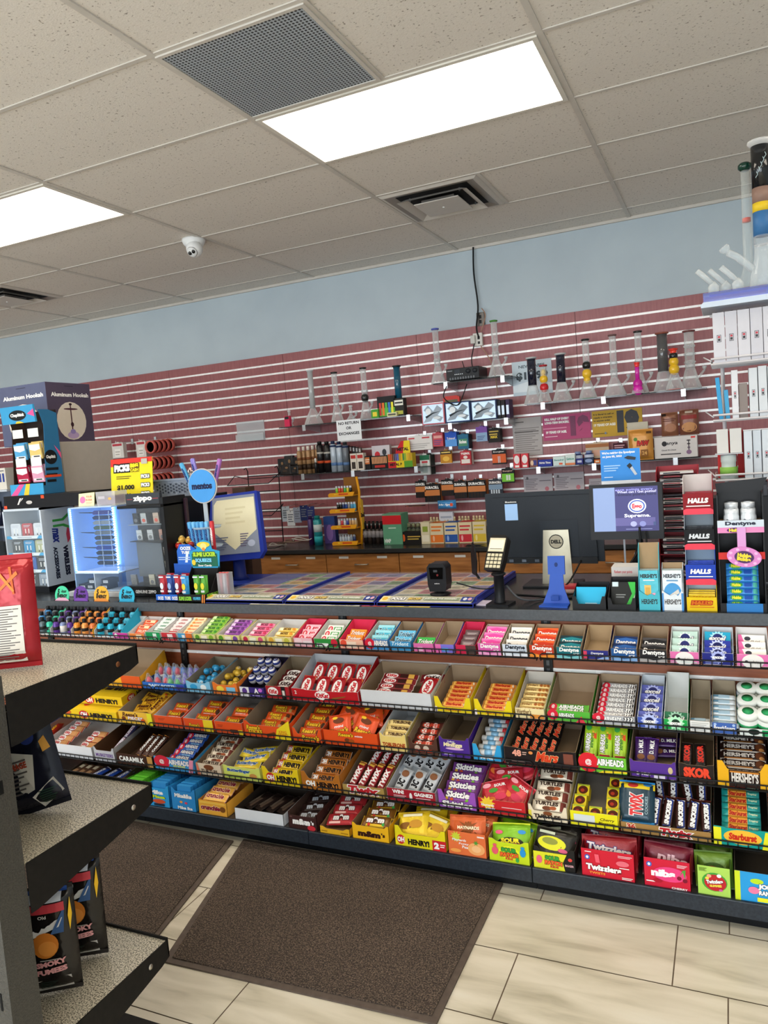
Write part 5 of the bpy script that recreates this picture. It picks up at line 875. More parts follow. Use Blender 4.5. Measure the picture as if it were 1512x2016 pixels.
stand5(58, 96, '#4fd0a0', '#e0a8c0', ['#3f8fd0', '#5a6a70', '#35c0a0'], 'iridescent', .25)
stand5(98, 137, '#6a3f9a', '#7a4aa8', ['#5a2f90', '#7f8fb8', '#5a2f90'], 'purple', .1)
stand5(139, 182, '#f0b23a', '#e08a3a', ['#e8922a', '#f0a050', '#e87a3a'], 'orange', .0)
stand5(185, 238, '#36b4d8', '#2aa0c8', ['#22b0d0', '#1fa8c8', '#4fc0e0'], 'light blue', .0)

# --- wireless accessories cabinet
x0, x1 = -3.93, -3.615; y0, y1 = 3.13, 3.38; z1 = 1.44
t = thing('accessory_cabinet', ((x0+x1)/2, y0, CZ), 'white illuminated cabinet of phone cables and chargers, lettered side', 'display cabinet')
h = (x1-x0)/2; D = y1-y0; H = z1-CZ; wp = mat('#cdd6e0', 'plastic')
m = MB(); m.box(-h, h, .0, D, 0, .035, mat('#15161a', 'plastic')); m.box(-h, h, D-.01, D, .035, H, wp); m.box(-h, -h+.01, 0, D, .035, H, wp); m.box(h-.012, h, 0, D, .035, H, wp); m.box(-h, h, 0, D, H-.012, H, wp); m.build('case', t)
m = MB(); m.deco([t_('WIRELESS', .60, .28, .72, .08, '#1c2238', b=.07, rot=-PI/2), t_('ACCESSORIES', .30, .27, .76, .065, '#1c2238', b=.06, rot=-PI/2), t_('max', .35, .62, .36, .10, '#2a3a8a', b=.05, rot=-PI/2, i=.2), ('p', [(.68, .5), (.85, .6), (.72, .74), (.66, .62)], '#c8405a'), ('p', [(.3, .8), (.62, .8), (.9, .9), (.85, .92), (.58, .83), (.3, .83)], '#3fa04a'), ('p', [(.3, .76), (.62, .76), (.95, .68), (.92, .66), (.58, .73), (.3, .73)], '#3fa04a')], D, H-.04, TM(h+.0002, 0, .04) @ SIDE); m.build('side_lettering', t)
CB = [['#dfe3ea', '#c04a52', '#dfe3ea'], ['#55585c', '#2a92c8', '#b9bc92'], ['#6a7078', '#2f62b4', '#33373c'], ['#33363a', '#2a2c30', '#8f9aa8']]
for k in range(4):
    zz = .335-.10*k
    m = MB(); m.box(-h+.01, h-.012, .01, .11, zz-.012, zz-.008, glassmat('#dfe8f0', .4)); m.box(-h+.01, h-.012, .006, .009, zz-.018, zz, mat('#e4ecf2', 'plastic'))
    m.deco([('p', [(0, 0), (.16, 0), (.1, 1), (0, 1)], '#3aa8dc'), ('p', [(.84, 0), (1, 0), (1, 1), (.9, 1)], '#3aa8dc'), ('lines', .3, .3, .7, .7, 1, '#8f98a8')], 2*h-.022, .018, TM(-h+.01, .0058, zz-.018) @ FRONT); m.build('shelf', t)
    for j in range(3):
        c = CB[k][j]; mb = MB(); mb.prism([(-.043, 0), (.043, 0), (.043, .07), (.035, .078), (-.035, .078), (-.043, .07)], .012, mat(c, 'plastic'), FRONT)
        mb.deco([('r', .3, .25, .38, .6, W_), ('r', .6, .25, .68, .6, W_), ('p', [(.29, .1), (.39, .1), (.36, .25), (.32, .25)], '#333'), ('p', [(.59, .1), (.69, .1), (.66, .25), (.62, .25)], '#333'), ('lines', .2, .7, .8, .9, 2, '#c9ced6')], .09, .078, TM(-.045, -.0121, 0) @ FRONT)
        single('charger_pack', mb, TM((x0+x1)/2-h+.058+j*.095, y0+.045, CZ+zz-.0075), '%s cable pack, shelf %s of the white accessory cabinet, %s' % ({'#dfe3ea': 'white', '#c04a52': 'red', '#55585c': 'grey', '#2a92c8': 'blue', '#b9bc92': 'cream', '#6a7078': 'grey', '#2f62b4': 'dark blue', '#33373c': 'black', '#33363a': 'black', '#2a2c30': 'black', '#8f9aa8': 'silver'}[c], ['one', 'two', 'three', 'four'][k], ['left', 'middle', 'right'][j]), 'phone accessory', 'cable packs in the white cabinet')
m = MB(); m.box(-h+.01, h-.012, .0005, .002, .036, H-.012, glassmat('#e8f2f8', .03, .03, .12)); m.build('front_pane', t)
# black case on top of the cabinet
m = MB(); m.box(-.31, .31, 0, .24, 0, .075, mat('#161417', 'plastic')); m.deco([('p', [(.18, .3), (.2, .3), (.24, .8), (.22, .8)], '#e6e0dc'), ('p', [(.25, .8), (.27, .8), (.22, .5)], '#e6e0dc'), ('e', .34, .45, .04, .14, '#c9c4c0'), ('r', .5, .7, .54, .95, '#e2502c'), ('r', .0, .02, .04, .26, '#e2502c')], .62, .075, TM(-.31, -.0002, 0) @ FRONT)
single('black_case', m, TM(-3.62, 3.15, z1+.0005), 'flat black box with white mark on top of the white cabinet', 'box', bevel=.002)
# lip balm stand
t = thing('lip_balm_stand', (-3.745, 3.17, z1+.0765), 'blue cardboard lip balm stand above the white cabinet', 'display stand'); bl = '#3f9ed0'
m = MB(); m.prism([(0, 0), (.15, 0), (.15, .47), (.09, .49), (.02, .49), (.05, .40), (.02, .05), (0, .05)], .003, mat('#2f6f98', 'card'), TM(.13, 0, 0) @ SIDE); m.prism([(0, 0), (.15, 0), (.15, .47), (.09, .49), (.02, .49), (.05, .40), (.02, .05), (0, .05)], .003, mat('#3a2a22', 'card'), TM(-.133, 0, 0) @ SIDE)
m.box(-.13, .13, .14, .15, 0, .49, mat('#2a201c', 'card')); m.box(-.13, .13, 0, .14, 0, .02, mat('#2a201c', 'card'))
m.deco([('e', .5, .45, .3, .09, '#16181a'), t_('ChapStick', .5, .45, .46, .05, W_, b=.05, i=.1), ('lines', .2, .12, .8, .34, 3, '#16181a'), ('p', [(.7, .6), (1, .5), (1, .42)], '#e85a8a'), ('r', .1, .2, .9, .23, '#e2502c')], .15, .47, TM(.1334, 0, 0) @ SIDE); m.build('side_wings', t)
m = MB(); m.box(-.135, .135, -.005, 0, 0, .065, mat(bl, 'card')); m.deco([('p', [(0, 0), (.2, 0), (.45, 1), (.3, 1)], '#e85a9a'), ('p', [(.4, 0), (.55, 0), (.62, 1), (.5, 1)], '#f0c83a')], .27, .065, TM(-.135, -.0052, 0) @ FRONT); m.build('base_panel', t)
m = MB(); A = TM(-.14, .01, .42) @ RX(.1) @ FRONT; m.prism([(0, 0), (.27, 0), (.27, .10), (0, .10)], .012, mat(bl, 'card'), A)
m.deco([('e', .5, .46, .26, .3, '#1b1c1e'), t_('ChapStick', .5, .46, .42, .24, W_, b=.06, i=.1), ('p', [(.8, .5), (1, .75), (1, .3)], '#e85a9a'), ('p', [(.4, 0), (.66, 0), (.55, .12), (.45, .12)], '#f0c83a')], .27, .10, A @ TM(0, 0, .0122)); m.build('header_box', t)
for k in range(2):
    for j in range(2):
        m = MB(); m.box(-.042, .042, -.002, 0, 0, .05, mat('#e6e8e4', 'paper')); m.build('price_card', t, TM(-.062+.125*j, .03, .335-.17*k))
lb = [('#5aa8d8', 'blue'), ('#e8c878', 'cream and gold'), ('#b8284a', 'dark pink'), ('#e0a0b8', 'light pink')]
for k in range(2):
    for j in range(2):
        c, nme = lb[k*2+j]
        for q in range(2):
            mb = MB(); mb.prism([(-.048, 0), (.048, 0), (.044, .095), (-.044, .095)], .010, mat(c, 'plastic'), FRONT); mb.deco([('r', .1, .1, .9, .24, '#f2ece8'), ('r', .3, .13, .8, .2, '#2a2a2e'), ('p', [(.05, .6), (.5, .5), (.95, .6), (.95, .9), (.05, .9)], '#eef0ee')], .096, .095, TM(-.048, -.0102, 0) @ FRONT)
            single('lip_balm_pack', mb, TM(-3.745-.062+.125*j, 3.17+.085-.02*q-.02, z1+.0765+.215-.135*k-.008*q) @ RX(.1), '%s lip balm pack on the blue stand, %s of two' % (nme, ['rear', 'front'][q]), 'lip balm', 'lip balm packs on the blue stand')
# hookah cartons on a pale carton
hx = AT(60, 810, 3.32).x; hz = AT(100, 873, 3.5).z
cx_ = AT(100, 930, 3.32).x-.02
single('storage_carton', B(-.40, 0, 0, .42, 0, hz-CZ, ('#b9b1a6', 'card'), right=mat('#b5ada2', 'card')), TM(cx_, 3.44, CZ), 'tall pale grey carton behind the lip balm stand', 'carton', bevel=.002)
m = MB(); m.box(-.42, 0, 0, .36, 0, AT(60, 748, 3.32).z-hz, mat('#565b76', 'card'), right=mat('#4e4458', 'card')); Hh = AT(60, 748, 3.32).z-hz
HK = [t_('Aluminum Hookah', .52, .80, .84, .07, W_, b=.04), ('e', .5, .36, .33, .32, '#d9cfc0'), ('e', .5, .56, .16, .016, '#4a2430'), ('r', .485, .20, .51, .64, '#4a2430'), ('e', .5, .64, .035, .02, '#2e1a20'), ('e', .5, .30, .035, .04, '#3a2028'), ('e', .5, .12, .13, .06, '#b09ac0'), ('e', .5, .18, .06, .04, '#8f80b8'), ('r', .40, .94, .6, .948, '#2c2834')]
t = thing('hookah_carton', TM(hx, 3.45, hz+.0005), 'large slate violet hookah carton with printed oval on two faces', 'carton'); m.build('carton', t, bevel=.003)
m = MB(); m.deco(HK, .36, Hh, TM(.0005, 0, 0) @ SIDE); m.build('printed_side', t)
m = MB(); m.deco(HK, .42, Hh, TM(-.42, -.0005, 0) @ FRONT); m.build('printed_face', t)
# --- lit knife showcase
kx = -3.155; t = thing('knife_showcase', (kx, 3.05, CZ), 'clear showcase of pocket knives lit by cold blue strips', 'display cabinet'); h = .16; H = .49
ac = glassmat('#bcd8ff', .04, .03, .12); m = MB(); m.box(-.20, .20, -.02, .26, 0, .028, mat('#d4d8dc', 'plastic')); m.build('plinth', t, bevel=.003)
m = MB(); m.box(-h, h, .232, .238, .03, H, mat('#8fb6e8', 'plastic')); m.box(-h, -h+.006, 0, .232, .03, H, mat('#9ec2f0', 'plastic')); m.box(-h, h, 0, .238, H-.006, H, mat('#c8dcf4', 'plastic')); m.box(-h, h, 0, .238, .03, .036, mat('#c8dcf4', 'plastic')); m.box(-h, h, .0, .2, .125, .130, mat('#dfeafa', 'plastic')); m.box(-.02, -.015, 0, .2, .036, .125, mat('#dfeafa', 'plastic')); m.build('case', t)
m = MB(); m.box(-h, h, -.003, 0, .03, H, ac); m.box(h-.003, h, 0, .238, .03, H, ac); m.build('clear_panes', t)
m = MB()
em = emis('#a8d0ff', 9)
for q in range(30): zz = .14+q*.0115; m.box(-h+.008, -h+.014, .004, .008, zz, zz+.006, em); m.box(-.055, -.049, .222, .228, zz, zz+.006, em)
for q in range(24): m.box(-h+.015+q*.0125, -h+.021+q*.0125, .006, .010, .133, .137, em); m.box(h-.012, h-.008, .01, .014, .14+q*.0145, .146+q*.0145, em)
m.build('light_strip', t)
kc = ['#3a2f7a', '#22264a', '#8a8f94', '#4a5a3c', '#6a6f74', '#23262e', '#5a6064', '#2a3a8a', '#20242a', '#3a4048', '#1c2030']
kn = ['violet', 'dark blue', 'silver', 'olive', 'steel', 'black', 'grey', 'cobalt', 'matt black', 'slate', 'navy']
for q in range(11):
    mb = MB(); A = RZ(.0); mb.prism([(-.03, 0), (.08, .0), (.10, .010), (.08, .021), (-.02, .022), (-.04, .012)], .012, mat(kc[q], 'metal'), FRONT)
    if q in (0, 4, 7, 9): mb.prism([(-.02, .006), (-.13, .012), (-.145, .016), (-.02, .014)], .003, mat('#30343c', 'metal'), TM(0, -.004, 0) @ FRONT)
    for s in (.01, .08): mb.prism([(s, -.008), (s+.004, -.008), (s+.008, .018), (s+.004, .018)], .003, glassmat('#d8e8ff', .3), TM(0, -.014, 0) @ FRONT)
    single('pocket_knife', mb, TM(kx+.03, 3.05+.035, CZ+.445-.0275*q), '%s pocket knife in the lit showcase, %s from the top' % (kn[q], ORD[q] if q else 'first'), 'knife', 'pocket knives in the lit showcase')
for q, (x, z, l) in enumerate(((-.14, .037, 'left'), (-.085, .037, 'second from left'), (-.07, .066, 'upper left'), (.02, .037, 'right'), (.03, .066, 'upper right'))):
    mb = MB(); mb.box(-.028, .028, 0, .07, 0, .028, mat('#1e1f24', 'card')); mb.deco([('r', .2, .2, .8, .7, '#dfe2e6'), ('lines', .25, .3, .75, .6, 2, '#555')], .056, .028, TM(-.028, -.0002, 0) @ FRONT)
    single('small_black_box', mb, TM(kx+x+.02, 3.06, CZ+z), 'little black box below the knives, %s one' % l, 'box', 'little boxes below the knives')
# --- lighter display
zx = -2.83; t = thing('lighter_display', (zx, 3.05, CZ), 'black tower display of metal lighters with clear front', 'display stand')
blk = mat('#121214', 'plastic')
m = MB(); m.box(-.13, .15, 0, .2, 0, .055, blk); m.deco([t_('GENUINE ZIPPO', .5, .5, .5, .32, '#dfdfdf', b=.04)], .28, .055, TM(-.13, -.0003, 0) @ FRONT); m.build('base', t, bevel=.003)
m = MB(); m.box(-.12, .14, .13, .16, .055, .47, mat('#26282c', 'plastic')); m.build('back_board', t)
m = MB(); m.box(.14, .165, .02, .2, .0, .52, blk); m.box(-.13, .165, 0, .2, .47, .485, blk); m.box(.165, .18, .18, .2, 0, .50, mat('#3a2530', 'plastic')); m.build('frame', t, bevel=.002)
m = MB(); m.box(-.10, .13, .04, .06, .486, .545, mat('#3a3d42', 'plastic')); m.deco([t_('zippo', .5, .5, .56, .6, W_, b=.06), ('r', .04, .48, .2, .52, '#c8404a'), ('r', .8, .48, .96, .52, '#c8404a')], .23, .059, TM(-.10, .0397, .486) @ FRONT); m.build('header', t)
m = MB(); m.box(-.125, -.122, .01, .13, .056, .468, glassmat('#e6eef6', .04, .03, .12)); m.box(.136, .139, .01, .13, .056, .468, glassmat('#e6eef6', .04, .03, .12)); m.box(-.122, .136, .008, .011, .056, .468, glassmat('#e6eef6', .03, .03, .12)); m.build('clear_cover', t)
m = MB(); m.box(-.12, .136, .06, .13, .375, .379, glassmat('#cfe0ea', .3)); m.box(-.12, .136, .06, .13, .285, .289, mat('#1b1c20', 'plastic')); m.prism([(-.12, 0), (.06, 0), (.05, .18), (-.12, .19)], .004, mat('#5d656e', 'plastic'), TM(0, .11, .09) @ FRONT); m.build('shelf', t)
q = 0
for (x, z, c, cn) in ((-.09, .38, '#2a2c30', 'black'), (-.035, .38, '#c4c6c8', 'chrome'), (.05, .38, '#c8b0a0', 'rose'), (-.075, .29, '#cfd0cf', 'chrome'), (.0, .29, '#c9cbd0', 'chrome'), (.08, .29, '#b88f84', 'copper'), (.10, .195, '#d8cfca', 'white and red'), (.10, .12, '#e2dccc', 'cream'), (-.09, .058, '#a8abb0', 'grey'), (.035, .058, '#dcd8c8', 'ivory'), (.095, .058, '#8a4a52', 'red')):
    mb = MB(); mb.box(-.019, .019, 0, .012, 0, .034, mat(c, 'metal')); mb.box(-.0185, .0185, .0005, .0115, .035, .056, mat(c, 'metal')); mb.deco([('e', .5, .5, .3, .3, '#d8604a' if q in (1, 2, 6) else '#6a6c70')], .038, .034, TM(-.019, -.0002, 0) @ FRONT)
    single('metal_lighter', mb, TM(zx+x, 3.05+.09-(.06 if z < .06 else 0), CZ+z+.0005) @ RX(.1), '%s metal lighter in the black tower, %s' % (cn, ['top row left', 'top row centre', 'top row right', 'second row left', 'second row centre', 'second row right', 'third row right', 'fourth row right', 'bottom left', 'bottom centre', 'bottom right'][q]), 'lighter', 'metal lighters in the black tower'); q += 1
# card, tub, lottery sign above them
m = MB(); m.prism([(0, 0), (.115, 0), (.115, .075), (0, .07)], .004, mat('#ece6b8', 'card'), RX(-.15) @ FRONT); m.deco([('e', .26, .5, .18, .28, '#e880b0'), t_('FOUR', .68, .74, .36, .16, '#d87a6a'), t_('IN SOUR', .68, .48, .4, .16, '#d87a6a'), ('lines', .5, .15, .9, .32, 2, '#e0a890')], .115, .07, RX(-.15) @ FRONT @ TM(0, 0, .0042)); 
single('price_card', m, TM(-3.30, 3.12, CZ+.491), 'pale yellow card with pink disc above the lit knife showcase', 'card')
m = MB(); m.prism([(-.065, 0), (.065, 0), (.07, .075), (-.07, .075)], .09, glassmat('#e6e2e6', .35), FRONT); m.prism([(-.058, .005), (.058, .005), (.06, .05), (-.06, .05)], .07, mat('#6a2a4a', 'foil'), TM(0, -.01, 0) @ FRONT); m.deco([('e', .75, .5, .1, .14, '#e8b05a'), ('r', .05, .5, .45, .8, '#c8c0c4')], .116, .05, TM(-.058, -.0905, .01) @ FRONT)
single('plastic_tub', m, TM(-3.09, 3.2, CZ+.491), 'clear plastic tub of purple wrapped sweets above the knife showcase', 'tub')
x0, x1, z0, z1_ = G(216, 298, 992, 898, 3.32)
t = thing('lottery_sign', ((x0+x1)/2, 3.32, z0-.01), 'yellow and red lottery prize sign behind the lighter tower', 'sign'); h = (x1-x0)/2; H = z1_-z0
m = MB(); A = RX(-.1) @ FRONT; m.prism([(-h, 0), (h, 0), (h, H), (-h, H)], .004, mat('#f0dc28', 'card'), A)
m.deco([('r', 0, .90, 1, 1, '#d8382c'), ('r', 0, .84, .5, .93, '#d8382c'), t_('PiCKS', .28, .80, .38, .15, W_, b=.09, o='#1c1c1c', ow=.16), t_('BIG', .58, .84, .2, .09, '#f0dc28', b=.08, o='#5a3a10', ow=.14), t_('CASH', .58, .75, .2, .07, '#f0dc28', b=.06, o='#5a3a10', ow=.12), ('lines', .14, .56, .5, .64, 2, '#6a5a1a'), t_('$1,000', .36, .38, .42, .12, '#1c1c1c', b=.04), t_('$250', .34, .2, .34, .12, '#1c1c1c', b=.04), t_('PICK4', .84, .6, .2, .08, W_, b=.07, o='#1c1c1c', ow=.12), t_('PICK3', .84, .42, .2, .08, W_, b=.07, o='#1c1c1c', ow=.12), t_('PICK2', .84, .24, .2, .08, W_, b=.07, o='#1c1c1c', ow=.12), ('r', .76, .86, .9, .97, '#b9b4a8')], 2*h, H, A @ TM(-h, 0, .0042)); m.build('printed_panel', t)
m = MB(); m.box(-h*.5, h*.5, .0, .09, 0, .003, mat('#cfd4d8', 'plastic')); m.box(-.01, .01, .08, .085, -.0, H*.5, mat('#cfd4d8', 'plastic')); m.build('easel', t)
single('storage_carton', B(-.28, .12, 0, .10, 0, z0-.012-CZ, ('#2a2c30', 'card')), TM((x0+x1)/2, 3.31, CZ), 'black storage box behind the lighter tower carrying the yellow sign', 'carton', bevel=.003)
# --- tall blue and black cabinet behind the candy
t = thing('lottery_cabinet', (-2.89, 3.425, CZ), 'tall navy and black cabinet behind the sweet displays', 'cabinet')
m = MB(); m.box(-.19, -.02, 0, .25, 0, .50, mat('#1f2f66', 'plastic')); m.build('navy_side', t, bevel=.003)
m = MB(); m.box(-.02, .19, .0, .25, 0, .50, mat('#141318', 'plastic')); m.build('black_door', t, bevel=.003)
x0, x1, z0, z1_ = G(297, 374, 985, 950, 3.42)
t = thing('storage_basket', ((x0+x1)/2, 3.45, CZ+.501), 'grey perforated plastic basket on the navy cabinet', 'basket'); h = (x1-x0)/2
m = MB(); gm = mat('#8d96a4', 'plastic'); m.prism([(-h*.9, 0), (h*.9, 0), (h, .10), (-h, .10)], .004, gm, FRONT); m.prism([(-h*.9, 0), (h*.9, 0), (h, .10), (-h, .10)], .004, gm, TM(0, .19, 0) @ FRONT)
for s in (-1, 1): m.box(s*h*.97-.003, s*h*.97+.003, -.004, .19, 0, .10, gm)
m.box(-h*.9, h*.9, 0, .19, 0, .004, gm); m.box(-h-.006, h+.006, -.012, .0, .092, .102, gm); m.build('shell', t)
m = MB(); m.deco([('e', .1+.8*i/11, .25+.18*(j+(i % 2)*.5), .022, .06, '#3f4654') for i in range(12) for j in range(3)], 2*h, .10, TM(-h, -.0045, 0) @ FRONT); m.build('perforations', t)
# paper and plastic bits poking from basket
for i in range(5):
    m = MB(); m.box(-.008, .008, 0, .003, 0, .13+.01*(i % 3), mat(['#e6e0d6', '#d8d4d0', '#e8c8c0', '#dcdcdc', '#e6e0d6'][i], 'plastic')); single('plastic_spoon', m, TM((x0+x1)/2+.02+i*.028, 3.52, CZ+.508) @ RY(.3-.15*i), 'pale plastic stick standing in the grey basket, %s from left' % (ORD[i] if i else 'first'), 'utensil', 'sticks in the grey basket')
# --- slime candy displays
def tubec(col, c2, M, label, grp):
    mb = MB(); mb.prism([(-.018, .0), (.018, .0), (.024, .105), (-.024, .105)], .004, mat(col, 'foil'), FRONT); mb.lathe([(.017, .0), (.018, .02), (.0175, .05), (.014, .09), (.004, .1)], 12, mat(col, 'foil'), TM(0, 0, .0)); mb.lathe([(.012, -.014), (.013, -.013), (.013, .0)], 12, mat(c2, 'plastic')); mb.deco([('e', .5, .5, .3, .16, c2), ('r', .2, .2, .8, .3, '#e8e8e8'), ('r', .1, .9, .9, .97, '#dfe6ee')], .036, .105, TM(-.018, -.019, 0) @ FRONT)
    return single('candy_tube', mb, M, label, 'sweet', grp)
t = thing('candy_tube_tray', (-2.59, 2.95, CZ), 'blue tray of squeeze candy tubes at the front of the counter', 'candy tray')
m = MB(); m.box(-.075, .075, 0, .15, 0, .006, mat('#2a56b0', 'card')); m.box(-.075, .075, 0, .003, 0, .035, mat('#2a6ad0', 'card')); m.deco([t_('OOZE', .2, .5, .24, .5, W_, b=.05), t_('TUBE', .5, .5, .24, .5, W_, b=.05), t_('OOZE', .8, .5, .24, .5, W_, b=.05)], .15, .035, TM(-.075, -.0003, 0) @ FRONT); m.build('tray', t)
m = MB(); A = TM(.03, .14, .165) @ FRONT; m.box(-.06, .075, .14, .143, 0, .17, mat('#2258b8', 'card')); m.prism([(-.06, 0), (.075, 0), (.075, .07), (.02, .105), (-.04, .105), (-.06, .07)], .003, mat('#2f6cd0', 'card'), A); m.deco([t_('OOZE', .42, .8, .5, .18, W_, b=.06), t_('TUBE', .42, .6, .4, .14, W_, b=.06), ('p', [(.36, .1), (.48, .1), (.56, .6), (.44, .6)], '#e8f0f8'), ('lines', .06, .2, .9, .4, 2, '#bcd4f4')], .135, .105, A @ TM(-.06, 0, .0032)); m.build('header', t)
for i in range(3):
    for j in range(2): tubec(['#b8283a', '#234a9a', '#b8283a'][i], ['#e8ecf2', '#9ab8e8', '#e8ecf2'][i], TM(-2.64+.048*i, 2.99+.06*j, CZ+.022), '%s squeeze tube in the blue tray, %s %s' % (['red', 'blue', 'red'][i], ['front', 'back'][j], ['left', 'middle', 'right'][i]), 'tubes in the blue tray')
t = thing('candy_tube_display', (-2.43, 2.935, CZ), 'black and green display box of sour slime tubes with wavy header', 'candy display')
m = MB(); bx = mat('#151515', 'card'); m.box(-.085, .085, 0, .14, 0, .006, mat('#b9ad92', 'card')); m.box(-.085, .085, 0, .003, 0, .04, bx)
for s in (-.085, .082): m.prism([(0, 0), (.14, 0), (.14, .17), (.05, .05), (0, .04)], .003, bx, TM(s, 0, 0) @ SIDE)
m.box(-.085, .085, .137, .14, 0, .17, bx); m.deco([t_('SLIME LICKER', .28, .5, .46, .5, '#8fd03a', b=.06), t_('SQUEEZE', .7, .5, .26, .4, '#4ab8e0', b=.06), ('p', [(.86, 0), (.9, 0), (.94, 1), (.9, 1)], '#e88a3a'), ('p', [(.93, 0), (.97, 0), (1, 1), (.97, 1)], '#e88a3a')], .17, .04, TM(-.085, -.0003, 0) @ FRONT)
m.deco([t_('SLIME LICKER', .5, .35, .8, .16, '#8fd03a', b=.06), t_('SQUEEZE', .5, .16, .7, .12, '#4ab8e0', b=.06)], .14, .09, TM(.0854, 0, 0) @ SIDE); m.build('box', t)
m = MB(); A = TM(0, .136, .15) @ FRONT; m.prism([(-.085, 0), (.085, 0), (.095, .085), (.05, .095), (.04, .13), (.0, .145), (-.03, .13), (-.05, .095), (-.095, .085)], .004, mat('#2f9ed0', 'card'), A)
m.deco([('r', .03, .05, .97, .5, '#1d6a50'), t_('SLIME LICKER', .5, .48, .84, .16, '#b8e03a', b=.07, o='#143a1c', ow=.1), t_('SQUEEZE', .45, .26, .6, .16, '#7fd4f0', b=.07, o='#10304a', ow=.1), t_('Sour Candy', .5, .08, .5, .09, W_, b=.04), ('e', .5, .82, .24, .1, '#f0d23a'), ('e', .5, .76, .12, .12, '#f0e28a'), ('e', .5, .66, .06, .06, '#e8923a'), ('e', .1, .2, .07, .1, '#f0d23a')], .17, .145, A @ TM(-.085, 0, .0042)); m.build('header', t)
for i, (c, c2, x, nme) in enumerate((('#3a9ad8', '#f0d83a', -.055, 'blue'), ('#5aa83a', '#e8e03a', .005, 'left green'), ('#5aa83a', '#e8e03a', .045, 'right green'))): tubec(c, c2, TM(-2.43+x, 2.97+.02*(i > 0), CZ+.022), '%s sour tube standing in the black display box' % nme, 'tubes in the black display box')
# lollipops : red and gold balls above
for i, (px, py, c) in enumerate(((336, 1072, '#c23a2c'), (358, 1062, '#d8a84a'), (352, 1074, '#c82c20'), (372, 1064, '#c8923a'), (377, 1072, '#b8302a'), (362, 1078, '#d0402c'))):
    P_ = AT(px, py, 3.14); mb = MB(); mb.ball((0, 0, 0), .019, mat(c, 'foil')); mb.lathe([(.012, .014), (.008, .02), (0, .022)], 10, mat('#e8c878', 'foil')); mb.tube([(0, 0, -.015), (0, .0, -(P_.z-CZ)+.001)], .0025, mat('#e6e0d2', 'plastic'))
    single('lollipop', mb, TM(*P_), 'foil wrapped ball lollipop behind the blue tray, %s from left' % (ORD[i] if i else 'first'), 'lollipop', 'ball lollipops')
P_ = AT(357, 1010, 3.3); mb = MB(); mb.lathe([(0, -.07), (.012, -.05), (.016, 0), (.01, .05), (0, .075)], 10, mat('#a85a6a', 'foil')); mb.tube([(0, 0, -.065), (0, 0, -(P_.z-CZ)+.001)], .002, mat('#d8d2c6', 'plastic'))
single('long_lollipop', mb, TM(*P_), 'long pink wrapped lollipop standing before the black cabinet door', 'lollipop')
# --- round sweet stand
x0, x1, z0, z1_ = G(372, 428, 985, 928, 3.18); cx = (x0+x1)/2; cz = (z0+z1_)/2
t = thing('sweet_roll_stand', (cx, 3.18, CZ), 'counter stand of long sweet tubes under a round blue sign', 'candy display')
m = MB(); n = 32; r = (x1-x0)/2*.94; m.prism([((r+.006)*math.cos(2*PI*i/n), (r+.006)*math.sin(2*PI*i/n)) for i in range(n)], .006, mat('#c4bcb4', 'plastic'), TM(0, 0, cz-CZ) @ FRONT); m.prism([(r*math.cos(2*PI*i/n), r*math.sin(2*PI*i/n)) for i in range(n)], .004, mat('#4a9ae0', 'card'), TM(0, -.0062, cz-CZ) @ FRONT)
m.deco([t_('mentos', .5, .5, .76, .2, '#14204a', b=.07)], 2*r, 2*r, TM(-r, -.0104, cz-CZ-r) @ FRONT); m.build('round_sign', t)
m = MB(); m.lathe([(.07, 0), (.07, .01), (.015, .02), (.012, .3)], 20, glassmat('#dfe8f0', .4)); m.box(-.012, .012, .0, .006, .25, cz-CZ-r, glassmat('#dfe8f0', .4)); m.build('post', t)
m = MB()
for zz in (.24, .34): m = MB(); m.lathe([(.065, zz), (.075, zz+.012), (.07, zz), (.065, zz)], 24, glassmat('#cfe4f4', .35)); m.build('ring_holder', t)
def roll(M, label, c='#58a8e0', L=.17, tx='mentos'):
    mb = MB(); mb.lathe([(0, 0), (.011, .001), (.0125, .004), (.0125, L-.004), (.009, L)], 12, mat(c, 'foil')); mb.lathe([(.0127, .0), (.0127, .01)], 12, mat('#9fd0f0', 'foil')); mb.deco([t_(tx, .5, .5, .6, .72, '#182a6a' if c != '#c8303a' else W_, b=.06)], L*.92, .02, TM(.010, -.0128, .01) @ FRONT @ RZ(PI/2))
    single('sweet_roll', mb, M, label, 'sweet', 'sweet rolls on the round-sign stand')
for i in range(6):
    for j in range(2):
        roll(TM(cx-.07+.026*i, 3.135+.004*abs(i-3), CZ+.215-.17*j) @ RY(-.10+.02*i), '%s roll of the %s layer on the round-sign stand' % (ORL[i], ['upper', 'lower'][j]), '#c8303a' if (i == 5 and j == 0) else ['#58a8e0', '#6ab4e6', '#4f9fd8'][i % 3], .165)
for i, (px, py, a, c) in enumerate(((371, 925, -.42, '#58b0e0'), (386, 920, -.2, '#8a80d0'), (420, 920, .36, '#a86ab8'))):
    P_ = AT(px, py, 3.185); roll(TM(P_.x-.03*math.sin(a), 3.19, P_.z-.10) @ RY(a), 'sweet roll sticking up behind the round blue sign, %s' % ['left', 'middle', 'right'][i], c, .15)
m = MB(); m.box(-.03, .03, 0, .05, 0, .13, glassmat('#e0e4ea', .3)); single('clear_bin', m, TM(-2.30, 3.02, CZ), 'small clear bin of red rolls right of the slime display', 'bin')
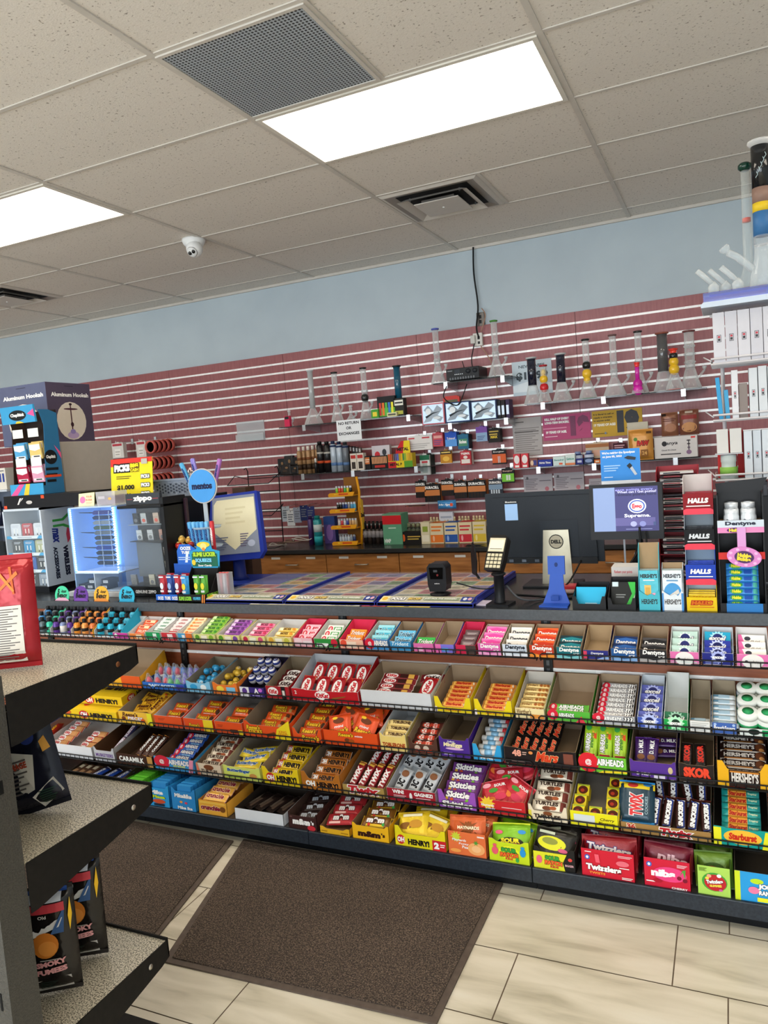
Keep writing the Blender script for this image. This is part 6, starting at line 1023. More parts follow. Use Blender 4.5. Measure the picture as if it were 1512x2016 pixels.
for i in range(3): mb = MB(); mb.lathe([(0, 0), (.008, .001), (.008, .13), (0, .131)], 10, mat(['#c03a48', '#b8b0b8', '#a83040'][i], 'foil')); mb.lathe([(.0082, .12), (.0082, .131)], 10, mat('#d84a4a', 'foil')); single('thin_sweet_roll', mb, TM(-2.32+.02*i, 3.04, CZ+.002), 'thin red sweet roll in the clear bin, %s' % ['left', 'middle', 'right'][i], 'sweet', 'thin rolls in the clear bin')
# --- blue lottery display on a pedestal
t = thing('ticket_checker', TM(-2.50, 3.45, CZ) @ RZ(0), 'tilted blue framed display board with cream sheet on a pedestal', 'display board')
m = MB(); m.box(-.10, .34, -.14, .16, 0, .02, mat('#23378e', 'plastic')); m.build('base', t, bevel=.006)
m = MB(); m.lathe([(.05, .02), (.035, .04), (.032, .2)], 16, mat('#1c2c78', 'plastic')); m.build('pedestal', t)
A = TM(.02, -.03, .13) @ RX(-.18) @ RY(-.06) @ FRONT
m = MB(); m.prism([(-.17, 0), (.16, -.0), (.19, .04), (.155, .37), (-.15, .37), (-.19, .03)], .03, mat('#25389a', 'plastic'), A); m.build('frame', t, bevel=.005)
m = MB(); m.prism([(-.155, .035), (.165, .035), (.14, .355), (-.14, .355)], .003, mat('#8c93a4', 'plastic'), A @ TM(0, 0, .03)); m.deco([('p', [(.12, .98), (.94, .98), (.98, .38), (.5, .04), (.02, .4), (.05, .9)], '#e9e0bb'), ('lines', .3, .5, .75, .85, 4, '#ddd2a8'), ('e', .86, .14, .08, .06, '#b9c0d4'), ('lines', .05, .04, .35, .3, 6, '#6a7088'), ('lines', .62, .08, .8, .34, 6, '#6a6078')], .30, .30, A @ TM(-.145, .045, .0335)); m.build('cream_sheet', t)
# brown cartons behind
xa, xb, za, zb_ = G(458, 484, 985, 960, 3.6); single('brown_carton', B(0, xb-xa, 0, .09, 0, zb_-CZ, ('#4a352a', 'card')), TM(xa, 3.6, CZ), 'dark brown carton, top visible above the display board', 'carton')
# --- three lottery ticket trays
lotc = [['#8a4a5a', '#6f8a5a', '#c9a83a', '#b8505a'], ['#7a6f8a', '#8a8f9a', '#6a4a5a', '#c9b25a'], ['#5a7a4a', '#9a5a7a', '#b84a5a', '#8a6fb0']]
lx = [(-2.37, -1.90), (-1.895, -1.43), (-1.425, -.98)]
for i, (a, c_) in enumerate(lx):
    t = thing('ticket_tray', ((a+c_)/2, 2.935, CZ), 'flat blue scratch-ticket tray under clear cover, %s of three' % ['left', 'middle', 'right'][i], 'lottery tray', 'scratch-ticket trays'); h = (c_-a)/2-.002
    m = MB(); m.box(-h, h, 0, .70, 0, .016, mat('#26348f', 'plastic')); m.prism([(-h, 0), (h, 0), (h, .014), (-h, .014)], .03, mat('#26348f', 'plastic'), TM(0, .03, 0) @ FRONT); m.build('tray', t, bevel=.003)
    m = MB(); A = TM(0, .004, .0165) @ RX(.22)
    m.box(-h+.01, h-.01, 0, .055, 0, .003, mat('#c9c4ae', 'plastic'), A); m.deco([('r', 0, 0, .09, 1, '#e8dfa8'), ('e', .045, .5, .03, .3, '#e8b83a'), t_('POOLS', .2, .5, .16, .5, W_, b=.06, i=.2, o='#4a4a50', ow=.1), t_('BIG CASH', .38, .5, .14, .4, '#e8c86a', b=.05, i=.2, o='#5a4a3a', ow=.1), ('r', .48, .25, .86, .75, '#8f9a80'), t_('JUST PICK THE WINNERS', .66, .5, .34, .3, W_, b=.03), ('r', .88, .1, 1, .9, '#2c3f8a'), ('e', .92, .5, .02, .24, '#d8dce8'), ('e', .97, .5, .02, .24, '#d8a8b8')], 2*h-.02, .055, A @ TM(-h+.01, 0, .0032)); m.build('front_strip', t)
    m = MB(); m.box(-h+.02, h-.02, .07, .68, .0165, .018, mat('#b9a8a0', 'card'))
    rr = random.Random(i+5); its = []
    for gx_ in range(4):
        for gy_ in range(6):
            c = rr.choice(['#8f4a52', '#b8606a', '#c9a04a', '#6a8a5a', '#7a6a9a', '#a8a8a0', '#d8c8a8', '#5a6a8a', '#c87a4a'])
            x_, y_ = gx_/4+.01, gy_/6+.01; its.append(('r', x_, y_, x_+.23, y_+.145, c)); its.append(('lines', x_+.02, y_+.02, x_+.2, y_+.12, 3, rr.choice(['#e8dcc0', '#3a2a3a', '#f0e0e0'])))
    z = 0; m2 = m
    for it in its: m2.deco([it], 2*h-.04, .61, TM(-h+.02, .07, .0181+z))
    m.build('scratch_tickets', t)
    m = MB(); m.box(-h+.015, h-.015, .065, .69, .0245, .0255, glassmat('#eef2f6', .02, .03, .10)); m.build('clear_cover', t)
    m = MB(); m.box(h-.014, h, .05, .69, .016, .03, mat('#222f8a', 'plastic')); m.build('side_rail', t)
# stickers on the worktop lip
for (a, b_, c, its, lab) in ((490, 712, '#ded8b4', [('e', .13, .5, .05, .3, '#4a4438'), ('lines', .25, .2, .7, .8, 2, '#8a8468'), t_('ABCHO', .84, .5, .2, .6, '#3a362c', b=.05)], 'long cream age-limit sticker on the counter in front of the ticket trays'), (714, 764, '#c8483a', [t_('19', .6, .5, .5, .7, '#3a1c18', b=.06)], 'red age-limit sticker on the counter edge'), (766, 850, '#e8c83a', [t_('19', .62, .5, .4, .7, '#2a2614', b=.08), ('lines', .06, .2, .35, .8, 3, '#8a7420')], 'yellow age-limit sticker on the counter edge, right of the red one')):
    xa = ATZ(a, 1190, CZ).x; xb = ATZ(b_, 1193, CZ).x; m = MB(); m.box(0, xb-xa, 0, .025, 0, .0006, mat(c, 'paper')); m.deco(its, xb-xa, .025, TM(0, 0, .0007)); single('age_sticker', m, TM(xa, 2.921, CZ+.0002), lab, 'sticker')
# --- scanner
P_ = ATZ(884, 1160, CZ+.03); sx, sy = P_.x, 3.05
t = thing('barcode_scanner', (sx, sy, CZ+.0285), 'black upright barcode scanner standing on the right ticket tray', 'barcode scanner')
m = MB(); m.lathe([(0, 0), (.045, 0), (.047, .006), (.02, .014), (.014, .022)], 20, mat('#1a1a1c', 'plastic')); m.build('foot', t)
m = MB(); m.prism([(-.036, 0), (.036, 0), (.043, .03), (.043, .105), (.03, .122), (-.03, .122), (-.043, .105), (-.043, .03)], .07, mat('#1c1c1f', 'plastic'), TM(0, .035, .02) @ FRONT); m.build('body', t, bevel=.008)
m = MB(); m.prism([(-.028, .055), (.028, .055), (.032, .105), (-.032, .105)], .002, mat('#050506', 'gloss'), TM(0, -.036, .02) @ FRONT); m.deco([('r', .3, .6, .6, .8, '#3a3c40'), ('e', .6, .35, .08, .1, '#6a1c1c')], .06, .05, TM(-.03, -.0385, .075) @ FRONT); m.deco([t_('zebra', .5, .5, .8, .8, '#c8c8cc')], .03, .007, TM(-.015, -.0355, .052) @ FRONT); m.build('scan_window', t)
# black paddle mirror
P_ = AT(934, 1102, 3.45); m = MB(); m.prism([(-.03, -.07), (.02, -.075), (.04, 0), (.02, .07), (-.005, .085), (-.03, .03)], .006, mat('#1b1c20', 'plastic'), RZ(-.9) @ FRONT); m.tube([(0, .01, -.07), (.02, .01, -(P_.z-CZ)+.012)], .006, mat('#1b1c20', 'plastic')); m.lathe([(.03, 0), (.03, .01), (0, .012)], 14, mat('#1b1c20', 'plastic'), TM(.02, .01, -(P_.z-CZ)+.0005))
single('black_paddle', m, TM(*P_), 'black paddle on a thin post behind the barcode scanner', 'holder')
# --- payment terminal
P_ = ATZ(985, 1190, CZ); tx, ty = P_.x, 3.0
t = thing('payment_terminal', TM(tx, ty, CZ), 'card payment terminal with cream keys on a black post', 'card reader')
m = MB(); m.prism([(-.05, -.04), (.045, -.05), (.055, .04), (-.045, .05)], .008, mat('#17181b', 'plastic')); m.lathe([(.026, .008), (.022, .014), (.021, .12), (.03, .125), (.03, .132)], 16, mat('#17181b', 'plastic')); m.build('post', t)
A = TM(-.01, -.005, .135) @ RZ(-.25) @ RX(-.5) @ FRONT
m = MB(); m.prism([(-.04, 0), (.038, 0), (.043, .05), (.043, .14), (.03, .155), (-.03, .155), (-.043, .14), (-.043, .05)], .03, mat('#1d1c1b', 'plastic'), A); m.build('housing', t, bevel=.004)
m = MB(); m.deco([('r', .04, .54, .96, .94, '#d8cfb0'), ('r', .1, .58, .9, .88, '#efe8cf'), ('lines', .14, .60, .86, .64, 1, '#5a5648')], .08, .15, A @ TM(-.041, 0, .0305)); m.build('screen', t)
m = MB()
for i in range(4):
    for j in range(5 if False else 4): m.prism([(-.034+.018*i, .010+.0165*j), (-.020+.018*i, .010+.0165*j), (-.020+.018*i, .022+.0165*j), (-.034+.018*i, .022+.0165*j)], .003, mat('#cfc6a6', 'plastic'), A @ TM(0, 0, .030))
m.build('keypad', t)
# --- monitor seen from behind
x0, x1, z0, z1_ = G(973, 1168, 1100, 967, 3.42); mxc = (x0+x1)/2
t = thing('computer_monitor', TM(mxc+.0, 3.42, CZ), 'back of a large black monitor on a beige stand, facing the clerk', 'monitor'); h = (x1-x0)/2+.04
m = MB(); pv = mat('#151b22', 'plastic'); m.prism([(-h, .115), (h, .105), (h, .43), (-h, .43)], .018, pv, TM(0, .03, 0) @ FRONT); m.prism([(-h*.86, .13), (h*.9, .125), (h*.86, .41), (-h*.86, .41)], .018, pv, TM(0, .013, 0) @ FRONT); m.build('back_shell', t, bevel=.006)
m = MB(); m.prism([(-h*.8, .105), (h*.9, .10), (h*.9, .13), (-h*.8, .13)], .014, mat('#101214', 'plastic'), TM(0, -.003, 0) @ FRONT)
for i in range(5): m.box(-h*.6+i*.06, -h*.6+i*.06+.02, -.019, -.017, .11, .122, mat('#5a6068', 'metal'))
m.build('port_strip', t)
m = MB(); m.deco([('r', 0, .88, 1, 1, '#10141a'), t_('Bluedonna', .5, .94, .7, .07, W_), ('r', .1, .04, .9, .84, '#9cc0ea')], .075, .095, TM(-h+.09, -.006, .30) @ FRONT); m.build('scan_sticker', t)
m = MB(); m.deco([('r', 0, 0, 1, 1, '#1b222a'), ('lines', .02, .98, .98, 1.0, 1, '#0c0f12')], .17, .17, TM(-.01, -.0065, .13) @ FRONT); m.prism([(-.005, .0), (.135, .0), (.125, .25), (.012, .25)], .012, mat('#aaa38f', 'metal'), TM(-.005, -.012, .006) @ FRONT)
m.deco([('e', .5, .5, .5, .5, '#1a1a18'), ('e', .5, .5, .44, .44, '#aaa38f'), t_('DELL', .5, .5, .72, .26, '#1a1a18', b=.06)], .066, .066, TM(.03, -.0245, .17) @ FRONT); m.build('stand_neck', t)
m = MB(); m.box(-.09, .16, -.08, .10, 0, .010, mat('#1f2124', 'plastic')); m.build('stand_foot', t, bevel=.003)
# --- customer display
x0, x1, z0, z1_ = G(1160, 1305, 1062, 952, 3.3); cxx = (x0+x1)/2
t = thing('customer_display', TM(cxx, 3.3, CZ), 'black customer-facing screen with violet fuel advert on an arm', 'monitor'); h = (x1-x0)/2; H = z1_-z0; zb0 = z0-CZ
A = TM(0, 0, zb0) @ RX(-.08) @ RZ(-.04) @ FRONT
m = MB(); m.prism([(-h, .0), (h, 0), (h, H), (-h, H)], .03, mat('#121214', 'plastic'), A @ TM(0, 0, -.03)); m.build('bezel', t, bevel=.006)
m = MB(); m.deco([('r', 0, 0, 1, 1, emis('#37356f', .55)), ('r', 0, 0, .34, 1, emis('#7f93bd', .6)), ('r', .34, .12, .95, .3, emis('#5a5590', .5)), t_('earn points every', .64, .93, .58, .07, emis('#8f8fd8', .7)), t_('redeem points here', .67, .82, .62, .08, emis('#1c1c4a', .5)), t_('When can I Get points?', .68, .88, .6, .07, emis('#c8c8ec', .8)), ('e', .68, .56, .14, .16, emis('#dfe6f4', .8)), ('e', .68, .56, .12, .135, emis('#2a4aa8', .6)), ('e', .68, .56, .10, .11, emis('#e8ecf6', .8)), t_('Esso', .68, .56, .15, .11, emis('#c8303a', .8), b=.06), t_('Supreme.', .68, .34, .4, .1, emis('#e4e6f2', .9), b=.03), ('e', .62, .16, .05, .06, emis('#9fa4cc', .6)), ('e', .76, .16, .05, .06, emis('#7f84bc', .6)), ('r', .92, .12, .96, .2, emis('#3a4a7a', .5)), ('lines', .5, .03, .9, .06, 1, emis('#8f94c4', .6))], 2*h-.034, H-.05, A @ TM(-h+.017, .035, .0005)); m.build('screen', t)
m = MB(); m.tube([(.03, .05, zb0+.1), (.05, .04, zb0-.03), (.02, .08, .1), (0, .10, .01)], .014, mat('#1b1b1e', 'plastic'), 8); m.box(-.08, .08, .03, .17, 0, .012, mat('#1b1b1e', 'plastic')); m.build('arm', t)
# sign above the customer display
x0, x1, z0, z1_ = G(1183, 1261, 963, 884, 3.52)
t = thing('fuel_tag_sign', TM((x0+x1)/2, 3.52, z0-.02), 'blue and white notice with key fob picture behind the customer screen', 'sign'); h = (x1-x0)/2; H = z1_-z0+.02; A = RX(-.02) @ FRONT
m = MB(); m.prism([(-h, 0), (h, 0), (h, H), (-h, H)], .003, mat('#e8ecf2', 'card'), A); m.deco([('r', 0, .3, 1, 1, '#3a8fe0'), t_("We're retiring the Speedpass", .46, .92, .84, .07, W_, b=.04), t_('on June 05, 2023', .3, .84, .5, .06, W_, b=.04), ('lines', .08, .5, .5, .66, 3, '#a8d0f4'), ('lines', .08, .36, .3, .4, 1, '#c8e0f8'), ('e', .86, .13, .07, .09, '#d04050'), ('e', .86, .13, .058, .075, '#e8ecf2'), t_('Esso', .86, .13, .09, .06, '#c8303a', b=.05), ('lines', .06, .08, .66, .14, 1, '#8a929c'), ('p', [(.6, .8), (.7, .84), (.9, .8), (.88, .74), (.7, .76)], '#2a3038'), ('p', [(.66, .62), (.74, .68), (.8, .62), (.74, .54)], '#1f242a'), ('p', [(.74, .56), (.8, .6), (.92, .42), (.86, .4)], '#c4ccd4')], 2*h, H, A @ TM(-h, 0, .0032)); m.build('panel', t)
m = MB(); m.box(-.004, .004, .0, .004, -(z0-.02-CZ), .02, mat('#b9bec4', 'plastic')); m.box(-.04, .04, -.02, .04, -(z0-.02-CZ), -(z0-.02-CZ)+.004, mat('#b9bec4', 'plastic')); m.build('stand', t)
# --- blue phone-style stand
P_ = ATZ(1095, 1192, CZ); t = thing('blue_stand', TM(P_.x, 3.0, CZ), 'empty cobalt blue plastic reader stand with flared foot', 'stand')
bm = mat('#2c55b4', 'plastic'); m = MB(); m.prism([(-.062, -.04), (.055, -.05), (.05, .03), (-.05, .04)], .006, bm); m.build('foot', t, bevel=.002)
m = MB(); m.prism([(-.056, 0), (.052, 0), (.03, .06), (.026, .12), (-.026, .12), (-.032, .06)], .008, bm, TM(0, .02, .004) @ RX(-.18) @ FRONT); m.box(-.018, .014, -.012, -.002, .02, .04, mat('#24489c', 'plastic')); m.build('neck', t, bevel=.002)
m = MB(); m.prism([(-.034, 0), (.034, 0), (.034, .075), (-.034, .075)], .012, bm, TM(0, .045, .118) @ RX(-.1) @ FRONT); m.deco([('e', .5, .55, .1, .12, '#16306c')], .068, .075, TM(-.034, .032, .118) @ RX(-.1) @ FRONT); m.build('head_plate', t, bevel=.002)
# cyan tray, black trays
def bin_(px0, px1, fc, inner, name, label, hh=.05, hb=.085, d=.12):
    xa, xb = ATZ(px0, 1197, CZ).x, ATZ(px1, 1197, CZ).x; h = (xb-xa)/2-.002; t = thing(name, TM((xa+xb)/2, 2.945, CZ), label, 'tray'); bk = mat('#141416', 'plastic')
    m = MB(); m.box(-h, h, 0, d, 0, .004, bk); m.box(-h, h, d-.004, d, 0, hb, bk)
    for s in (-h, h-.003): m.prism([(0, 0), (d, 0), (d, hb), (.0, hh)], .003, bk, TM(s, 0, 0) @ SIDE)
    m.prism([(-h, 0), (h, 0), (h, hh), (h*.8, hh), (h*.65, .02), (-h*.65, .02), (-h*.8, hh), (-h, hh)], .003, bk, FRONT); m.build('black_tray', t)
    m = MB(); m.prism([(-h+.006, 0), (h-.006, 0), (h-.006, hb-.015), (-h+.006, hb-.015)], .003, mat(fc, 'plastic'), TM(0, .045, .006) @ RX(-.3) @ FRONT); m.deco(inner, 2*h-.012, hb-.015, TM(0, .045, .006) @ RX(-.3) @ FRONT @ TM(-h+.006, 0, .0032)); m.build('insert', t)
bin_(1128, 1196, '#2ab4e0', [('lines', .3, .05, .7, .12, 1, '#e8f4fa')], 'cyan_lined_tray', 'low black tray with a bright cyan insert')
bin_(1198, 1255, '#1a1c1a', [('p', [(.62, 0), (.8, 0), (1, .5), (1, 1), (.7, 1), (.86, .5)], '#3fbf4a'), ('p', [(.8, 0), (.86, 0), (1, .35), (1, .5)], W_), ('lines', .2, .3, .6, .5, 2, '#8a8c8a'), ('r', .05, .8, .3, 1, '#cfe0e6')], 'green_swirl_tray', 'black tray with white and green swirl insert', .045, .105)
# small red packs + blue notice near the arm
x0, x1, z0, z1_ = G(1203, 1262, 1160, 1118, 3.12); m = MB(); m.box(0, x1-x0, 0, .1, 0, z1_-CZ, mat('#d9d7d2', 'card')); m.deco([('r', 0, .62, 1, 1, '#d2cdc8'), t_('Redeem your points', .4, .84, .6, .12, '#c8404a'), ('r', .1, .2, 1, .6, '#2a56a8'), t_('HERE', .55, .36, .3, .16, W_, b=.05), t_('Price Guarantee', .55, .5, .6, .1, W_)], x1-x0, z1_-CZ, TM(0, -.0003, 0) @ FRONT); single('leaflet_box', m, TM(x0, 3.14, CZ), 'white leaflet box with blue notice behind the green swirl tray', 'box')
single('red_card_stack', B(-.06, .06, 0, .07, .014, .028, ('#b8303a', 'plastic')).box(-.065, .065, -.005, .075, 0, .0135, mat('#c9a8a0', 'card')), TM(ATZ(1152, 1140, CZ).x, 3.25, CZ), 'red slotted block lying on pale cards on the counter', 'box', bevel=.002)
# papers near the payment terminal
m = MB(); m.prism([(-.06, -.04), (.06, -.05), (.07, .04), (-.05, .05)], .003, mat('#cfc4d8', 'paper')); single('paper_sheet', m, TM(-.99, 3.02, CZ), 'pale lilac paper left of the payment terminal', 'paper')
# cables
cb = mat('#101012', 'plastic')
def cable(pts, r, label, m_=None):
    m = MB(); P0 = Vector(pts[0]); Q = [Vector(p)-P0 for p in pts]; out = []
    for i in range(len(Q)-1):
        a = Q[max(i-1, 0)]; b_ = Q[i]; c_ = Q[i+1]; d_ = Q[min(i+2, len(Q)-1)]
        for k in range(6):
            s = k/6; out.append(.5*((2*b_)+(c_-a)*s+(2*a-5*b_+4*c_-d_)*s*s+(3*b_-a-3*c_+d_)*s**3))
    out.append(Q[-1]); m.tube(out, r, m_ or cb, 6); single('cable', m, TM(*P0), label, 'cable')
cable([(-.35, 3.27, 1.22), (-.36, 3.26, 1.12), (-.46, 3.2, 1.0), (-.58, 3.12, CZ+.008), (-.75, 3.14, CZ+.006), (-.83, 3.05, CZ+.03)], .005, 'thick black cable from the customer screen to the terminal')
cable([(-.33, 3.28, 1.2), (-.33, 3.25, 1.10), (-.42, 3.22, 1.02), (-.5, 3.24, CZ+.01)], .004, 'short black cable hanging under the customer screen')
cable([(-.86, 3.02, 1.02), (-.80, 3.0, .97), (-.73, 3.08, CZ+.006), (-.66, 3.16, CZ+.02), (-.70, 3.3, 1.04)], .004, 'grey cable looping from the payment terminal', mat('#4a4c50', 'plastic'))
cable([(-.62, 3.40, 1.06), (-.66, 3.3, .98), (-.7, 3.2, CZ+.006), (-.6, 3.2, CZ+.006)], .004, 'black cable dropping from the monitor')
cable([(-1.10, 3.08, 1.02), (-1.0, 3.1, .99), (-.93, 3.1, 1.0), (-.88, 3.04, 1.05)], .003, 'thin black cable between scanner and payment terminal')
# --- milk and cookie candy boxes
def upbox(px0, px1, pyt, colr, wh, name, label, arts):
    xa, xb = ATZ(px0, 1203, CZ).x, ATZ(px1, 1203, CZ).x; h = (xb-xa)/2-.002; t = thing(name, TM((xa+xb)/2, 2.945, CZ), label, 'candy display'); zt = AT((px0+px1)/2, pyt, 2.95).z-CZ
    m = MB(); cm = mat('#a98c68', 'card'); m.box(-h, h, .06, .063, 0, zt, cm); m.box(-h, h, 0, .06, 0, .003, cm)
    for s in (-h, h-.002): m.prism([(0, 0), (.06, 0), (.06, zt), (.04, zt*.92), (.01, zt*.55), (0, .07)], .002, mat(colr, 'card'), TM(s, 0, 0) @ SIDE)
    m.build('carton', t)
    m = MB(); m.prism([(-h, 0), (h, 0), (h, .065), (h*.85, .075), (h*.5, .055), (h*.2, .062), (-h*.2, .055), (-h*.6, .064), (-h, .075)], .002, mat(wh, 'card'), FRONT); m.deco([t_("HERSHEY'S", .5, .5, .76, .3, '#2a2018', b=.03)]+arts[0], 2*h, .065, TM(-h, -.0022, 0) @ FRONT); m.build('front_lip', t)
    for q in range(3):
        mb = MB(); mb.box(-h+.004, h-.004, 0, .010, 0, .145, mat(colr if q == 0 else '#c9dfe4', 'foil')); mb.deco(arts[1], 2*h-.008, .145, TM(-h+.004, -.0003, 0) @ FRONT)
        single('candy_bar', mb, TM((xa+xb)/2, 2.945+.006+.017*q, CZ+.0035), '%s, %s' % (label.replace('box of', 'bar in the box of') if False else ('bar in the '+name.replace('_', ' ')), ['front', 'middle', 'rear'][q]), 'chocolate bar', 'bars in the '+name.replace('_', ' '))
upbox(1257, 1301, 1072, '#4ab4c4', '#4ab4c4', 'teal_candy_box', 'upright teal and brown candy box by the blue swirl trays', [[], [t_("HERSHEY'S", .5, .86, .9, .11, '#2a2018', b=.04), ('r', .25, .15, .6, .62, '#e8c070'), ('r', .3, .2, .55, .56, '#d8a850'), ('e', .75, .3, .2, .12, '#f0a8c0'), ('lines', .2, .72, .8, .78, 1, W_)]])
upbox(1303, 1348, 1112, '#d4dce0', '#e0e6ea', 'white_candy_box', 'upright white and blue candy box left of the cough drops', [[('r', 0, 0, .08, 1, '#4a90d0'), ('r', .9, 0, 1, 1, '#4a90d0')], [t_("HERSHEY'S", .5, .86, .9, .11, '#2a2a34', b=.04), ('e', .5, .42, .46, .26, '#4a9ad4'), ('p', [(.15, .3), (.8, .52), (.86, .42), (.2, .2)], '#d8d2c8'), ('lines', .2, .70, .8, .78, 1, '#6a9ac0')]])
# --- cough drop tower
xa, xb = XA(1350, 2.94, 1.0), XA(1413, 2.94, 1.0); hx_ = (xa+xb)/2
t = thing('cough_drop_rack', TM(hx_, 2.945, CZ), 'stacked cough drop dispenser with four coloured compartments', 'candy display'); h = (xb-xa)/2-.003
cols_ = [('#e8c41c', '#b8c4cc', 'yellow', '#d8701c'), ('#2344b0', '#8fa4b8', 'blue', W_), ('#17181c', '#8f9aa4', 'black', '#d8dce0'), ('#8a1c24', '#cfc8c4', 'dark red', W_)]
zz = 0
for q, (c, c2, cn, tc) in enumerate(cols_):
    hh = [.105, .125, .125, .13][q]; dy = .012*q
    m = MB(); A = TM(0, dy, zz); m.prism([(-h, 0), (h, 0), (h, hh*.50), (-h, hh*.50)], .003, mat(c, 'card'), A @ RX(.12) @ FRONT); m.box(-h, h, .08, .083, 0, hh, mat(c2, 'card'), A); m.box(-h, h, 0, .08, 0, .003, mat(c, 'card'), A)
    for s in (-h, h-.002): m.prism([(0, 0), (.08, 0), (.08, hh), (.03, hh*.95), (0, hh*.5)], .002, mat(c2 if s < 0 else c, 'card'), A @ TM(s, 0, 0) @ SIDE)
    if q: m.prism([(-h, -.012), (h, -.012), (h, .004), (h*.8, .010), (-h*.8, .010), (-h, .004)], .006, mat('#e03a4e', 'plastic'), A @ TM(0, -.006, 0) @ FRONT)
    m.deco([t_('HALLS', .5, .6, .7, .3, tc, b=.07, i=.15, **({'o': '#b8301c', 'ow': .12} if q == 0 else {})), ('lines', .1, .22, .9, .36, 1, tc)], 2*h, hh*.50, A @ RX(.12) @ FRONT @ TM(-h, 0, .0032)); m.build('compartment', t, None)
    for k in range(3):
        mb = MB(); mb.box(-h+.006, h-.006, -.009, .009, 0, .055, mat({'yellow': '#e8c41c', 'blue': '#2a4cc0', 'black': '#22242a', 'dark red': '#a02430'}[cn], 'foil')); mb.deco([t_('HALLS', .5, .7, .7, .3, tc, b=.06, i=.15)], 2*h-.012, .055, TM(-h+.006, -.0093, 0) @ FRONT)
        single('cough_drop_pack', mb, TM(hx_, 2.945+dy+.022+.020*k, CZ+zz+.004+.004*k), '%s cough drop pack in the stacked dispenser, %s' % (cn, ['front', 'middle', 'rear'][k]), 'sweet', 'cough drop packs')
    zz += hh+.003
# --- bubble gum rack
xa, xb = XA(1417, 2.94, 1.1), XA(1506, 2.94, 1.1); gx0 = (xa+xb)/2+.0
t = thing('gum_rack', TM(gx0, 2.945, CZ), 'black three-tier gum rack with pink dangling tag', 'candy display'); h = (xb-xa)/2+.002; bk = mat('#141416', 'plastic')
m = MB()
for s in (-h, h-.004): m.box(s, s+.004, 0, .12, 0, .42, bk)
m.box(-h, h, .12, .124, 0, .45, bk); m.box(-h, h, 0, .12, 0, .004, bk); m.box(-h, h, .0, .12, .19, .194, bk); m.box(-h, h, .0, .12, .30, .304, bk); m.prism([(-h, .42), (h, .42), (h+.02, .47), (-h-.004, .455)], .004, bk, TM(0, .12, 0) @ FRONT); m.build('rack_frame', t)
m = MB(); m.box(-h+.02, h-.012, -.006, -.003, .0, .03, mat('#2f7ac0', 'card')); m.box(-h, h, -.004, 0, 0, .03, bk); m.build('price_rail', t); m = MB(); m.box(-h, h, -.006, -.001, .19, .215, mat('#c8302a', 'card')); m.build('price_rail', t); m = MB(); m.box(-h, h, -.006, -.001, .285, .305, mat('#e08aba', 'card')); m.deco([('e', .4, .5, .2, .45, '#5a2a6a'), t_('Hubba', .4, .5, .3, .6, '#f0d83a', b=.06)], 2*h, .02, TM(-h, -.0063, .285) @ FRONT)
m.box(-h, h, -.008, -.003, .305, .33, mat('#cdd8e2', 'card')); m.deco([t_('Dentyne', .5, .5, .66, .7, '#22263a', b=.05)], 2*h, .025, TM(-h, -.0083, .305) @ FRONT); m.build('price_rail', t)
m = MB(); m.box(-.012, .016, -.012, -.010, .20, .305, mat('#d89ad0', 'plastic')); n = 28; m.prism([(.056*math.cos(2*PI*i/n)*1.0, .036*math.sin(2*PI*i/n)) for i in range(n)], .005, mat('#d884c4', 'plastic'), TM(.008, -.012, .20) @ RY(.15) @ FRONT)
m.deco([('e', .5+.42*math.cos(i*.7), .5+.38*math.sin(i*.7), .05, .07, '#eeb4dc') for i in range(9)]+[('e', .5, .5, .28, .3, '#4a2a5a'), t_('Hubba', .5, .58, .4, .2, '#f0d83a', b=.08), t_('Bubba', .5, .40, .4, .2, '#f0d83a', b=.08)], .112, .072, TM(.008, -.0172, .20) @ RY(.15) @ FRONT @ TM(-.056, -.036, 0)); m.build('dangling_tag', t)
for q in range(7):
    mb = MB(); hh_ = pillow(mb, .105, .024, .016, mat('#2f82cc', 'foil')); mb.deco([('e', .3, .5, .2, .44, '#3a9a4a'), t_('Hubba', .3, .5, .28, .5, '#f0e23a', b=.06, i=.1), ('r', .55, .2, .78, .8, '#1c4fa8'), ('r', .82, .1, .96, .9, '#4fb0a0')], .105, .024, TM(-.0525, -.012, 0), hh_, .001)
    single('bubble_gum_pack', mb, TM(gx0, 2.945+.014+.004*q, CZ+.022+.0225*q) @ RX(1.1), 'blue bubble gum pack in the black rack, %s from the bottom' % (ORD[q] if q else 'first'), 'gum', 'blue bubble gum packs')
for i in range(2):
    for j in range(2):
        mb = MB(); mb.lathe([(0, 0), (.024, 0), (.027, .006), (.026, .035), (.022, .045), (.023, .048), (.023, .062), (0, .064)], 18, mat('#dde2e6', 'foil')); mb.lathe([(.0, .0646), (.014, .0644), (.0145, .0635)], 16, mat('#9aa6b2', 'ink')); mb.lathe([(.0, .0649), (.011, .0648)], 16, mat('#eef0f2', 'ink')); mb.deco([t_('Dentyne', .5, .5, .9, .6, '#2a3044', b=.05)], .036, .02, TM(-.018, -.0268, .012) @ FRONT)
        single('gum_bottle', mb, TM(gx0-.028+.056*i, 2.945+.03+.055*j, CZ+.305+.018*j), 'silver gum bottle on top of the black rack, %s %s' % (['front', 'back'][j], ['left', 'right'][i]), 'gum', 'silver gum bottles')
single('bottle_step', B(-h+.006, h-.006, 0, .05, 0, .017, ('#a98c68', 'card')), TM(gx0, 2.945+.062, CZ+.305), 'cardboard step raising the two rear gum bottles', 'box')
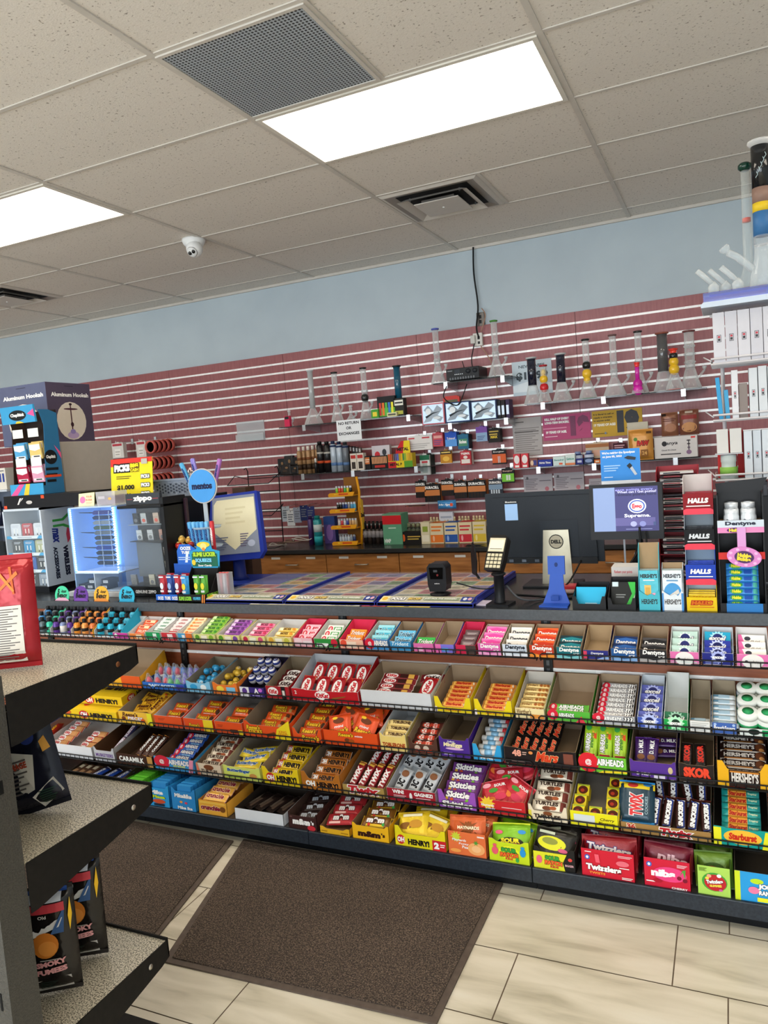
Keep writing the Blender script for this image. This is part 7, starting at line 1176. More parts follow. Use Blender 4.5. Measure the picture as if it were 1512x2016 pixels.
# --- flyer rack behind
x0, x1, z0, z1_ = G(1303, 1350, 1130, 915, 3.75)
t = thing('card_rack', TM((x0+x1)/2+.03, 3.62, CZ-.0), 'tall red rack stuffed with phone cards behind the customer screen', 'rack'); h = .09
m = MB(); rm = mat('#a02a34', 'plastic'); m.box(-h, h, .1, .105, .0, .50, rm)
for s in (-h, h-.004): m.prism([(0, 0), (.1, 0), (.1, .50), (.06, .50), (0, .47)], .004, rm, TM(s, 0, 0) @ SIDE)
for q in range(5): m.box(-h, h, 0, .1, .10*q, .10*q+.004, rm)
m.build('rack', t)
for q in range(5):
    for k in range(5):
        mb = MB(); mb.box(-.07, .07, 0, .09, 0, .009, mat(['#d9d6d2', '#b9b6b8', '#3a2a30', '#e2ddd8', '#7a5a60'][(q+k) % 5], 'card')); mb.deco([('r', .1, .2, .6, .8, '#9a3a42' if k % 2 else '#3a3c44')], .14, .009, TM(-.07, -.0003, 0) @ FRONT)
        single('card_packet', mb, TM((x0+x1)/2+.03, 3.61, CZ+.10*q+.006+.0155*k) @ RZ(.08*((k*7) % 5-2)), 'flat packet in the red rack, tier %s, layer %s' % (['one', 'two', 'three', 'four', 'five'][q], ['one', 'two', 'three', 'four', 'five'][k]), 'packet', 'packets in the red rack')

# ---- clutter at the far left end of the counter
x1 = -3.935
t = thing('corner_shelf_unit', TM(x1-.14, 3.2, CZ), 'grey wire edged shelf unit cut by the left edge of the photo', 'shelf unit')
m = MB(); m.box(-.2, .12, .18, .2, 0, .74, mat('#6f7684', 'plastic')); m.box(-.2, .12, 0, .2, .60, .612, mat('#b9bec6', 'plastic')); m.box(-.2, .12, 0, .2, .38, .39, mat('#8f96a2', 'plastic')); m.box(-.2, -.19, 0, .2, 0, .74, mat('#8f96a2', 'plastic')); m.build('shelf_frame', t)
m = MB(); m.box(0, .11, 0, .08, 0, .13, mat('#cfc9be', 'card')); m.deco([('r', .1, .3, .35, .6, '#2a2a34'), ('r', .5, .35, .64, .75, '#2c3f8a'), ('r', .75, .35, .89, .75, '#2c3f8a'), ('lines', .1, .82, .9, .92, 1, '#6a6a70'), t_('0g', .3, .42, .2, .2, W_, b=.05)], .11, .13, TM(0, -.0004, 0) @ FRONT); single('product_carton', m, TM(x1-.15, 3.22, CZ+.6125), 'cream carton with two blue bars, high at the left edge', 'box')
for i in range(4): single('dark_bottle', MB().lathe([(0, 0), (.022, 0), (.022, .1), (.01, .12), (.01, .15), (0, .15)], 12, mat(['#1a2148', '#241a38', '#14182c', '#2a2f5a'][i], 'gloss')), TM(x1-.28+.05*i, 3.27, CZ+.3905), 'dark blue bottle on the grey shelf at the left edge, %s' % ORL[i], 'bottle', 'dark bottles at the left edge')
m = MB(); m.box(-.14, .06, 0, .12, 0, .10, mat('#3a3d40', 'plastic')); m.prism([(-.14, 0), (.06, 0), (.06, .03), (-.14, .03)], .10, mat('#9aa4b4', 'plastic'), TM(0, .06, .10) @ FRONT); single('grey_device', m, TM(x1-.065, 3.04, CZ+.205), 'grey slanted device at the left edge of the counter', 'device')
m = MB(); m.box(-.1, .05, 0, .14, 0, .20, mat('#1f4f8a', 'card')); m.deco([('e', .6, .3, .3, .16, '#e8e6e0'), ('r', .1, .8, .9, .86, '#c8b03a'), ('r', 0, .9, 1, 1, '#d8c4b8')], .15, .20, TM(-.1, -.0004, 0) @ FRONT); single('blue_carton', m, TM(x1-.08, 3.04, CZ), 'blue carton with white oval behind the red snack bag', 'carton')
# ================================================================== ON THE SLATWALL AND BACK COUNTER
WF = WY-.0225          # face of the slatwall
m_gl = glassmat('#dfe8ea', .10); m_chr = mat('#d6d8da', 'metal')
def glass_shelf(px0, px1, py, D, label, brackets):
    """glass shelf on the slatwall, py = pixel height of its front edge at mid span"""
    Y = WF-D; x0, x1 = AT(px0, py, Y).x, AT(px1, py, Y).x; z = AT((px0+px1)/2, py, Y).z
    t = thing('glass_shelf', ((x0+x1)/2, WF, z), label, 'shelf', 'glass shelves on the slatwall'); h = (x1-x0)/2
    m = MB(); m.box(-h, h, -D, -.002, -.008, 0, glassmat('#3c4244', .55)); m.build('glass_plate', t)
    for bx in brackets:
        bx = AT(bx, py+8, Y).x-(x0+x1)/2
        m = MB(); m.box(bx-.014, bx+.014, -D-.003, -D, -.045, .002, m_chr); m.prism([(-D, -.009), (0, -.009), (0, -.06), (-D*.3, -.05), (-D, -.03)], .006, m_chr, TM(bx-.003, 0, 0) @ SIDE); m.build('bracket', t)
    return x0, x1, z, Y
def bong(px, pyt, z, Y, label, tube='#e6ecec', top='#e6ecec', al=.16, W_b=.055, r=.022, perc=0, blob=None, arm=True, base=None, dark=None, sh=1):
    x = AT(px, (pyt+AT_y(px, z, Y))/2, Y).x; zt = AT(px, pyt, Y).z; H = zt-z
    t = thing('water_pipe', (x, Y, z+.0005), label, 'water pipe', 'glass water pipes'); g = glassmat('#eef4f3', al, .03, .75); tg = glassmat(tube, .85) if dark else g
    m = MB(); hb = min(.13, H*.42)
    m.lathe([(W_b*.96, 0), (W_b, .004), (W_b, .012), (W_b*.75, hb*.45), (r*1.15, hb*.9), (r, hb)], 20, g); m.lathe([(0, .002), (W_b*.9, .002), (W_b*.9, .006)], 20, mat(base, 'gloss') if base else g); m.build('beaker', t)
    m = MB(); m.lathe([(r, hb), (r, H-.012)], 18, tg)
    for k in range(perc): m.lathe([(r, hb+.03+k*.05), (r*1.25, hb+.04+k*.05), (r, hb+.05+k*.05)], 16, g)
    m.build('tube', t)
    m = MB(); m.lathe([(r, H-.014), (r*1.3, H-.010), (r*1.3, H-.002), (r*.9, H)], 18, mat(top, 'gloss') if top != '#e6ecec' else glassmat('#f2f6f6', .5)); m.build('mouthpiece', t)
    if arm: m = MB(); m.tube([(W_b*.5, -.012, hb*.4), (W_b+.02, -.03, hb*.85)], .007, g, 8); m.lathe([(.006, 0), (.014, .018), (.013, .024)], 10, glassmat('#cfd6d6', .5), TM(W_b+.02, -.03, hb*.85)); m.build('bowl_arm', t)
    if blob:
        m = MB()
        for (fz, rr, c) in blob: m.ball((0, -.002, H*fz), rr, mat(c, 'gloss'), sz=1.15)
        m.build('coloured_glass', t)
    return t
def AT_y(px, z, Y):     # pixel row of height z at distance Y, near column px
    q = Vector((XA(px, Y, z), Y, z))-CAM; return 1008-FPX*q.dot(UP)/q.dot(_f)
# left glass shelf
x0, x1, z, Y = glass_shelf(548, 812, 829, .26, 'dark glass shelf behind the returns notice', (598, 805))
bong(614, 728, z, 5.33, 'tall frosted grey water pipe on the left glass shelf', '#b9bcbc', '#c4c6c6', dark=1, W_b=.075)
bong(661, 732, z, 5.33, 'clear water pipe with black rim behind the returns notice', top='#151515', perc=1, W_b=.05)
bong(718, 723, z, 5.33, 'clear water pipe with black coils on the left glass shelf', top='#151515', perc=2, blob=[(.42, .03, '#2a2a28')], W_b=.05)
bong(784, 719, z, 5.33, 'dark teal straight water pipe at the right end of left glass shelf', '#115a74', '#151515', dark=1, r=.026, arm=False)
bong(570, 808, z, 5.33, 'tiny clear glass bubbler at the left end of the glass shelf', perc=0, W_b=.03, r=.01)
bong(691, 798, z, 5.33, 'small round clear flask between two taller pipes', W_b=.04, r=.012)
def item(name, px0, px1, pyt, z, Y, D, c, its, label, cat, group=None, kind='card', top=None, bev=0):
    ym = (pyt+AT_y((px0+px1)/2, z, Y))/2; xa, xb = AT(px0, ym, Y).x, AT(px1, ym, Y).x; H = AT((px0+px1)/2, pyt, Y).z-z; w_ = xb-xa
    m = MB(); m.box(-w_/2, w_/2, 0, D, 0, H, mat(c, kind), top=mat(top, kind) if top else None)
    if its: m.deco(its, w_, H, TM(-w_/2, -.0004, 0) @ FRONT)
    return single(name, m, TM((xa+xb)/2, Y, z+.0005), label, cat, group, bev)
Yi = 5.27
item('lighter_carton', 743, 778, 780, z, Yi, .06, '#1d1d1f', [('r', .02, .05, .98, .45, '#5aa83a')]+[('r', .1+.17*i, .1, .22+.17*i, .7, ['#c83a3a', '#e8782a', '#5ab84a', '#3a7ac8', '#e8e03a'][i]) for i in range(5)], 'black carton of coloured torch lighters on left glass shelf', 'lighter box')
item('lighter_carton', 776, 795, 784, z, Yi, .06, '#2a2a26', [('r', .05, .6, .95, .9, '#e8e6d8'), ('lines', .1, .65, .9, .85, 1, '#2a2a2a'), ('r', .1, .1, .9, .3, '#b8b84a')], 'dark carton with white lettering beside the teal pipe', 'lighter box')
item('small_box', 731, 745, 806, z, Yi-.02, .03, '#4a9a3a', [('r', .2, .2, .8, .7, '#e8d03a')], 'small green box at the front of the left glass shelf', 'box')
item('small_box', 762, 781, 812, z, Yi-.03, .03, '#d8d4a0', [('r', .1, .3, .9, .7, '#5a5a4a')], 'small cream box at the front of the left glass shelf', 'box')
item('small_box', 560, 570, 819, z, Yi, .03, '#d8325a', [('r', .1, .7, .9, .95, '#2a2a2a')], 'tiny pink jar at the left end of the glass shelf', 'jar')
# returns notice
xa, xb, za, zb_ = G(663, 711, 867, 826, WF-.268); m = MB(); m.box(0, xb-xa, 0, .002, 0, zb_-za, mat('#e6e8ea', 'paper')); m.deco([t_('NO RETURN', .5, .84, .84, .14, '#1a1a1e', b=.03), t_('OR', .5, .60, .22, .14, '#1a1a1e', b=.03), t_('EXCHANGES', .5, .34, .84, .14, '#1a1a1e', b=.03)], xb-xa, zb_-za, TM(0, -.0004, 0) @ FRONT)
single('paper_notice', m, TM(xa, WF-.2665, za), 'white paper notice about returns taped to the glass shelf', 'notice')
# middle shelf : radio
x0, x1, z, Y = glass_shelf(852, 1003, 747, .26, 'dark glass shelf carrying the radio', (877, 990))
bong(860, 646, z, 5.30, 'clear water pipe with blue rim left of the radio', top='#4a56b0', perc=2)
bong(975, 630, z, 5.30, 'clear water pipe with green rim right of the radio', top='#4a8a3a', perc=2, W_b=.06)
xa, xb, za, zb_ = G(878, 943, 744, 718, 5.26)
t = thing('stereo_amplifier', ((xa+xb)/2, 5.26, z+.0005), 'small black stereo amplifier on the glass shelf under the cable', 'amplifier'); h = (xb-xa)/2; H = zb_-za
m = MB(); m.box(-h, h, 0, .2, .008, H, mat('#17181a', 'plastic')); m.build('case', t, bevel=.003)
m = MB(); m.deco([('r', .26, .6, .42, .9, '#2a3038')]+[('r', .26+.055*i, .5, .29+.055*i, .56, '#dfe4e8') for i in range(5)]+[('e', .12+.08*i, .22, .025, .1, '#6a6e72') for i in range(10)]+[('lines', .05, .75, .2, .9, 1, '#8a8e92')], 2*h, H, TM(-h, -.0004, 0) @ FRONT); m.build('front_panel', t)
for i in range(2): m = MB(); m.lathe([(.017, 0), (.016, .012), (0, .013)], 16, mat('#2a2c30', 'plastic'), TM(h*.35+i*.05, 0, H*.7) @ RX(PI/2)); m.build('knob', t)
m = MB(); m.tube([(0, .05, H), (-.012, .05, H+.05)], .003, mat('#101010', 'plastic')); m.build('aerial', t)
# cable, socket and adaptor
cable([(-1.647, WY-.03, CEIL-.01), (-1.655, WY-.03, 2.85), (-1.640, WY-.03, 2.62), (-1.655, WF-.03, 2.46), (-1.64, WF-.035, 2.38)], .006, 'black cable hanging down the wall from the ceiling')
P_ = AT(947, 629, WY-.005); m = MB(); m.box(-.03, .03, 0, .02, -.05, .05, mat('#6a6560', 'metal')); m.deco([('r', .35, .55, .65, .8, '#1a1a1a'), ('r', .35, .2, .65, .45, '#1a1a1a')], .06, .1, TM(-.03, -.0004, -.05) @ FRONT); single('wall_socket', m, TM(P_.x, WY-.021, P_.z), 'dark metal wall socket just above the slatwall', 'socket', bevel=.003)
P_ = AT(941, 668, WF-.02); m = MB(); m.box(-.035, .035, -.03, 0, -.05, .045, mat('#d8d4cc', 'plastic')); m.box(-.05, -.015, -.05, -.03, -.03, .03, mat('#c9c6be', 'plastic')); m.deco([('r', .5, .5, .75, .75, '#2a2a2a'), ('r', .5, .15, .75, .35, '#2a2a2a')], .07, .095, TM(-.035, -.0304, -.05) @ FRONT); single('plug_adaptor', m, TM(P_.x, WF-.001, P_.z), 'pale plug adaptor on the slatwall above the amplifier', 'adaptor', bevel=.004)
cable([(P_.x+.03, WF-.03, P_.z+.05), (P_.x+.07, WF-.03, P_.z+.16), (P_.x+.04, WY-.03, P_.z+.22)], .004, 'tan flex from the adaptor up to the socket', mat('#a8826a', 'plastic'))
cable([(P_.x+.02, WF-.03, P_.z-.05), (P_.x+.10, WF-.03, P_.z-.2), (P_.x+.13, WF-.04, P_.z-.42)], .004, 'tan flex trailing behind the amplifier', mat('#a8826a', 'plastic'))
cable([(P_.x-.02, WF-.05, P_.z-.03), (P_.x-.05, WF-.05, P_.z-.15), (P_.x-.03, WF-.06, P_.z-.28)], .004, 'black flex from the adaptor to the amplifier')
zc = z
cable([(-1.83, WF-.28, zc-.03), (-1.86, WF-.27, zc-.11), (-1.76, WF-.27, zc-.17), (-1.68, WF-.27, zc-.03)], .004, 'loop of black flex hanging below the amplifier shelf')
# right glass shelf
x0, x1, z, Y = glass_shelf(1036, 1392, 779, .26, 'long dark glass shelf with nine water pipes at the right', (1068, 1188, 1346))
YB_ = 5.31
bong(1048, 703, z, YB_, 'short water pipe with navy tube at the left of the long shelf', '#171a2e', '#b9bcbc', dark=1, W_b=.065, r=.03)
bong(1071, 718, z, YB_-.04, 'small water pipe with yellow and red glass bulbs, red base', top='#a8202a', blob=[(.62, .028, '#e8b82a'), (.40, .03, '#c8242a'), (.8, .02, '#e8c24a')], W_b=.045, arm=False, base='#c82a2a')
bong(1105, 695, z, YB_, 'water pipe with navy tube, second dark one on the long shelf', '#171a2e', '#b9bcbc', dark=1, W_b=.065, r=.03)
bong(1155, 667, z, YB_, 'black rimmed water pipe with yellow glass bulbs and green base', top='#1a1a18', blob=[(.42, .032, '#e8b82a'), (.56, .028, '#1a1a18'), (.32, .024, '#e8b82a')], W_b=.06, base='#4a8a4a')
bong(1208, 658, z, YB_, 'clear grooved water pipe with red sticker at the top', top='#6a4a48', perc=2, W_b=.075)
bong(1258, 651, z, YB_, 'tall clear water pipe with black rim behind the pink one', top='#1a1a18', perc=2, W_b=.055)
bong(1255, 713, z, YB_-.1, 'small hot pink water pipe on the long shelf', '#d81fa8', '#e8322a', dark=1, W_b=.035, r=.014, arm=False, blob=[(.30, .03, '#c81f9a'), (.12, .032, '#d82aa8'), (.9, .016, '#e83a3a')])
bong(1305, 654, z, YB_, 'water pipe with thick matt grey tube and red rim', '#5a5a5a', '#8a4a3a', dark=1, W_b=.065, r=.033)
bong(1327, 686, z, YB_-.08, 'red topped water pipe with yellow and black glass bulbs', top='#d8301f', blob=[(.68, .03, '#e8b82a'), (.82, .026, '#1a1a18'), (.5, .032, '#e8b82a'), (.92, .022, '#e83a22')], W_b=.055, base='#d8301f', arm=False)
bong(1358, 650, z, YB_-.02, 'clear water pipe with brown rim, rightmost on the long shelf', '#e6ecec', '#6a3a38', perc=3, W_b=.065, r=.03)
# foil-pack shelf
x0, x1, z, Y = glass_shelf(835, 1003, 830, .24, 'lower glass shelf holding foil faced boxes', (886, 997))
for i, (a, b_, c) in enumerate(((830, 875, '#c8707a'), (876, 926, '#2a3f6a'), (927, 978, '#2f3a5a'))):
    item('foil_faced_box', a, b_, 794-3*i, z, 5.23, .1, c, [('r', .05, .06, .95, .94, mat('#8d9aa4', 'metal')), ('p', [(.06, .1), (.4, .16), (.5, .34), (.8, .1), (.94, .3), (.7, .42), (.92, .7), (.7, .9), (.52, .62), (.3, .92), (.1, .7), (.3, .5)], mat('#6a7680', 'gloss')), ('e', .3, .62, .12, .16, mat('#e8eef2', 'paper')), ('e', .66, .3, .16, .07, mat('#dfe6ea', 'paper')), ('p', [(.2, .3), (.5, .5), (.86, .6), (.5, .56), (.16, .4)], '#1d242c')], 'clear fronted box with crinkled silver foil, %s of three' % ['left', 'middle', 'right'][i], 'box', 'foil faced boxes', bev=.002)  # pale, grey and dark shapes are reflections painted onto the foil
for i, a in enumerate((979, 987, 996)): item('black_pack', a, a+7, 788-i, z, 5.25, .1, ['#1c1c20', '#2a2226', '#3a2a4a'][i], [('r', .1, .2, .8, .7, mat('#8a9096', 'metal'))], 'narrow dark pack right of the foil boxes, %s' % ['first', 'second', 'third'][i], 'pack', 'narrow dark packs')
xa, xb, za, zb_ = G(866, 903, 796, 779, 5.3); m = MB(); m.prism([(0, 0), (xb-xa, 0), (xb-xa-.01, zb_-z-.01), (xb-xa-.03, zb_-z), (.03, zb_-z), (.01, zb_-z-.01)], .03, mat('#c8352a', 'plastic'), FRONT); m.deco([('r', .16, .45, .84, .86, '#6a6a52')], xb-xa, zb_-z, TM(0, -.0304, 0) @ FRONT)
single('digital_scale', m, TM(xa, 5.375, z+.0005), 'red rounded gadget with olive screen standing above the foil boxes', 'scale')
# long shelf of aerosols
x0, x1, z, Y = glass_shelf(535, 850, 927, .26, 'long dark shelf of spray cans and lighters', (596, 695, 820))
def can(px, pyt, Yc, r, c, cap, label, name='spray_can', cat='can', bands=(), grp='cans on the long dark shelf', zz=None, tall=.1):
    zc_ = z if zz is None else zz; P = AT(px, (pyt+AT_y(px, zc_, Yc))/2, Yc); H = AT(px, pyt, Yc).z-zc_
    t = thing(name, (P.x, Yc, zc_+.0005), label, cat, grp); m = MB(); m.lathe([(0, 0), (r, 0), (r, H*(1-tall)-.008), (r*.7, H*(1-tall))], 14, mat(c, 'foil'))
    for (a, b_, cc) in bands: m.lathe([(r*1.02, H*a), (r*1.02, H*b_)], 14, mat(cc, 'ink'))
    m.build('body', t); m = MB(); m.lathe([(r*.62, H*(1-tall)), (r*.66, H-.004), (r*.5, H), (0, H)], 14, mat(cap, 'plastic')); m.build('cap', t)
for i in range(5): can(590+9*i, 880-1*i, 5.29+.03*(i % 2), .020, '#a8825a', '#e6ddd0', 'tan flowered spray bottle with white cap, %s from left' % (ORD[i] if i else 'first'), 'spray_bottle', 'bottle', [(.15, .35, '#3a2a1c'), (.5, .6, '#7a4a2a')], 'tan spray bottles', tall=.15)
for i in range(2): can(631+14*i, 869, 5.28, .028, '#1c191a', '#151515', 'black butane can with orange lettering, %s' % ['left', 'right'][i], bands=[(.3, .38, '#c8502a'), (.6, .66, '#b9b4ac')])
can(622, 902, 5.24, .012, '#1a1a1c', '#e4e2de', 'little black dropper bottle with white cap in front of the cans', 'dropper_bottle', 'bottle', grp='small bottle', tall=.3)
for i in range(3): can(657+12*i, 868+1*i, 5.28, .025, '#b4c0cc' if i < 2 else '#6a7078', '#1f2a4a' if i < 2 else '#2a2c30', 'silver blue butane can, %s of three' % ['left', 'middle', 'right'][i], bands=[(.2, .3, '#5a7aa8'), (.8, .86, '#24345a')])
for i in range(5): item('torch_lighter', 683+6*i, 688+6*i, 877+1*i, z, 5.32, .02, ['#2a2a2c', '#4a2a26', '#1f2022', '#3a3430', '#5a4a42'][i], [('r', .2, .8, .8, .95, '#b9b9ba')], 'dark torch lighter behind the cream cards, %s from left' % (ORD[i] if i else 'first'), 'lighter', 'dark torch lighters', 'plastic')
for i, (a, b_, pt) in enumerate(((575, 590, 900), (560, 577, 897), (547, 562, 903), (553, 572, 915), (572, 587, 917))): item('black_pouch', a, b_, pt, z, 5.27+.05*(i < 3), .04, ['#1f1b1a', '#2a2421', '#191716', '#241c18', '#1c1a1a'][i], [('r', .2, .3, .6, .5, '#4a3a30'), ('e', .6, .7, .15, .1, '#8a6a4a')], 'crumpled black pouch at the left end of the dark shelf, piece %s' % ['one', 'two', 'three', 'four', 'five'][i], 'pouch', 'black pouches', 'foil', bev=.006)
for i, (a, b_, pt) in enumerate(((690, 702, 893), (703, 716, 892))): item('cream_card_display', a, b_, pt, z, 5.25, .05, '#d8cfc2', [('r', .2, .1, .8, .5, '#3a302a'), ('r', .1, .7, .9, .9, '#b8302a')], 'cream card display with dark window, %s' % ['left', 'right'][i], 'display', 'cream card displays')
item('tube_carton', 718, 729, 898, z, 5.27, .05, '#1d1a1a', [('r', .1, .4, .9, .9, '#c8703a'), ('lines', .1, .5, .9, .8, 2, '#f0d8c0')], 'small black carton of orange tubes', 'box')
item('tube_carton', 731, 765, 897, z, 5.26, .06, '#1d1a1a', [('r', .04+.09*i, .4, .10+.09*i, .92, '#d8986a') for i in range(10)]+[('r', .2, .1, .8, .28, '#b8302a')], 'wide black carton of pale orange tubes', 'box')
item('sample_pack', 733, 768, 877, z+.0, 5.33, .04, '#b8aeb0', [('e', .3, .6, .15, .15, '#c8303a'), ('e', .7, .7, .12, .14, '#3a3a40'), ('r', .1, .1, .9, .5, '#8a2a30')], 'red and silver blister pack standing behind the tube carton', 'pack', None, 'foil')
t = item('metal_tube_display', 764, 812, 893, z, 5.25, .07, '#d8b82a', [('r', 0, 0, .33, .45, '#c8242a'), ('r', .33, 0, .66, .45, '#e8c81c'), ('r', .66, 0, 1, .45, '#5a9a2a'), t_('METAL P', .32, .24, .5, .2, '#2a1a14', b=.05)]+[('r', .02+.075*i, .5, .075+.075*i, 1, ['#c8242a', '#c8242a', '#7a1a2a', '#1f2a6a', '#2a3a9a', '#3a5ac8', '#c89a2a', '#e8b81c', '#3a8a4a', '#8ab83a', '#e8c83a', '#d8a82a', '#c89a2a'][i]) for i in range(13)], 'red and yellow display box of coloured metal tubes', 'display box')
xa, xb, za, zb_ = G(776, 805, 893, 868, 5.31); m = MB(); m.prism([(0, 0), (xb-xa, 0), (xb-xa, zb_-za), (.05, zb_-za), (0, .02)], .003, mat('#c8242a', 'card'), FRONT); m.deco([('p', [(.5, 0), (1, 0), (1, 1), (.6, 1)], '#e8d01c'), t_('METAL', .5, .35, .8, .26, '#2a1414', b=.06)], xb-xa, zb_-za, TM(0, -.0034, 0) @ FRONT); m.box(.01, .02, 0, .002, z-za, 0, mat('#c8242a', 'card')); single('metal_header_card', m, TM(xa, 5.335, za), 'red and yellow header card above the coloured metal tubes', 'card')
# packs on hooks
def hook(px0, px1, pyb, pyt, c, its, label, cat, grp=None, D=.12, n=1, name='hanging_pack', th=.02, c2=None):
    Y = WF-D; xa, xb, za, zb_ = G(px0, px1, pyb, pyt, Y); w_ = xb-xa; H = zb_-za
    t = thing(name, ((xa+xb)/2, Y, za), label, cat, grp)
    for k in range(n):
        m = MB(); m.prism([(-w_/2, 0), (w_/2, 0), (w_/2, H*.93), (w_*.2, H*.93), (w_*.12, H), (-w_*.12, H), (-w_*.2, H*.93), (-w_/2, H*.93)], th, mat(c if k == 0 else (c2 or c), 'card'), TM(0, th+k*(th+.004), 0) @ FRONT)
        if k == 0: m.deco(its, w_, H*.93, TM(-w_/2, -.0004, 0) @ FRONT)
        m.build('carded_pack', t)
    m = MB(); m.tube([(0, -.015, H*.97+.012), (0, -.008, H*.97), (0, D-.002, H*.97), ], .0025, m_chr); m.box(-.012, .012, D-.004, D, H*.97-.02, H*.97+.03, m_chr); m.build('hook', t)
hook(802, 851, 886, 856, '#e2dedb', [('r', .05, .8, .3, .9, '#c8404a'), ('r', .6, .8, .9, .9, '#c8404a'), ('lines', .1, .1, .9, .5, 3, '#b9b6b4')], 'wide white carded pack right of the metal tubes', 'pack')
hook(852, 872, 879, 850, '#c8505a', [('lines', .1, .1, .9, .5, 3, '#5a4a8a'), ('r', .1, .6, .9, .8, '#e8a8a0')], 'red carded medicine pack', 'medicine', n=2)
hook(876, 899, 879, 849, '#2a5ac0', [('r', 0, 0, 1, .5, '#5a9ae0'), t_('Tylenol', .5, .55, .7, .2, W_)], 'blue carded medicine pack', 'medicine', n=3)
hook(901, 922, 884, 853, '#2a6a8a', [('r', .1, .2, .9, .7, '#4a8a6a'), t_('Robax', .5, .5, .7, .24, W_, b=.04)], 'teal carded medicine pack', 'medicine', n=4, c2='#23262e')
hook(937, 959, 869, 838, '#8a5ab0', [('r', 0, 0, 1, .6, '#8aa8c8'), ('lines', .1, .1, .8, .4, 3, '#4a5a8a')], 'purple carded medicine pack', 'medicine', n=2)
hook(961, 984, 871, 842, '#1c1a18', [('lines', .1, .5, .9, .9, 2, '#c8a84a'), t_('MAX', .5, .4, .6, .2, '#e8c83a', b=.05)], 'black and gold carded pack', 'pack', n=3)
hook(827, 846, 935, 893, '#e0e2de', [('r', 0, .75, 1, 1, '#1f6a4a'), ('r', .25, .1, .75, .7, '#b9c4bc'), ('r', .2, .6, .8, .7, '#c8404a')], 'green topped white carded razor pack', 'pack', n=5, c2='#2a3a34')
hook(867, 889, 912, 885, '#c88a2a', [('r', 0, .7, 1, 1, '#3a2a1a'), ('e', .5, .35, .3, .2, '#e8b84a'), ('lines', .1, .75, .9, .95, 1, '#e8c86a')], 'gold and black carded battery pack', 'battery')
hook(906, 927, 915, 886, '#b8303a', [t_('TYLENOL', .5, .82, .84, .16, W_, b=.05), ('r', .1, .1, .9, .4, '#e6ddd4'), ('e', .5, .55, .2, .12, '#e8d8d0')], 'dark red carded painkiller pack', 'medicine', n=3, c2='#c8b8b0')
hook(969, 996, 914, 883, '#1c1c1e', [('r', 0, .1, 1, .7, '#d8602a'), t_('Energizer', .5, .85, .8, .12, '#e8e0d8'), ('r', .42, .1, .47, .55, '#c8ccd0'), ('r', .53, .1, .58, .55, '#c8ccd0')], 'orange and black carded battery pack below the foil boxes', 'battery')
hook(988, 1012, 951, 920, '#1c1c1e', [('r', 0, .1, 1, .65, '#7ac83a'), t_('Energizer', .5, .82, .8, .12, '#e8b8a8'), ('r', .35, .2, .5, .55, '#dfe8d8'), ('r', .55, .2, .7, .55, '#dfe8d8')], 'lime green and black carded battery pack', 'battery')
for i, (a, b_, pb, pt, n) in enumerate(((818, 838, 980, 945, 1), (836, 866, 988, 951, 3), (869, 893, 976, 942, 1), (894, 919, 981, 945, 2), (921, 956, 980, 943, 4), (962, 989, 974, 942, 1))):
    last = i == 5
    hook(a, b_, pb, pt, '#1b1a1c' if not last else '#2a2f3a', [('r', 0, .35, 1, .68, '#c87a42' if not last else '#7f98b0'), t_('DURACELL', .5, .82, .9, .16, W_, b=.05)]+[('r', .15+.18*k, .04, .26+.18*k, .34, '#2a1a14' if not last else '#c8d2da') for k in range(4)], 'copper and black battery pack, %s in the battery row' % ORL[i] if not last else 'blue grey battery pack at the right of the battery row', 'battery', 'carded battery packs', n=n, name='battery_pack', c2='#b8703c')
# notices on the slatwall
def notice(px0, px1, pyb, pyt, c, its, label, Y=None, name='wall_notice', rot=0, kind='paper'):
    Y = Y or WF-.003; xa, xb, za, zb_ = G(px0, px1, pyb, pyt, Y); w_, H = xb-xa, zb_-za
    m = MB(); m.box(-w_/2, w_/2, 0, .0015, 0, H, mat(c, kind)); m.deco(its, w_, H, TM(-w_/2, -.0003, 0) @ FRONT); return single(name, m, TM((xa+xb)/2, Y-.0003, za) @ RY(rot), label, 'notice')
notice(1009, 1087, 777, 709, '#cfdde6', [t_('NEW VAPES', .5, .84, .66, .09, '#5a6a74', b=.03), t_('$19.99', .5, .55, .8, .26, '#4a565e', b=.05), t_('EACH', .5, .28, .4, .08, '#5a6a74'), ('p', [(0, .3), (.5, .42), (1, .3), (1, .1), (0, .1)], '#e8f0f4')], 'pale blue vape price poster partly behind the navy water pipes')
notice(1010, 1067, 897, 822, '#b4aeac', [('lines', .08, .1, .92, .75, 12, '#8a8482'), ('lines', .06, .86, .4, .92, 1, '#6a6462'), ('lines', .06, .6, .9, .66, 1, '#5a5452')], 'grey typed licence sheet on the slatwall')
notice(1069, 1163, 865, 815, '#b8507a', [t_('KILL HALF OF EVERY', .3, .84, .52, .10, W_, b=.06), t_('LONG-TERM SMOKERS.', .3, .70, .52, .10, W_, b=.06), t_('19 YEARS OF AGE.', .28, .32, .44, .11, W_, b=.06), ('lines', .04, .12, .3, .18, 1, '#f0d0dc'), t_('19', .78, .5, .4, .84, '#7a3a5a', b=.08), ('r', .0, .45, .5, .5, '#d88aa8')], 'crimson tobacco age notice with large number nineteen')
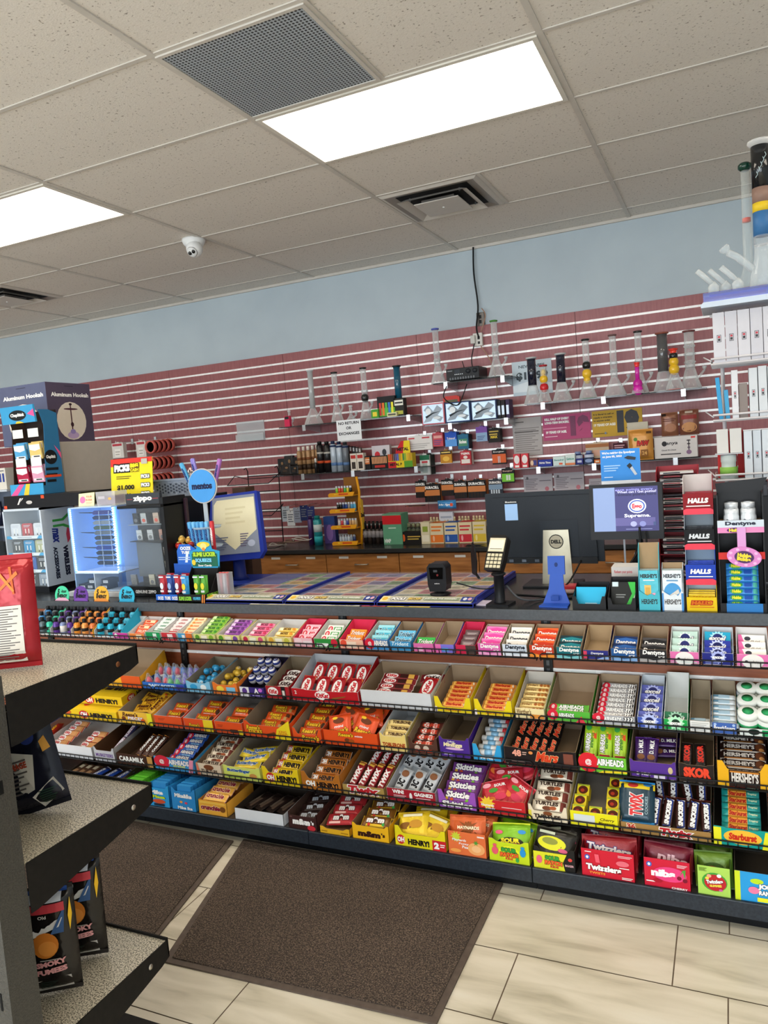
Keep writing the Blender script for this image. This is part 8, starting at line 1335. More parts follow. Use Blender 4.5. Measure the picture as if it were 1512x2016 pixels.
notice(1166, 1265, 858, 806, '#c9a03a', [t_('It is illegal to sell or', .24, .86, .42, .08, '#2a2418', b=.03), t_('supply a cigarette', .22, .74, .38, .08, '#2a2418', b=.03), t_('to anyone under', .2, .62, .34, .08, '#2a2418', b=.03), t_('19 YEARS OF AGE!', .25, .46, .44, .11, '#f0ead8', b=.06), t_('19', .72, .52, .44, .9, '#3a3a3e', b=.1), ('lines', .04, .1, .3, .16, 1, '#6a4e1a'), ('e', .26, .14, .02, .05, '#7a8a9a')], 'yellow tobacco age notice with large number nineteen')
for i, (a, b_, pb, pt) in enumerate(((1031, 1088, 970, 934), (1091, 1150, 967, 930))): notice(a, b_, pb, pt, '#c4bcc2', [('lines', .06, .15, .5, .8, 7, '#8a828a'), ('lines', .55, .6, .95, .7, 1, '#7a727a'), ('e', .8, .2, .07, .12, '#c87a86'), ('e', .14, .82, .04, .08, '#6a6468')], 'pale lilac certificate with red seal, %s of two' % ['left', 'right'][i], Y=WF-.01-.002*i)
notice(1160, 1185, 967, 942, '#c4bcc2', [('lines', .1, .2, .9, .8, 4, '#9a929a')], 'small pale sheet left of the blue fuel notice')
# clear leaflet holder at left
x0, x1, za, zb_ = G(464, 519, 868, 829, WF-.02); t = thing('leaflet_holder', ((x0+x1)/2, WF, za), 'empty clear leaflet holder on the slatwall', 'holder'); h = (x1-x0)/2
m = MB(); m.box(-h, h, -.03, -.028, 0, .06, glassmat('#e8eef2', .25)); m.box(-h, h, -.004, -.002, 0, zb_-za, glassmat('#e8eef2', .25)); m.box(-h, h, -.03, -.002, -.002, 0, glassmat('#e8eef2', .25)); m.box(-h, h, -.012, -.002, zb_-za-.015, zb_-za, glassmat('#f4f8fa', .5)); m.build('pocket', t)
# pill shelf
x0, x1, z, Y = glass_shelf(1008, 1196, 917, .20, 'small glass shelf of medicine boxes', (1060, 1170))
for i, (a, b_, pt, c, its, lb_) in enumerate(((1011, 1024, 894, '#d8404a', [('e', .5, .6, .4, .3, '#f0e8e6'), ('r', .2, .05, .8, .2, W_)], 'red and white pill box, left'), (1026, 1040, 893, '#d8404a', [('e', .5, .6, .4, .3, '#f0e8e6'), ('r', .2, .05, .8, .2, W_)], 'red and white pill box, right'),
    (1043, 1058, 903, '#8a5a52', [('e', .3, .5, .2, .3, '#e8c8a8'), ('r', .5, .2, .9, .8, '#3a3f8a')], 'small brown and navy box'), (1059, 1087, 905, '#2a3a9a', [t_('Night Time', .5, .5, .8, .4, W_, b=.04)], 'low blue night-time box'), (1089, 1112, 899, '#d6e8e4', [t_('Benadryl', .5, .6, .8, .24, '#2a8a8a', b=.03), ('r', .5, .1, .8, .3, '#e8603a')], 'white and teal box'), (1113, 1132, 895, '#dbe6e2', [t_('Gaviscon', .5, .6, .8, .24, '#3aa08a', b=.03), ('r', 0, 0, 1, .2, '#e88a5a')], 'second white and teal box'),
    (1134, 1148, 903, '#2a2f7a', [('r', .2, .3, .8, .7, '#c8cce4')], 'navy tin box'), (1150, 1168, 901, '#2a3a5a', [('e', .5, .5, .4, .3, '#8aa0c8')], 'dark blue tin'), (1170, 1182, 905, '#d8702a', [('r', .2, .3, .8, .7, '#f0e0c8')], 'tiny orange box'))):
    item('medicine_box', a, b_, pt, z, 5.32, .04, c, its, lb_+' on the medicine shelf', 'medicine', 'boxes on the medicine shelf')
for i, (px, pt) in enumerate(((1138, 889), (1160, 887))): can(px, pt+0, 5.40, .032, '#2c3f7a', '#8a9ac0', 'round blue and silver tin at the back of the medicine shelf, %s' % ['left', 'right'][i], 'round_tin', 'tin', [(.2, .7, '#c8d0e4')], 'round tins', tall=.2)
hook(1153, 1199, 902, 870, '#c8b49a', [('r', 0, .72, 1, .95, '#a86a3a'), ('e', .5, .35, .4, .2, '#d8a890')], 'beige hanging calendar card above the medicine shelf', 'calendar', D=.06, name='hanging_card', th=.002)
hook(1207, 1232, 886, 871, '#4a1a26', [('lines', .1, .2, .9, .8, 2, '#d8a8b0')], 'dark maroon pack above the blue fuel notice', 'pack', D=.08)
# shelf at right with the white hookah box
x0, x1, z, Y = glass_shelf(1236, 1380, 903, .26, 'right glass shelf with the white box and brown pouches', (1330,))
item('hookah_box', 1288, 1373, 859, z, 5.24, .12, '#d9d4d2', [t_('Lanya', .38, .68, .34, .2, '#2a2628', i=.2), ('e', .24, .68, .06, .12, '#2a2628'), t_('Cloud 35-Chase', .34, .38, .34, .06, '#4a4448'), ('lines', .15, .14, .62, .24, 1, '#3a3438'), ('r', .86, .88, .96, .95, '#d8302a'), ('r', .795, .3, .815, .8, '#3a3034'), ('e', .805, .78, .05, .03, '#3a3034'), ('e', .805, .62, .04, .03, '#3a3034'), ('e', .805, .24, .06, .1, '#8a6a8a'), ('e', .805, .45, .03, .05, '#6a5a6a')], 'white box printed with a dark hookah on the right glass shelf', 'box', bev=.002)
def pouch(px0, px1, pyt, zz, Y, c, its, label, grp=None):
    ym = (pyt+AT_y((px0+px1)/2, zz, Y))/2; xa, xb = AT(px0, ym, Y).x, AT(px1, ym, Y).x; H = AT((px0+px1)/2, pyt, Y).z-zz; w_ = xb-xa; mb = MB(); A = TM(0, 0, H/2) @ FRONT
    hf_ = pillow(mb, w_, H, .05, mat(c, 'foil'), 'y', 3, A, .1, nx=10, ny=12); mb.deco(its, w_, H, A @ TM(-w_/2, -H/2, 0), hf_, .002); return single('foil_pouch', mb, TM((xa+xb)/2, Y, zz+.0005), label, 'pouch', grp)
pouch(1238, 1286, 845, z, 5.22, '#c98a3a', [('e', .3, .68, .08, .06, '#5a8a3a'), t_('RAW', .6, .55, .5, .16, '#c82a22', b=.06, i=.15, o='#3a2414'), ('r', .5, .12, .8, .34, '#8a5a26'), t_('24', .65, .23, .2, .12, '#d8a860'), ('r', .75, .85, .95, .92, '#5a3a1c')], 'golden brown stand-up pouch with red lettering')
item('cream_card', 1236, 1277, 831, z, 5.36, .03, '#c4bca8', [('lines', .1, .62, .9, .7, 1, '#4a4438')], 'tall cream card standing behind the golden pouch', 'card')
za_ = AT(1330, 859, 5.28).z
pouch(1302, 1335, 812, za_+.004, 5.29, '#8a5a42', [('r', .04, .84, .3, .96, '#2a1c18'), ('e', .55, .35, .35, .18, '#a8765a'), ('lines', .1, .6, .9, .75, 2, '#5a2a22')], 'brown foil pouch standing on the white box, left', 'brown pouches'); pouch(1338, 1376, 806, za_+.004, 5.29, '#7a4a38', [('e', .5, .3, .4, .2, '#c08a5a'), ('r', .1, .62, .9, .78, '#8a2f2a'), ('r', .3, .86, .7, .96, '#c8b8a8')], 'brown foil pouch standing on the white box, right', 'brown pouches')
# ---- back counter goods
z = BZ
t = thing('wire_display_rack', (AT(520, 1060, 5.2).x, 5.25, BZ+.0005), 'nearly empty black wire display rack at the left of back counter', 'rack'); wk = mat('#15151a', 'plastic')
m = MB(); r = .004; W2, HH = .15, .62
for s in (-W2, W2): m.tube([(s, 0, 0), (s, .02, HH), (s, .0, HH+.03), (s-.03*(s > 0)*0, -.03, HH+.02)], r, wk)
for zz in (.12, .28, .45, .58): m.tube([(-W2, .01, zz), (W2, .01, zz)], r, wk)
m.tube([(-W2, 0, 0), (-W2-.02, -.16, 0), (W2+.02, -.16, 0), (W2, 0, 0)], r, wk); m.build('wire_frame', t)
for zz in (.28, .54):
    m = MB(); m.tube([(-W2-.12, 0, zz+.05), (-W2-.10, -.14, zz-.02), (W2, -.14, zz-.02), (W2+.03, 0, zz+.06)], .0035, wk); m.tube([(-W2-.12, 0, zz+.05), (-W2, 0, zz+.02), (W2, 0, zz+.02), (W2+.03, 0, zz+.06)], .0035, wk); m.build('wire_basket', t)
for i, (px, py, c) in enumerate(((562, 1012, '#b9c4d0'), (572, 1020, '#d2d4d8'), (585, 1014, '#8f96a8'), (598, 1010, '#1f2a5a'), (611, 1012, '#27306a'))):
    xa, xb, za, zb_ = G(px-7, px+8, py+15, py-15, 5.30-.01*i); m = MB(); m.box(0, xb-xa, 0, .006, 0, zb_-za, mat(c, 'card')); m.deco([('lines', .15, .2, .85, .8, 4, '#6a6e7a'), ('e', .5, .93, .08, .04, '#333')], xb-xa, zb_-za, TM(0, -.0004, 0) @ FRONT); m.tube([((xb-xa)/2, -.01, zb_-za-.01), ((xb-xa)/2, .02, zb_-za), ((xb-xa)/2, WF-(5.30-.01*i)-.001, zb_-za)], .0025, m_chr); single('cable_card', m, TM(xa, 5.30-.01*i, za), 'carded phone cable on a hook, %s of five' % (ORL[i]), 'phone accessory', 'carded phone cables')
rr = random.Random(3)
for i in range(4):
    cx = AT(545+16*i, 1055, 5.2).x; pts = [(cx+.07*math.cos(a*.9+i)*(1+.3*rr.random()), 5.2+.05*math.sin(a*.9+i), BZ+.006+.02*rr.random()+.012*i) for a in range(9)]
    cable(pts, .004, 'coil of loose cable lying on the back counter, %s of four' % ORL[i], mat(['#b9b2aa', '#5a4438', '#8a7466', '#c4c0ba'][i], 'plastic'))
can(612, 1016, 5.25, .022, '#4a2f6a', '#3a2458', 'narrow purple bottle left of the teal can', 'purple_bottle', 'bottle', [], 'bottle', z)
can(626, 1015, 5.22, .034, '#1f8a92', '#1a7a74', 'white and teal aerosol can on the back counter', 'spray_can', 'can', [(.45, .7, '#c4d0d0'), (.1, .3, '#2fa8b0')], 'can', z, .12)
item('blue_violet_box', 638, 660, 1017, z, 5.3, .05, '#2f4a8a', [('r', 0, 0, 1, .7, '#5a4a8a'), ('e', .5, .4, .3, .3, '#8a6ab0')], 'blue and violet box between teal can and lighter tower', 'box')
# lighter tower
P_ = AT(683, 1062, 5.18); t = thing('lighter_tower', (P_.x, 5.18, BZ+.0005), 'yellow orange four-tier lighter tower on the back counter', 'display stand'); oy = mat('#e8a01c', 'plastic')
zt_ = AT(683, 935, 5.18).z-BZ; stp = (zt_-.04)/4*1.0
m = MB(); m.prism([(0, 0), (.02, 0), (.02, zt_), (0, zt_)], .07, oy, TM(.105, 0, 0) @ SIDE @ RX(0)) if False else None
m.box(-.02, .10, .06, .075, 0, zt_-.02, mat('#8a5a1c', 'plastic')); m.tube([(.11, .03, 0), (.125, .03, zt_*.3), (.11, .03, zt_*.5), (.125, .03, zt_*.75), (.11, .03, zt_-.02)], .010, oy, 8); m.build('spine', t)
m = MB(); m.prism([(-.02, .12), (.02, .12), (.02, .34), (-.02, .36)], .004, mat('#e8b83a', 'card'), TM(.14, .02, 0) @ SIDE); m.deco([t_('BIC', .5, .5, .8, .3, '#1a1a1a', b=.06, rot=PI/2)], .04, .22, TM(.1443, .0, .12) @ SIDE); m.build('side_sign', t)
lc = [['#8ac83a', '#d8402a', '#c8503a', '#4aa84a', '#d8c83a', '#1a1a1a'], ['#1a1a1a', '#1c1c1c', '#2a3a6a', '#24408a', '#8a8a8c', '#4a9ac8', '#5ab0d8'], ['#d8d4d0', '#c8404a', '#d8d8dc', '#3a3f9a', '#c89a6a', '#d8b07a', '#c8a87a'], ['#b9c4d0', '#c8ccd4', '#a8b4c4', '#c8d0d8', '#8a94a4', '#2a3a6a']]
for k in range(4):
    zz = stp*(3-k)+.01
    m = MB(); m.box(-.10, .11, -.03, .07, zz-.004, zz, oy); m.prism([(-.11, -.008), (.10, -.006), (.115, .026), (-.10, .022), (-.115, .010)], .006, oy, TM(0, -.03, zz) @ FRONT); m.deco([('r', .2, .2, .8, .8, '#d8501c'), t_('BIC', .3, .5, .2, .5, '#f0d83a', b=.06)], .2, .02, TM(-.10, -.0364, zz+.001) @ FRONT); m.build('tier', t)
    for j, c in enumerate(lc[k]):
        mb = MB(); mb.lathe([(0, 0), (.011, .0), (.0115, .055), (.010, .057)], 10, mat(c, 'gloss')); mb.box(-.008, .008, -.006, .006, .057, .072, m_chr)
        single('pocket_lighter', mb, TM(P_.x-.05+.024*j, 5.175, BZ+.001+zz), 'pocket lighter on tier %s of the orange tower, %s from left' % (['one', 'two', 'three', 'four'][k], ORD[j] if j else 'first'), 'lighter', 'pocket lighters in the orange tower')
# jars, boxes
for i in range(5):
    for j in range(2): can(720+8*i, 1026+2*j, 5.30-.08*j, .018, '#241f20' if (i+j) % 2 else '#3a2f2a', '#141414', 'small dark jar on the back counter, %s row %s' % (['rear', 'front'][j], ORL[i]), 'small_jar', 'jar', [(.3, .6, '#8a8486')], 'small dark jars', z, .3)
item('green_box', 754, 791, 1012, z, 5.16, .14, '#5f9a7a', [t_('HMP', .22, .12, .34, .13, '#dfe8e2', b=.05), ('r', 0, .66, 1, .95, '#c8242a'), ('lines', .3, .5, .7, .58, 1, '#c8e0d0')], 'green and red carton on the back counter', 'box', top='#6fa88a')
for i in range(4):
    can(797+9*i, 1030, 5.28, .024, '#2f332a', '#8a8a6a', 'dark olive glass jar behind the black grinders box, %s' % ORL[i], 'olive_jar', 'jar', [(.3, .7, '#5a5f4a')], 'olive jars', z, .2)
item('grinder_box', 790, 832, 1047, z, 5.17, .06, '#191614', [('e', .12, .5, .07, .3, '#d8602a'), ('lines', .3, .3, .9, .7, 2, '#c8a84a')], 'long black box with orange dot on the back counter', 'box')
item('grinder_box', 797, 833, 996, z+.27, 5.30, .05, '#191614', [('e', .15, .4, .08, .3, '#d8602a'), ('lines', .4, .3, .9, .7, 1, '#e8a83a')], 'black header box with orange dot, above the olive jars', 'box')
item('cream_carton', 829, 846, 1028, z, 5.16, .08, '#d8ccaa', [('r', .1, .1, .9, .4, '#e8dfc8'), ('r', .2, .55, .8, .8, '#8a9a3a')], 'cream carton standing right of the black box', 'box')
for i, (c, c2, tx_) in enumerate((('#e0762a', '#e8b08a', 'orange'), ('#2a55a0', '#8aa8d8', 'blue'), ('#c82f3a', '#e8a0a4', 'red'), ('#d8b83a', '#e8d890', 'yellow'))):
    item('wrap_box', 847+28*i, 873+28*i, 1030-1*i, z, 5.17, .12, '#d9c9a4', [('r', .02, .05, .98, .42, c), ('e', .25, .24, .08, .14, c2), ('lines', .1, .55, .9, .9, 2, c)], 'cream and %s rolling paper box on the back counter' % tx_, 'box', 'rolling paper boxes', top=c)
    for j in range(4): can(850+28*i+6*j, 1018-1*i, 5.33, .012, '#a8926a' if j % 2 else '#c8b890', '#d8c8a0', 'thin tan tube behind the %s rolling paper box, %s' % (tx_, ORL[j]), 'thin_tube', 'tube', [], 'thin tan tubes', z, .1)
item('wrap_box', 959, 977, 1035, z, 5.17, .12, '#1a1a1c', [t_('OCB', .5, .3, .7, .24, '#dfe0e2', b=.05)], 'black rolling paper box at the edge of the monitor', 'box')
pouch(862, 898, 985, BZ+.24, 5.30, '#3a86c0', [t_('Hy Spot', .5, .5, .8, .3, '#e8f0f4', b=.05, i=.2), ('e', .8, .5, .08, .2, '#d8502a')], 'blue glossy packet above the rolling paper boxes')
item('packet_stand', 866, 893, 1008, z, 5.32, .03, '#c8ccd6', [('lines', .1, .1, .9, .9, 5, '#9aa2b4')], 'pale stand carrying the blue packet', 'stand')
m = MB(); m.prism([(-.07, 0), (.03, 0), (.07, .008), (-.05, .01)], .03, mat('#151515', 'plastic'), FRONT); single('black_clip', m, TM(AT(935, 1062, 5.02).x, 5.03, BZ+.0005), 'flat black clip near the front edge of the back counter', 'clip')
# ---- left part of the slatwall : tape rolls and carded goods
for k in range(3):
    for i in range(5):
        px, py = 297+9*i, 880+33*k-1*i; Yk = WF-.22+.035*i if False else WF-.24+.04*i
        P_ = AT(px, py, Yk); m = MB(); n = 24; A = TM(0, 0, 0) @ RX(PI/2); m.lathe([(.046, -.014), (.058, -.014), (.058, .014), (.046, .014), (.046, -.014)], 24, mat('#b8554a' if i else '#d0665a', 'plastic'), A); m.lathe([(.030, .0), (.046, .0)], 20, mat('#c8a8a0', 'plastic'), A)
        m.tube([(0, .0, .045), (0, WF-P_.y-.001, .045)], .003, m_chr) if i == 0 else None
        single('tape_roll', m, TM(*P_), 'red tape roll, %s hook row, %s from the front' % (['top', 'middle', 'bottom'][k], ORD[i] if i else 'first'), 'tape', 'red tape rolls on hooks')
for i, (a, b_, pb, pt, c) in enumerate(((220, 243, 902, 870, '#d8d4ce'), (268, 287, 900, 866, '#dcd6d0'), (196, 211, 950, 916, '#b9bcae'), (212, 222, 948, 918, '#8a9a6a'))):
    hook(a, b_, pb, pt, c, [('r', .1, .8, .9, .95, '#b8404a'), ('r', .25, .1, .75, .6, '#eeeae4'), ('lines', .3, .15, .7, .5, 2, '#b8b2aa')], 'pale carded pack on a hook at the left of the slatwall, %s' % ['upper left', 'upper right', 'lower left', 'lower green one'][i], 'pack', 'carded packs at the left', D=.2, n=2)
for i in range(2):
    for j in range(6):
        px, py = 185+4.5*j, 880+18*i; P_ = AT(px, py, WF-.16); m = MB(); m.box(-.008, .008, -.08, .15, -.018, .018, mat('#3a2226' if j % 2 else '#8a3a3e', 'plastic')); m.deco([('r', .2, .5, .8, .9, '#c8b0a8')], .016, .036, TM(-.008, -.0803, -.018) @ FRONT); single('pen_pack', m, TM(P_.x, P_.y, P_.z), 'small dark red pack in the %s row behind the grey carton, %s' % (['upper', 'lower'][i], ORL[j]), 'pack', 'small dark red packs')
# ================================================================== BLACK SNACK SHELVES AT THE LEFT
m_blks = m_noise('black_shelf_edge', [(.3, '#141312'), (.7, '#1c1a18')], 60, .55)
m_blks.node_tree.nodes['Principled BSDF'].inputs['Specular IOR Level'].default_value = .15
m_speck = m_noise('speckled_shelf_paint', [(.36, '#3f3b34'), (.47, '#8f8875'), (.56, '#c9c1ad')], 260, .38, 2)
m_post = m_noise('hammered_post', [(.3, '#2b2a27'), (.7, '#413f39')], 260, .45, 3, bump=.4)
SXR, SY0, SY1 = -1.437, 1.10, 1.50
t = thing('snack_gondola', (SXR, SY0, 0), 'black metal gondola post and base at the lower left', 'shelf unit')
m = MB(); m.box(-.045, -.003, -.075, -.002, 0, 1.20, m_post)
for k in range(9): m.box(-.034, -.028, -.0765, -.074, .12+k*.12, .16+k*.12, mat('#0a0a0a', 'matt'))
m.box(-.0035, -.002, -.05, -.03, .95, .98, mat('#060606', 'matt')); m.build('post', t, bevel=.002)
m = MB(); m.box(-1.2, -.045, -.05, -.03, .1, 1.2, mat('#2a2c33', 'plastic')); m.build('back_panel', t)
m = MB(); m.box(-1.2, -.01, .0, .36, 0, .12, m_blks); m.build('base', t)
for i, (zz, lab) in enumerate(((1.156, 'top'), (.776, 'middle'), (.338, 'bottom'))):
    t = thing('snack_shelf', (SXR, SY0, zz), 'black steel shelf with speckled top, %s of the three at left' % lab, 'shelf', 'black snack shelves'); L = SY1-SY0
    m = MB(); m.box(-1.19, -.004, .0, L-.004, -.004, 0, m_speck); m.build('speckled_top', t)
    m = MB(); m.prism([(0, 0), (L, .002), (L, -.046), (L*.92, -.056), (.02, -.115), (0, -.115)], .003, m_blks, TM(-.003, 0, 0) @ SIDE); m.lathe([(.0075, 0), (.007, .001), (0, .001)], 12, mat('#8a5a3a' if i == 0 else '#c9c4ba', 'metal'), TM(.0, L*.82, -.028) @ RY(PI/2)); m.build('end_bracket', t)
    m = MB(); m.box(-1.19, -.0, L-.004, L, -.04, .008, m_blks); m.build('front_lip', t)
def chipbag(px, py, zz, Yc, W, H, T, c, its, label, rz, lean=0, end=None, name='snack_bag', ti=0):
    P = ATZ(px, py, zz) if Yc is None else Vector((XA(px, Yc, zz), Yc, zz)); mb = MB(); A = TM(0, 0, H/2*math.cos(lean)) @ RX(-lean) @ FRONT
    hf_ = pillow(mb, W, H, T, mat(c, 'shiny'), 'y', 2.6, A, .05, nx=16, ny=22); mb.deco(([('r', 0, 0, 1, .04, end), ('r', 0, .96, 1, 1, end)] if end else [])+its, W, H, A @ TM(-W/2, -H/2, 0), hf_, .0034)
    return single(name, mb, TM(P.x, P.y, zz+.006) @ RZ(rz) @ Matrix.Shear('XY', 4, (ti, 0)), label, 'snack bag')
NF = [('r', .12, .06, .80, .56, '#d8d2c6'), ('lines', .16, .08, .76, .54, 22, '#6a6460')]
chipbag(26, 1318, 1.156, 1.26, .145, .275, .05, '#9c1a22', NF+[('p', [(0, .74), (.42, .68), (.4, .86), (0, .92)], '#2f7ac0'), t_('tes', .22, .86, .3, .07, W_, b=.08, rot=-.1), t_('lo', .2, .76, .2, .08, W_, b=.08, rot=-.1), ('p', [(.5, .72), (.78, .86), (.8, .83), (.52, .70)], '#d8763a'), ('p', [(.5, .84), (.7, .68), (.73, .69), (.53, .86)], '#d8843a'), ('p', [(.66, .9), (.7, .66), (.73, .66), (.7, .9)], '#c8602a')], 'shiny red snack bag with white ingredient panel on the top shelf', .55, .05, '#a01c24')
chipbag(86, 1590, .776, 1.32, .17, .25, .06, '#1d1e2c', [('p', [(.05, .52), (.4, .62), (.5, .95), (.1, .9)], '#d2ccc0'), ('p', [(.1, .12), (.62, .2), (.72, .5), (.4, .58), (.08, .48)], '#cfc9bd'), ('lines', .14, .18, .6, .5, 9, '#5a5450'), t_('FROMAGE', .4, .44, .4, .06, '#a8402a', b=.05), ('p', [(.62, .02), (.98, .12), (.9, .26), (.56, .14)], '#c9c4ba'), ('lines', .66, .06, .9, .18, 6, '#1c3a2a'), ('p', [(.86, .5), (.96, .52), (.92, .64), (.84, .6)], '#d89a3a'), ('e', .7, .66, .1, .06, '#2a3a7a')], 'dark navy snack bag slumped on the middle shelf', .5, .25, '#15151c', ti=-.5)
SM = [('e', .42, .50, .26, .12, '#cf7a2c'), ('e', .46, .47, .18, .07, '#e09040'), t_('SMOKY', .5, .33, .6, .05, '#e2a0a0', b=.06, rot=.1), t_('FUMEES', .5, .26, .6, .05, '#e2a0a0', b=.06, rot=.1), ('p', [(.12, .03), (.85, .05), (.85, .19), (.12, .16)], '#cfcac2'), ('lines', .25, .06, .6, .17, 7, '#1c2c24'), ('p', [(.1, .62), (.8, .74), (.72, .66), (.2, .58)], '#e6e4e0'), ('p', [(.55, .6), (.85, .84), (.8, .6)], '#3a5a8a'), ('r', .1, .80, .85, .88, '#c8404a'), ('r', .12, .89, .8, .95, '#d8dce4'), ('r', .1, .95, .9, .985, '#2a4f9a'), ('p', [(.92, .6), (.97, .74), (.95, .9), (.90, .74)], '#e8b82a'), t_('Old', .42, .77, .16, .03, '#d8d4d0'), ('lines', .3, .36, .7, .38, 1, '#a8a29c')]
chipbag(116, 1972, .338, 1.25, .12, .27, .055, '#1f1b19', SM, 'dark smoky flavour snack bag, front one on the bottom shelf', .6, .02, '#2a2522')
chipbag(168, 1905, .338, 1.375, .125, .27, .055, '#1f1b19', SM, 'dark smoky flavour snack bag, rear one on the bottom shelf', .55, .04, '#2a2522')
# ================================================================== WHITE WIRE RACK AT THE RIGHT EDGE
RY_ = 3.42; RX0 = -.055; RX1 = .42; wm = mat('#c9c6c8', 'plastic')
t = thing('wire_box_rack', (RX0, RY_, CZ), 'white wire rack of boxes at the right edge, topped by a lit glass tray', 'rack')
m = MB()
for x in (.04, RX1-RX0-.03):
    m.tube([(x, .18, 0), (x, .18, 1.14)], .008, wm, 8)
m.box(-.0, RX1-RX0, .05, .30, 0, .012, wm); m.build('frame', t)
tiers = [.395, .495+.18, .90]
ZR = [AT(1440, 945, RY_).z-CZ, AT(1440, 826, RY_).z-CZ, AT(1440, 714, RY_).z-CZ]
for k, zz in enumerate(ZR):
    m = MB()
    for dz in (0, .022): m.tube([(0, .20, zz+dz), (0, 0, zz+dz), (RX1-RX0, 0, zz+dz), (RX1-RX0, .2, zz+dz)], .0045, wm, 8)
    for q in range(8): m.tube([(.0, .02+.025*q, zz-.004), (RX1-RX0, .02+.025*q, zz-.004)], .002, wm, 5)
    for q in range(2): m.tube([(.02+q*.38, -.0, zz-.002), (.02+q*.38, .2, zz-.002)], .003, wm, 5)
    m.tube([(-.03, .10, zz+.04), (0, .02, zz+.015)], .003, wm, 5); m.build('wire_basket', t)
zt_ = AT(1440, 592, RY_).z-CZ
m = MB(); m.tube([(.0, .10, zt_-.04), (RX1-RX0, .10, zt_-.04)], .006, wm, 8)
for q in range(6): m.box(.02+q*.06, .03+q*.06, .095, .112, zt_-.055, zt_-.025, mat('#2a2c30', 'plastic'))
m.build('top_rail', t)
m = MB(); m.prism([(-.03, 0), (RX1-RX0, 0), (RX1-RX0, .022), (-.02, .022), (-.03, .012)], .25, mat('#c4d0de', 'plastic'), TM(0, .24, zt_-.015) @ FRONT); m.build('white_tray_edge', t, bevel=.004)
m = MB(); m.box(-.02, RX1-RX0, -.005, .24, zt_+.035, zt_+.043, glassmat('#3a4650', .4)); m.box(-.02, RX1-RX0, -.008, -.004, zt_+.007, zt_+.043, glassmat('#8fa0ff', .25)); m.box(.0, RX1-RX0, .0, .23, zt_+.0075, zt_+.010, emis('#5a5af0', .35)); m.build('lit_glass_top', t)
def vbox(x, y, zz, w_, d_, h_, c, label, grp, side=None, mark=True, mx=.5, tilt=0):
    mb = MB(); mb.box(-w_/2, w_/2, 0, d_, 0, h_, mat(c, 'card'))
    if mark: mb.deco([('r', .32, .42, .68, .56, '#3a3a3e'), ('r', .36, .43, .64, .55, c), ('r', .40, .44, .6, .49, '#3a3a3e'), ('r', .40, .50, .6, .54, '#b8404a')], w_, h_, TM(-w_/2, -.0003, 0) @ FRONT)
    if side: mb.deco(side, d_, h_, TM(-w_/2-.0003, 0, 0) @ Matrix(((0, 0, -1, 0), (-1, 0, 0, d_), (0, 1, 0, 0), (0, 0, 0, 1))))
    return single('vape_box', mb, TM(x, y, zz) @ RY(tilt), label, 'box', grp, .0015)
h1 = AT(1440, 607, RY_).z-CZ-ZR[2]-.01
for i in range(8): vbox(RX0+.033+i*.046, RY_+.012, CZ+ZR[2]+.002, .044, .10, h1, ['#c9c8ce', '#c4c3ca'][i % 2], 'tall pale grey box on the top tier of the wire rack, %s' % ORL[i], 'tall pale boxes', None)
h2 = AT(1440, 722, RY_).z-CZ-ZR[1]-.01
vbox(RX0+.03, RY_+.02, CZ+ZR[1]+.002, .016, .12, h2*.86, '#3a96c8', 'thin blue box at the left of the middle tier', 'slim boxes', None, False, tilt=-.06)
vbox(RX0+.055, RY_+.03, CZ+ZR[1]+.002, .016, .12, h2*.6, '#4aa0cc', 'second thin blue box, shorter, middle tier', 'slim boxes', None, False, tilt=-.04)
vbox(RX0+.084, RY_+.01, CZ+ZR[1]+.002, .024, .12, h2*.97, '#d4d4d8', 'slim white box right of the blue ones, middle tier', 'slim boxes'); vbox(RX0+.114, RY_+.02, CZ+ZR[1]+.002, .032, .10, h2*.70, '#8a7f7a', 'grey brown box with black top on the middle tier', 'slim boxes', None, False)
for i in range(6): vbox(RX0+.152+i*.034, RY_+.012, CZ+ZR[1]+.002, .031, .10, h2*(1.0 if i % 2 else .98), '#ccd0d4', 'white box pair on the middle tier, %s' % ORL[i], 'white boxes on the middle tier')
h3 = AT(1440, 835, RY_).z-CZ-ZR[0]-.03
for i in range(4): vbox(RX0+.125+i*.033, RY_-.0+.012*(i % 2)+.012, CZ+ZR[0]+.002, .030, .10, h3*.98, '#ccd2d8', 'tall white box on the lowest tier, %s' % ORL[i], 'tall white boxes on the lowest tier')
for i in range(4): vbox(RX0+.02+i*.026, RY_+.12, CZ+ZR[0]+.002, .024, .06, h3*1.0, '#c8302f', 'red box at the back of the lowest tier, %s' % ORL[i], 'red boxes', None, False)
for i in range(4): vbox(RX0+.27+i*.034, RY_+.012, CZ+ZR[0]+.002, .031, .10, h3*.8, ['#a8b4c0', '#5a6470', '#ccd2d8', '#8a94a0'][i], 'grey blue box at the right of the lowest tier, %s' % ORL[i], 'grey blue boxes')
mb = MB(); mb.lathe([(0, 0), (.034, 0), (.034, .03), (.028, .045), (.028, .07), (.03, .072), (.03, .10), (0, .102)], 18, mat('#c4ccc8', 'plastic')); mb.lathe([(.0345, .02), (.0345, .05)], 18, mat('#7fae4a', 'ink')); single('white_jar', mb, TM(RX0+.05, RY_+.05, CZ+ZR[0]+.002), 'white jar with green label on the lowest tier of the wire rack', 'jar')
for i in range(2): vbox(RX0+.03+.05*i, RY_+.02, CZ+ZR[0]+.11, .044, .06, .10, '#d2cfca', 'pale carton above the white jar, %s' % ['left', 'right'][i], 'pale cartons', None, False)
single('jar_ledge', B(0, .105, .012, .115, 0, .004, ('#b9bcc0', 'plastic')), TM(RX0+.0, RY_, CZ+ZR[0]+.1055), 'thin clear ledge above the white jar', 'ledge')
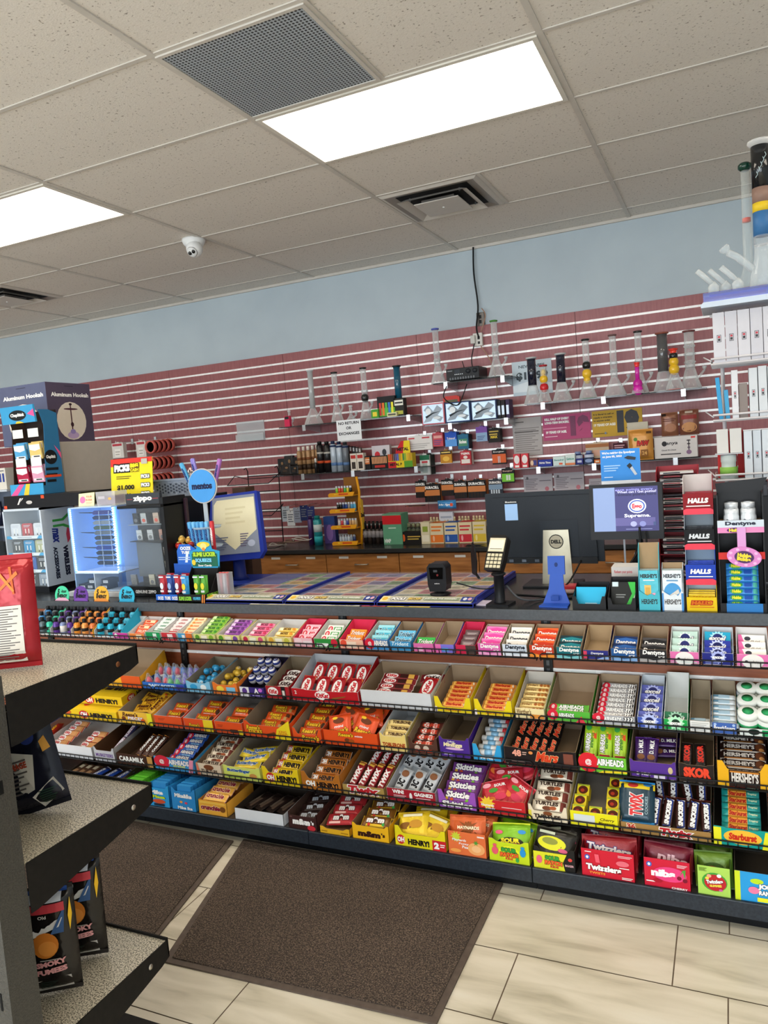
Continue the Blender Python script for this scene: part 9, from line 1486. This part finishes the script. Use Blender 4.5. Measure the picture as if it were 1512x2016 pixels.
# phone cases hanging below the lowest tier
for i in range(9):
    mb = MB(); mb.box(-.010, .010, 0, .08, 0, .07, mat(['#1d1d22', '#b9bcc4', '#2a2a30', '#c8402a', '#22222a', '#8a8f9a', '#1a1a1e', '#3a3f4a', '#a8adb8'][i], 'plastic')); mb.deco([('r', .2, .2, .8, .8, '#4a4c54')], .02, .07, TM(-.01, -.0003, 0) @ FRONT); single('slim_packet', mb, TM(RX0+.13+i*.026, RY_+.03, CZ+ZR[0]-.085), 'slim packet standing under the lowest basket, %s' % ORL[i], 'packet', 'slim packets under the basket')
single('packet_ledge', B(-.02, .34, 0, .16, 0, ZR[0]-.087, ('#17171a', 'plastic')), TM(RX0, RY_+.01, CZ+.013), 'black plinth below the slim packets, behind the gum rack', 'plinth')
# big water pipes on the lit tray
zz = CZ+zt_+.0435
px = 1503; P_ = AT(px, 500, RY_+.10); zt2 = AT(1500, 275, RY_+.10).z
t = thing('large_water_pipe', (P_.x, RY_+.10, zz), 'large clear water pipe with black printed neck at the top right', 'water pipe'); H = zt2-zz; g = glassmat('#e8eef0', .2)
m = MB(); m.lathe([(.05, 0), (.056, .006), (.050, .06), (.035, .12), (.032, .16), (.034, H*.3)], 24, g); m.build('chamber', t)
m = MB(); m.lathe([(.034, H*.3), (.034, H*.62)], 24, g); m.lathe([(.0345, H*.36), (.0345, H*.52)], 24, mat('#3a6a9a', 'ink')); m.lathe([(.0345, H*.52), (.0345, H*.58)], 24, mat('#d8b82a', 'ink')); m.lathe([(.0345, H*.58), (.0345, H*.68)], 24, mat('#8a6f62', 'ink')); m.lathe([(.034, H*.68), (.034, H*.96)], 24, mat('#17181a', 'gloss'))
for q in range(5): m.tube([(-.02+.008*q, -.0345, H*(.74+.03*q)), (-.012+.008*q, -.0355, H*(.76+.03*q)), (-.016+.008*q, -.0352, H*(.78+.03*q))], .0012, mat('#b9cdd0', 'ink'), 5)
m.build('neck', t)
m = MB(); m.lathe([(.034, H*.96), (.046, H*.98), (.046, H*.995), (.034, H)], 24, glassmat('#f0f0ee', .45)); m.build('rim', t)
m = MB(); m.tube([(-.04, -.02, .08), (-.10, -.03, .14), (-.13, -.03, .16)], .014, g, 10); m.lathe([(.01, 0), (.022, .02), (.02, .03)], 12, g, TM(-.13, -.03, .16) @ RY(-.6)); m.build('bowl_arm', t)
P_ = AT(1480, 520, RY_+.05); t = thing('slim_water_pipe', (P_.x-.01, RY_+.16, zz), 'slim clear water pipe with dark green rim beside the large one', 'water pipe'); zt3 = AT(1480, 318, RY_+.16).z; H = zt3-zz
m = MB(); m.lathe([(.03, 0), (.034, .05), (.018, .11), (.016, H*.95)], 18, glassmat('#dfe6e4', .12)); m.build('body', t)
m = MB(); m.lathe([(.016, H*.94), (.026, H*.96), (.026, H*.985), (.018, H)], 18, mat('#14382c', 'gloss')); m.lathe([(.0165, H*.55), (.0165, H*.58)], 14, mat('#d8402a', 'ink')); m.build('rim', t)
for i in range(3):
    mb = MB(); mb.tube([(0, 0, .035), (-.03, -.01, .07), (-.06, -.02, .10)], .011, glassmat('#dfe4e4', .35), 10); mb.lathe([(.02, 0), (.022, .03), (.008, .05)], 12, glassmat('#dfe4e4', .35)); single('glass_bowl_piece', mb, TM(RX0+.02+.045*i, RY_+.05+.03*(i % 2), zz), 'small clear glass bowl piece on the lit tray, %s' % ORL[i], 'glass piece', 'small glass bowl pieces')
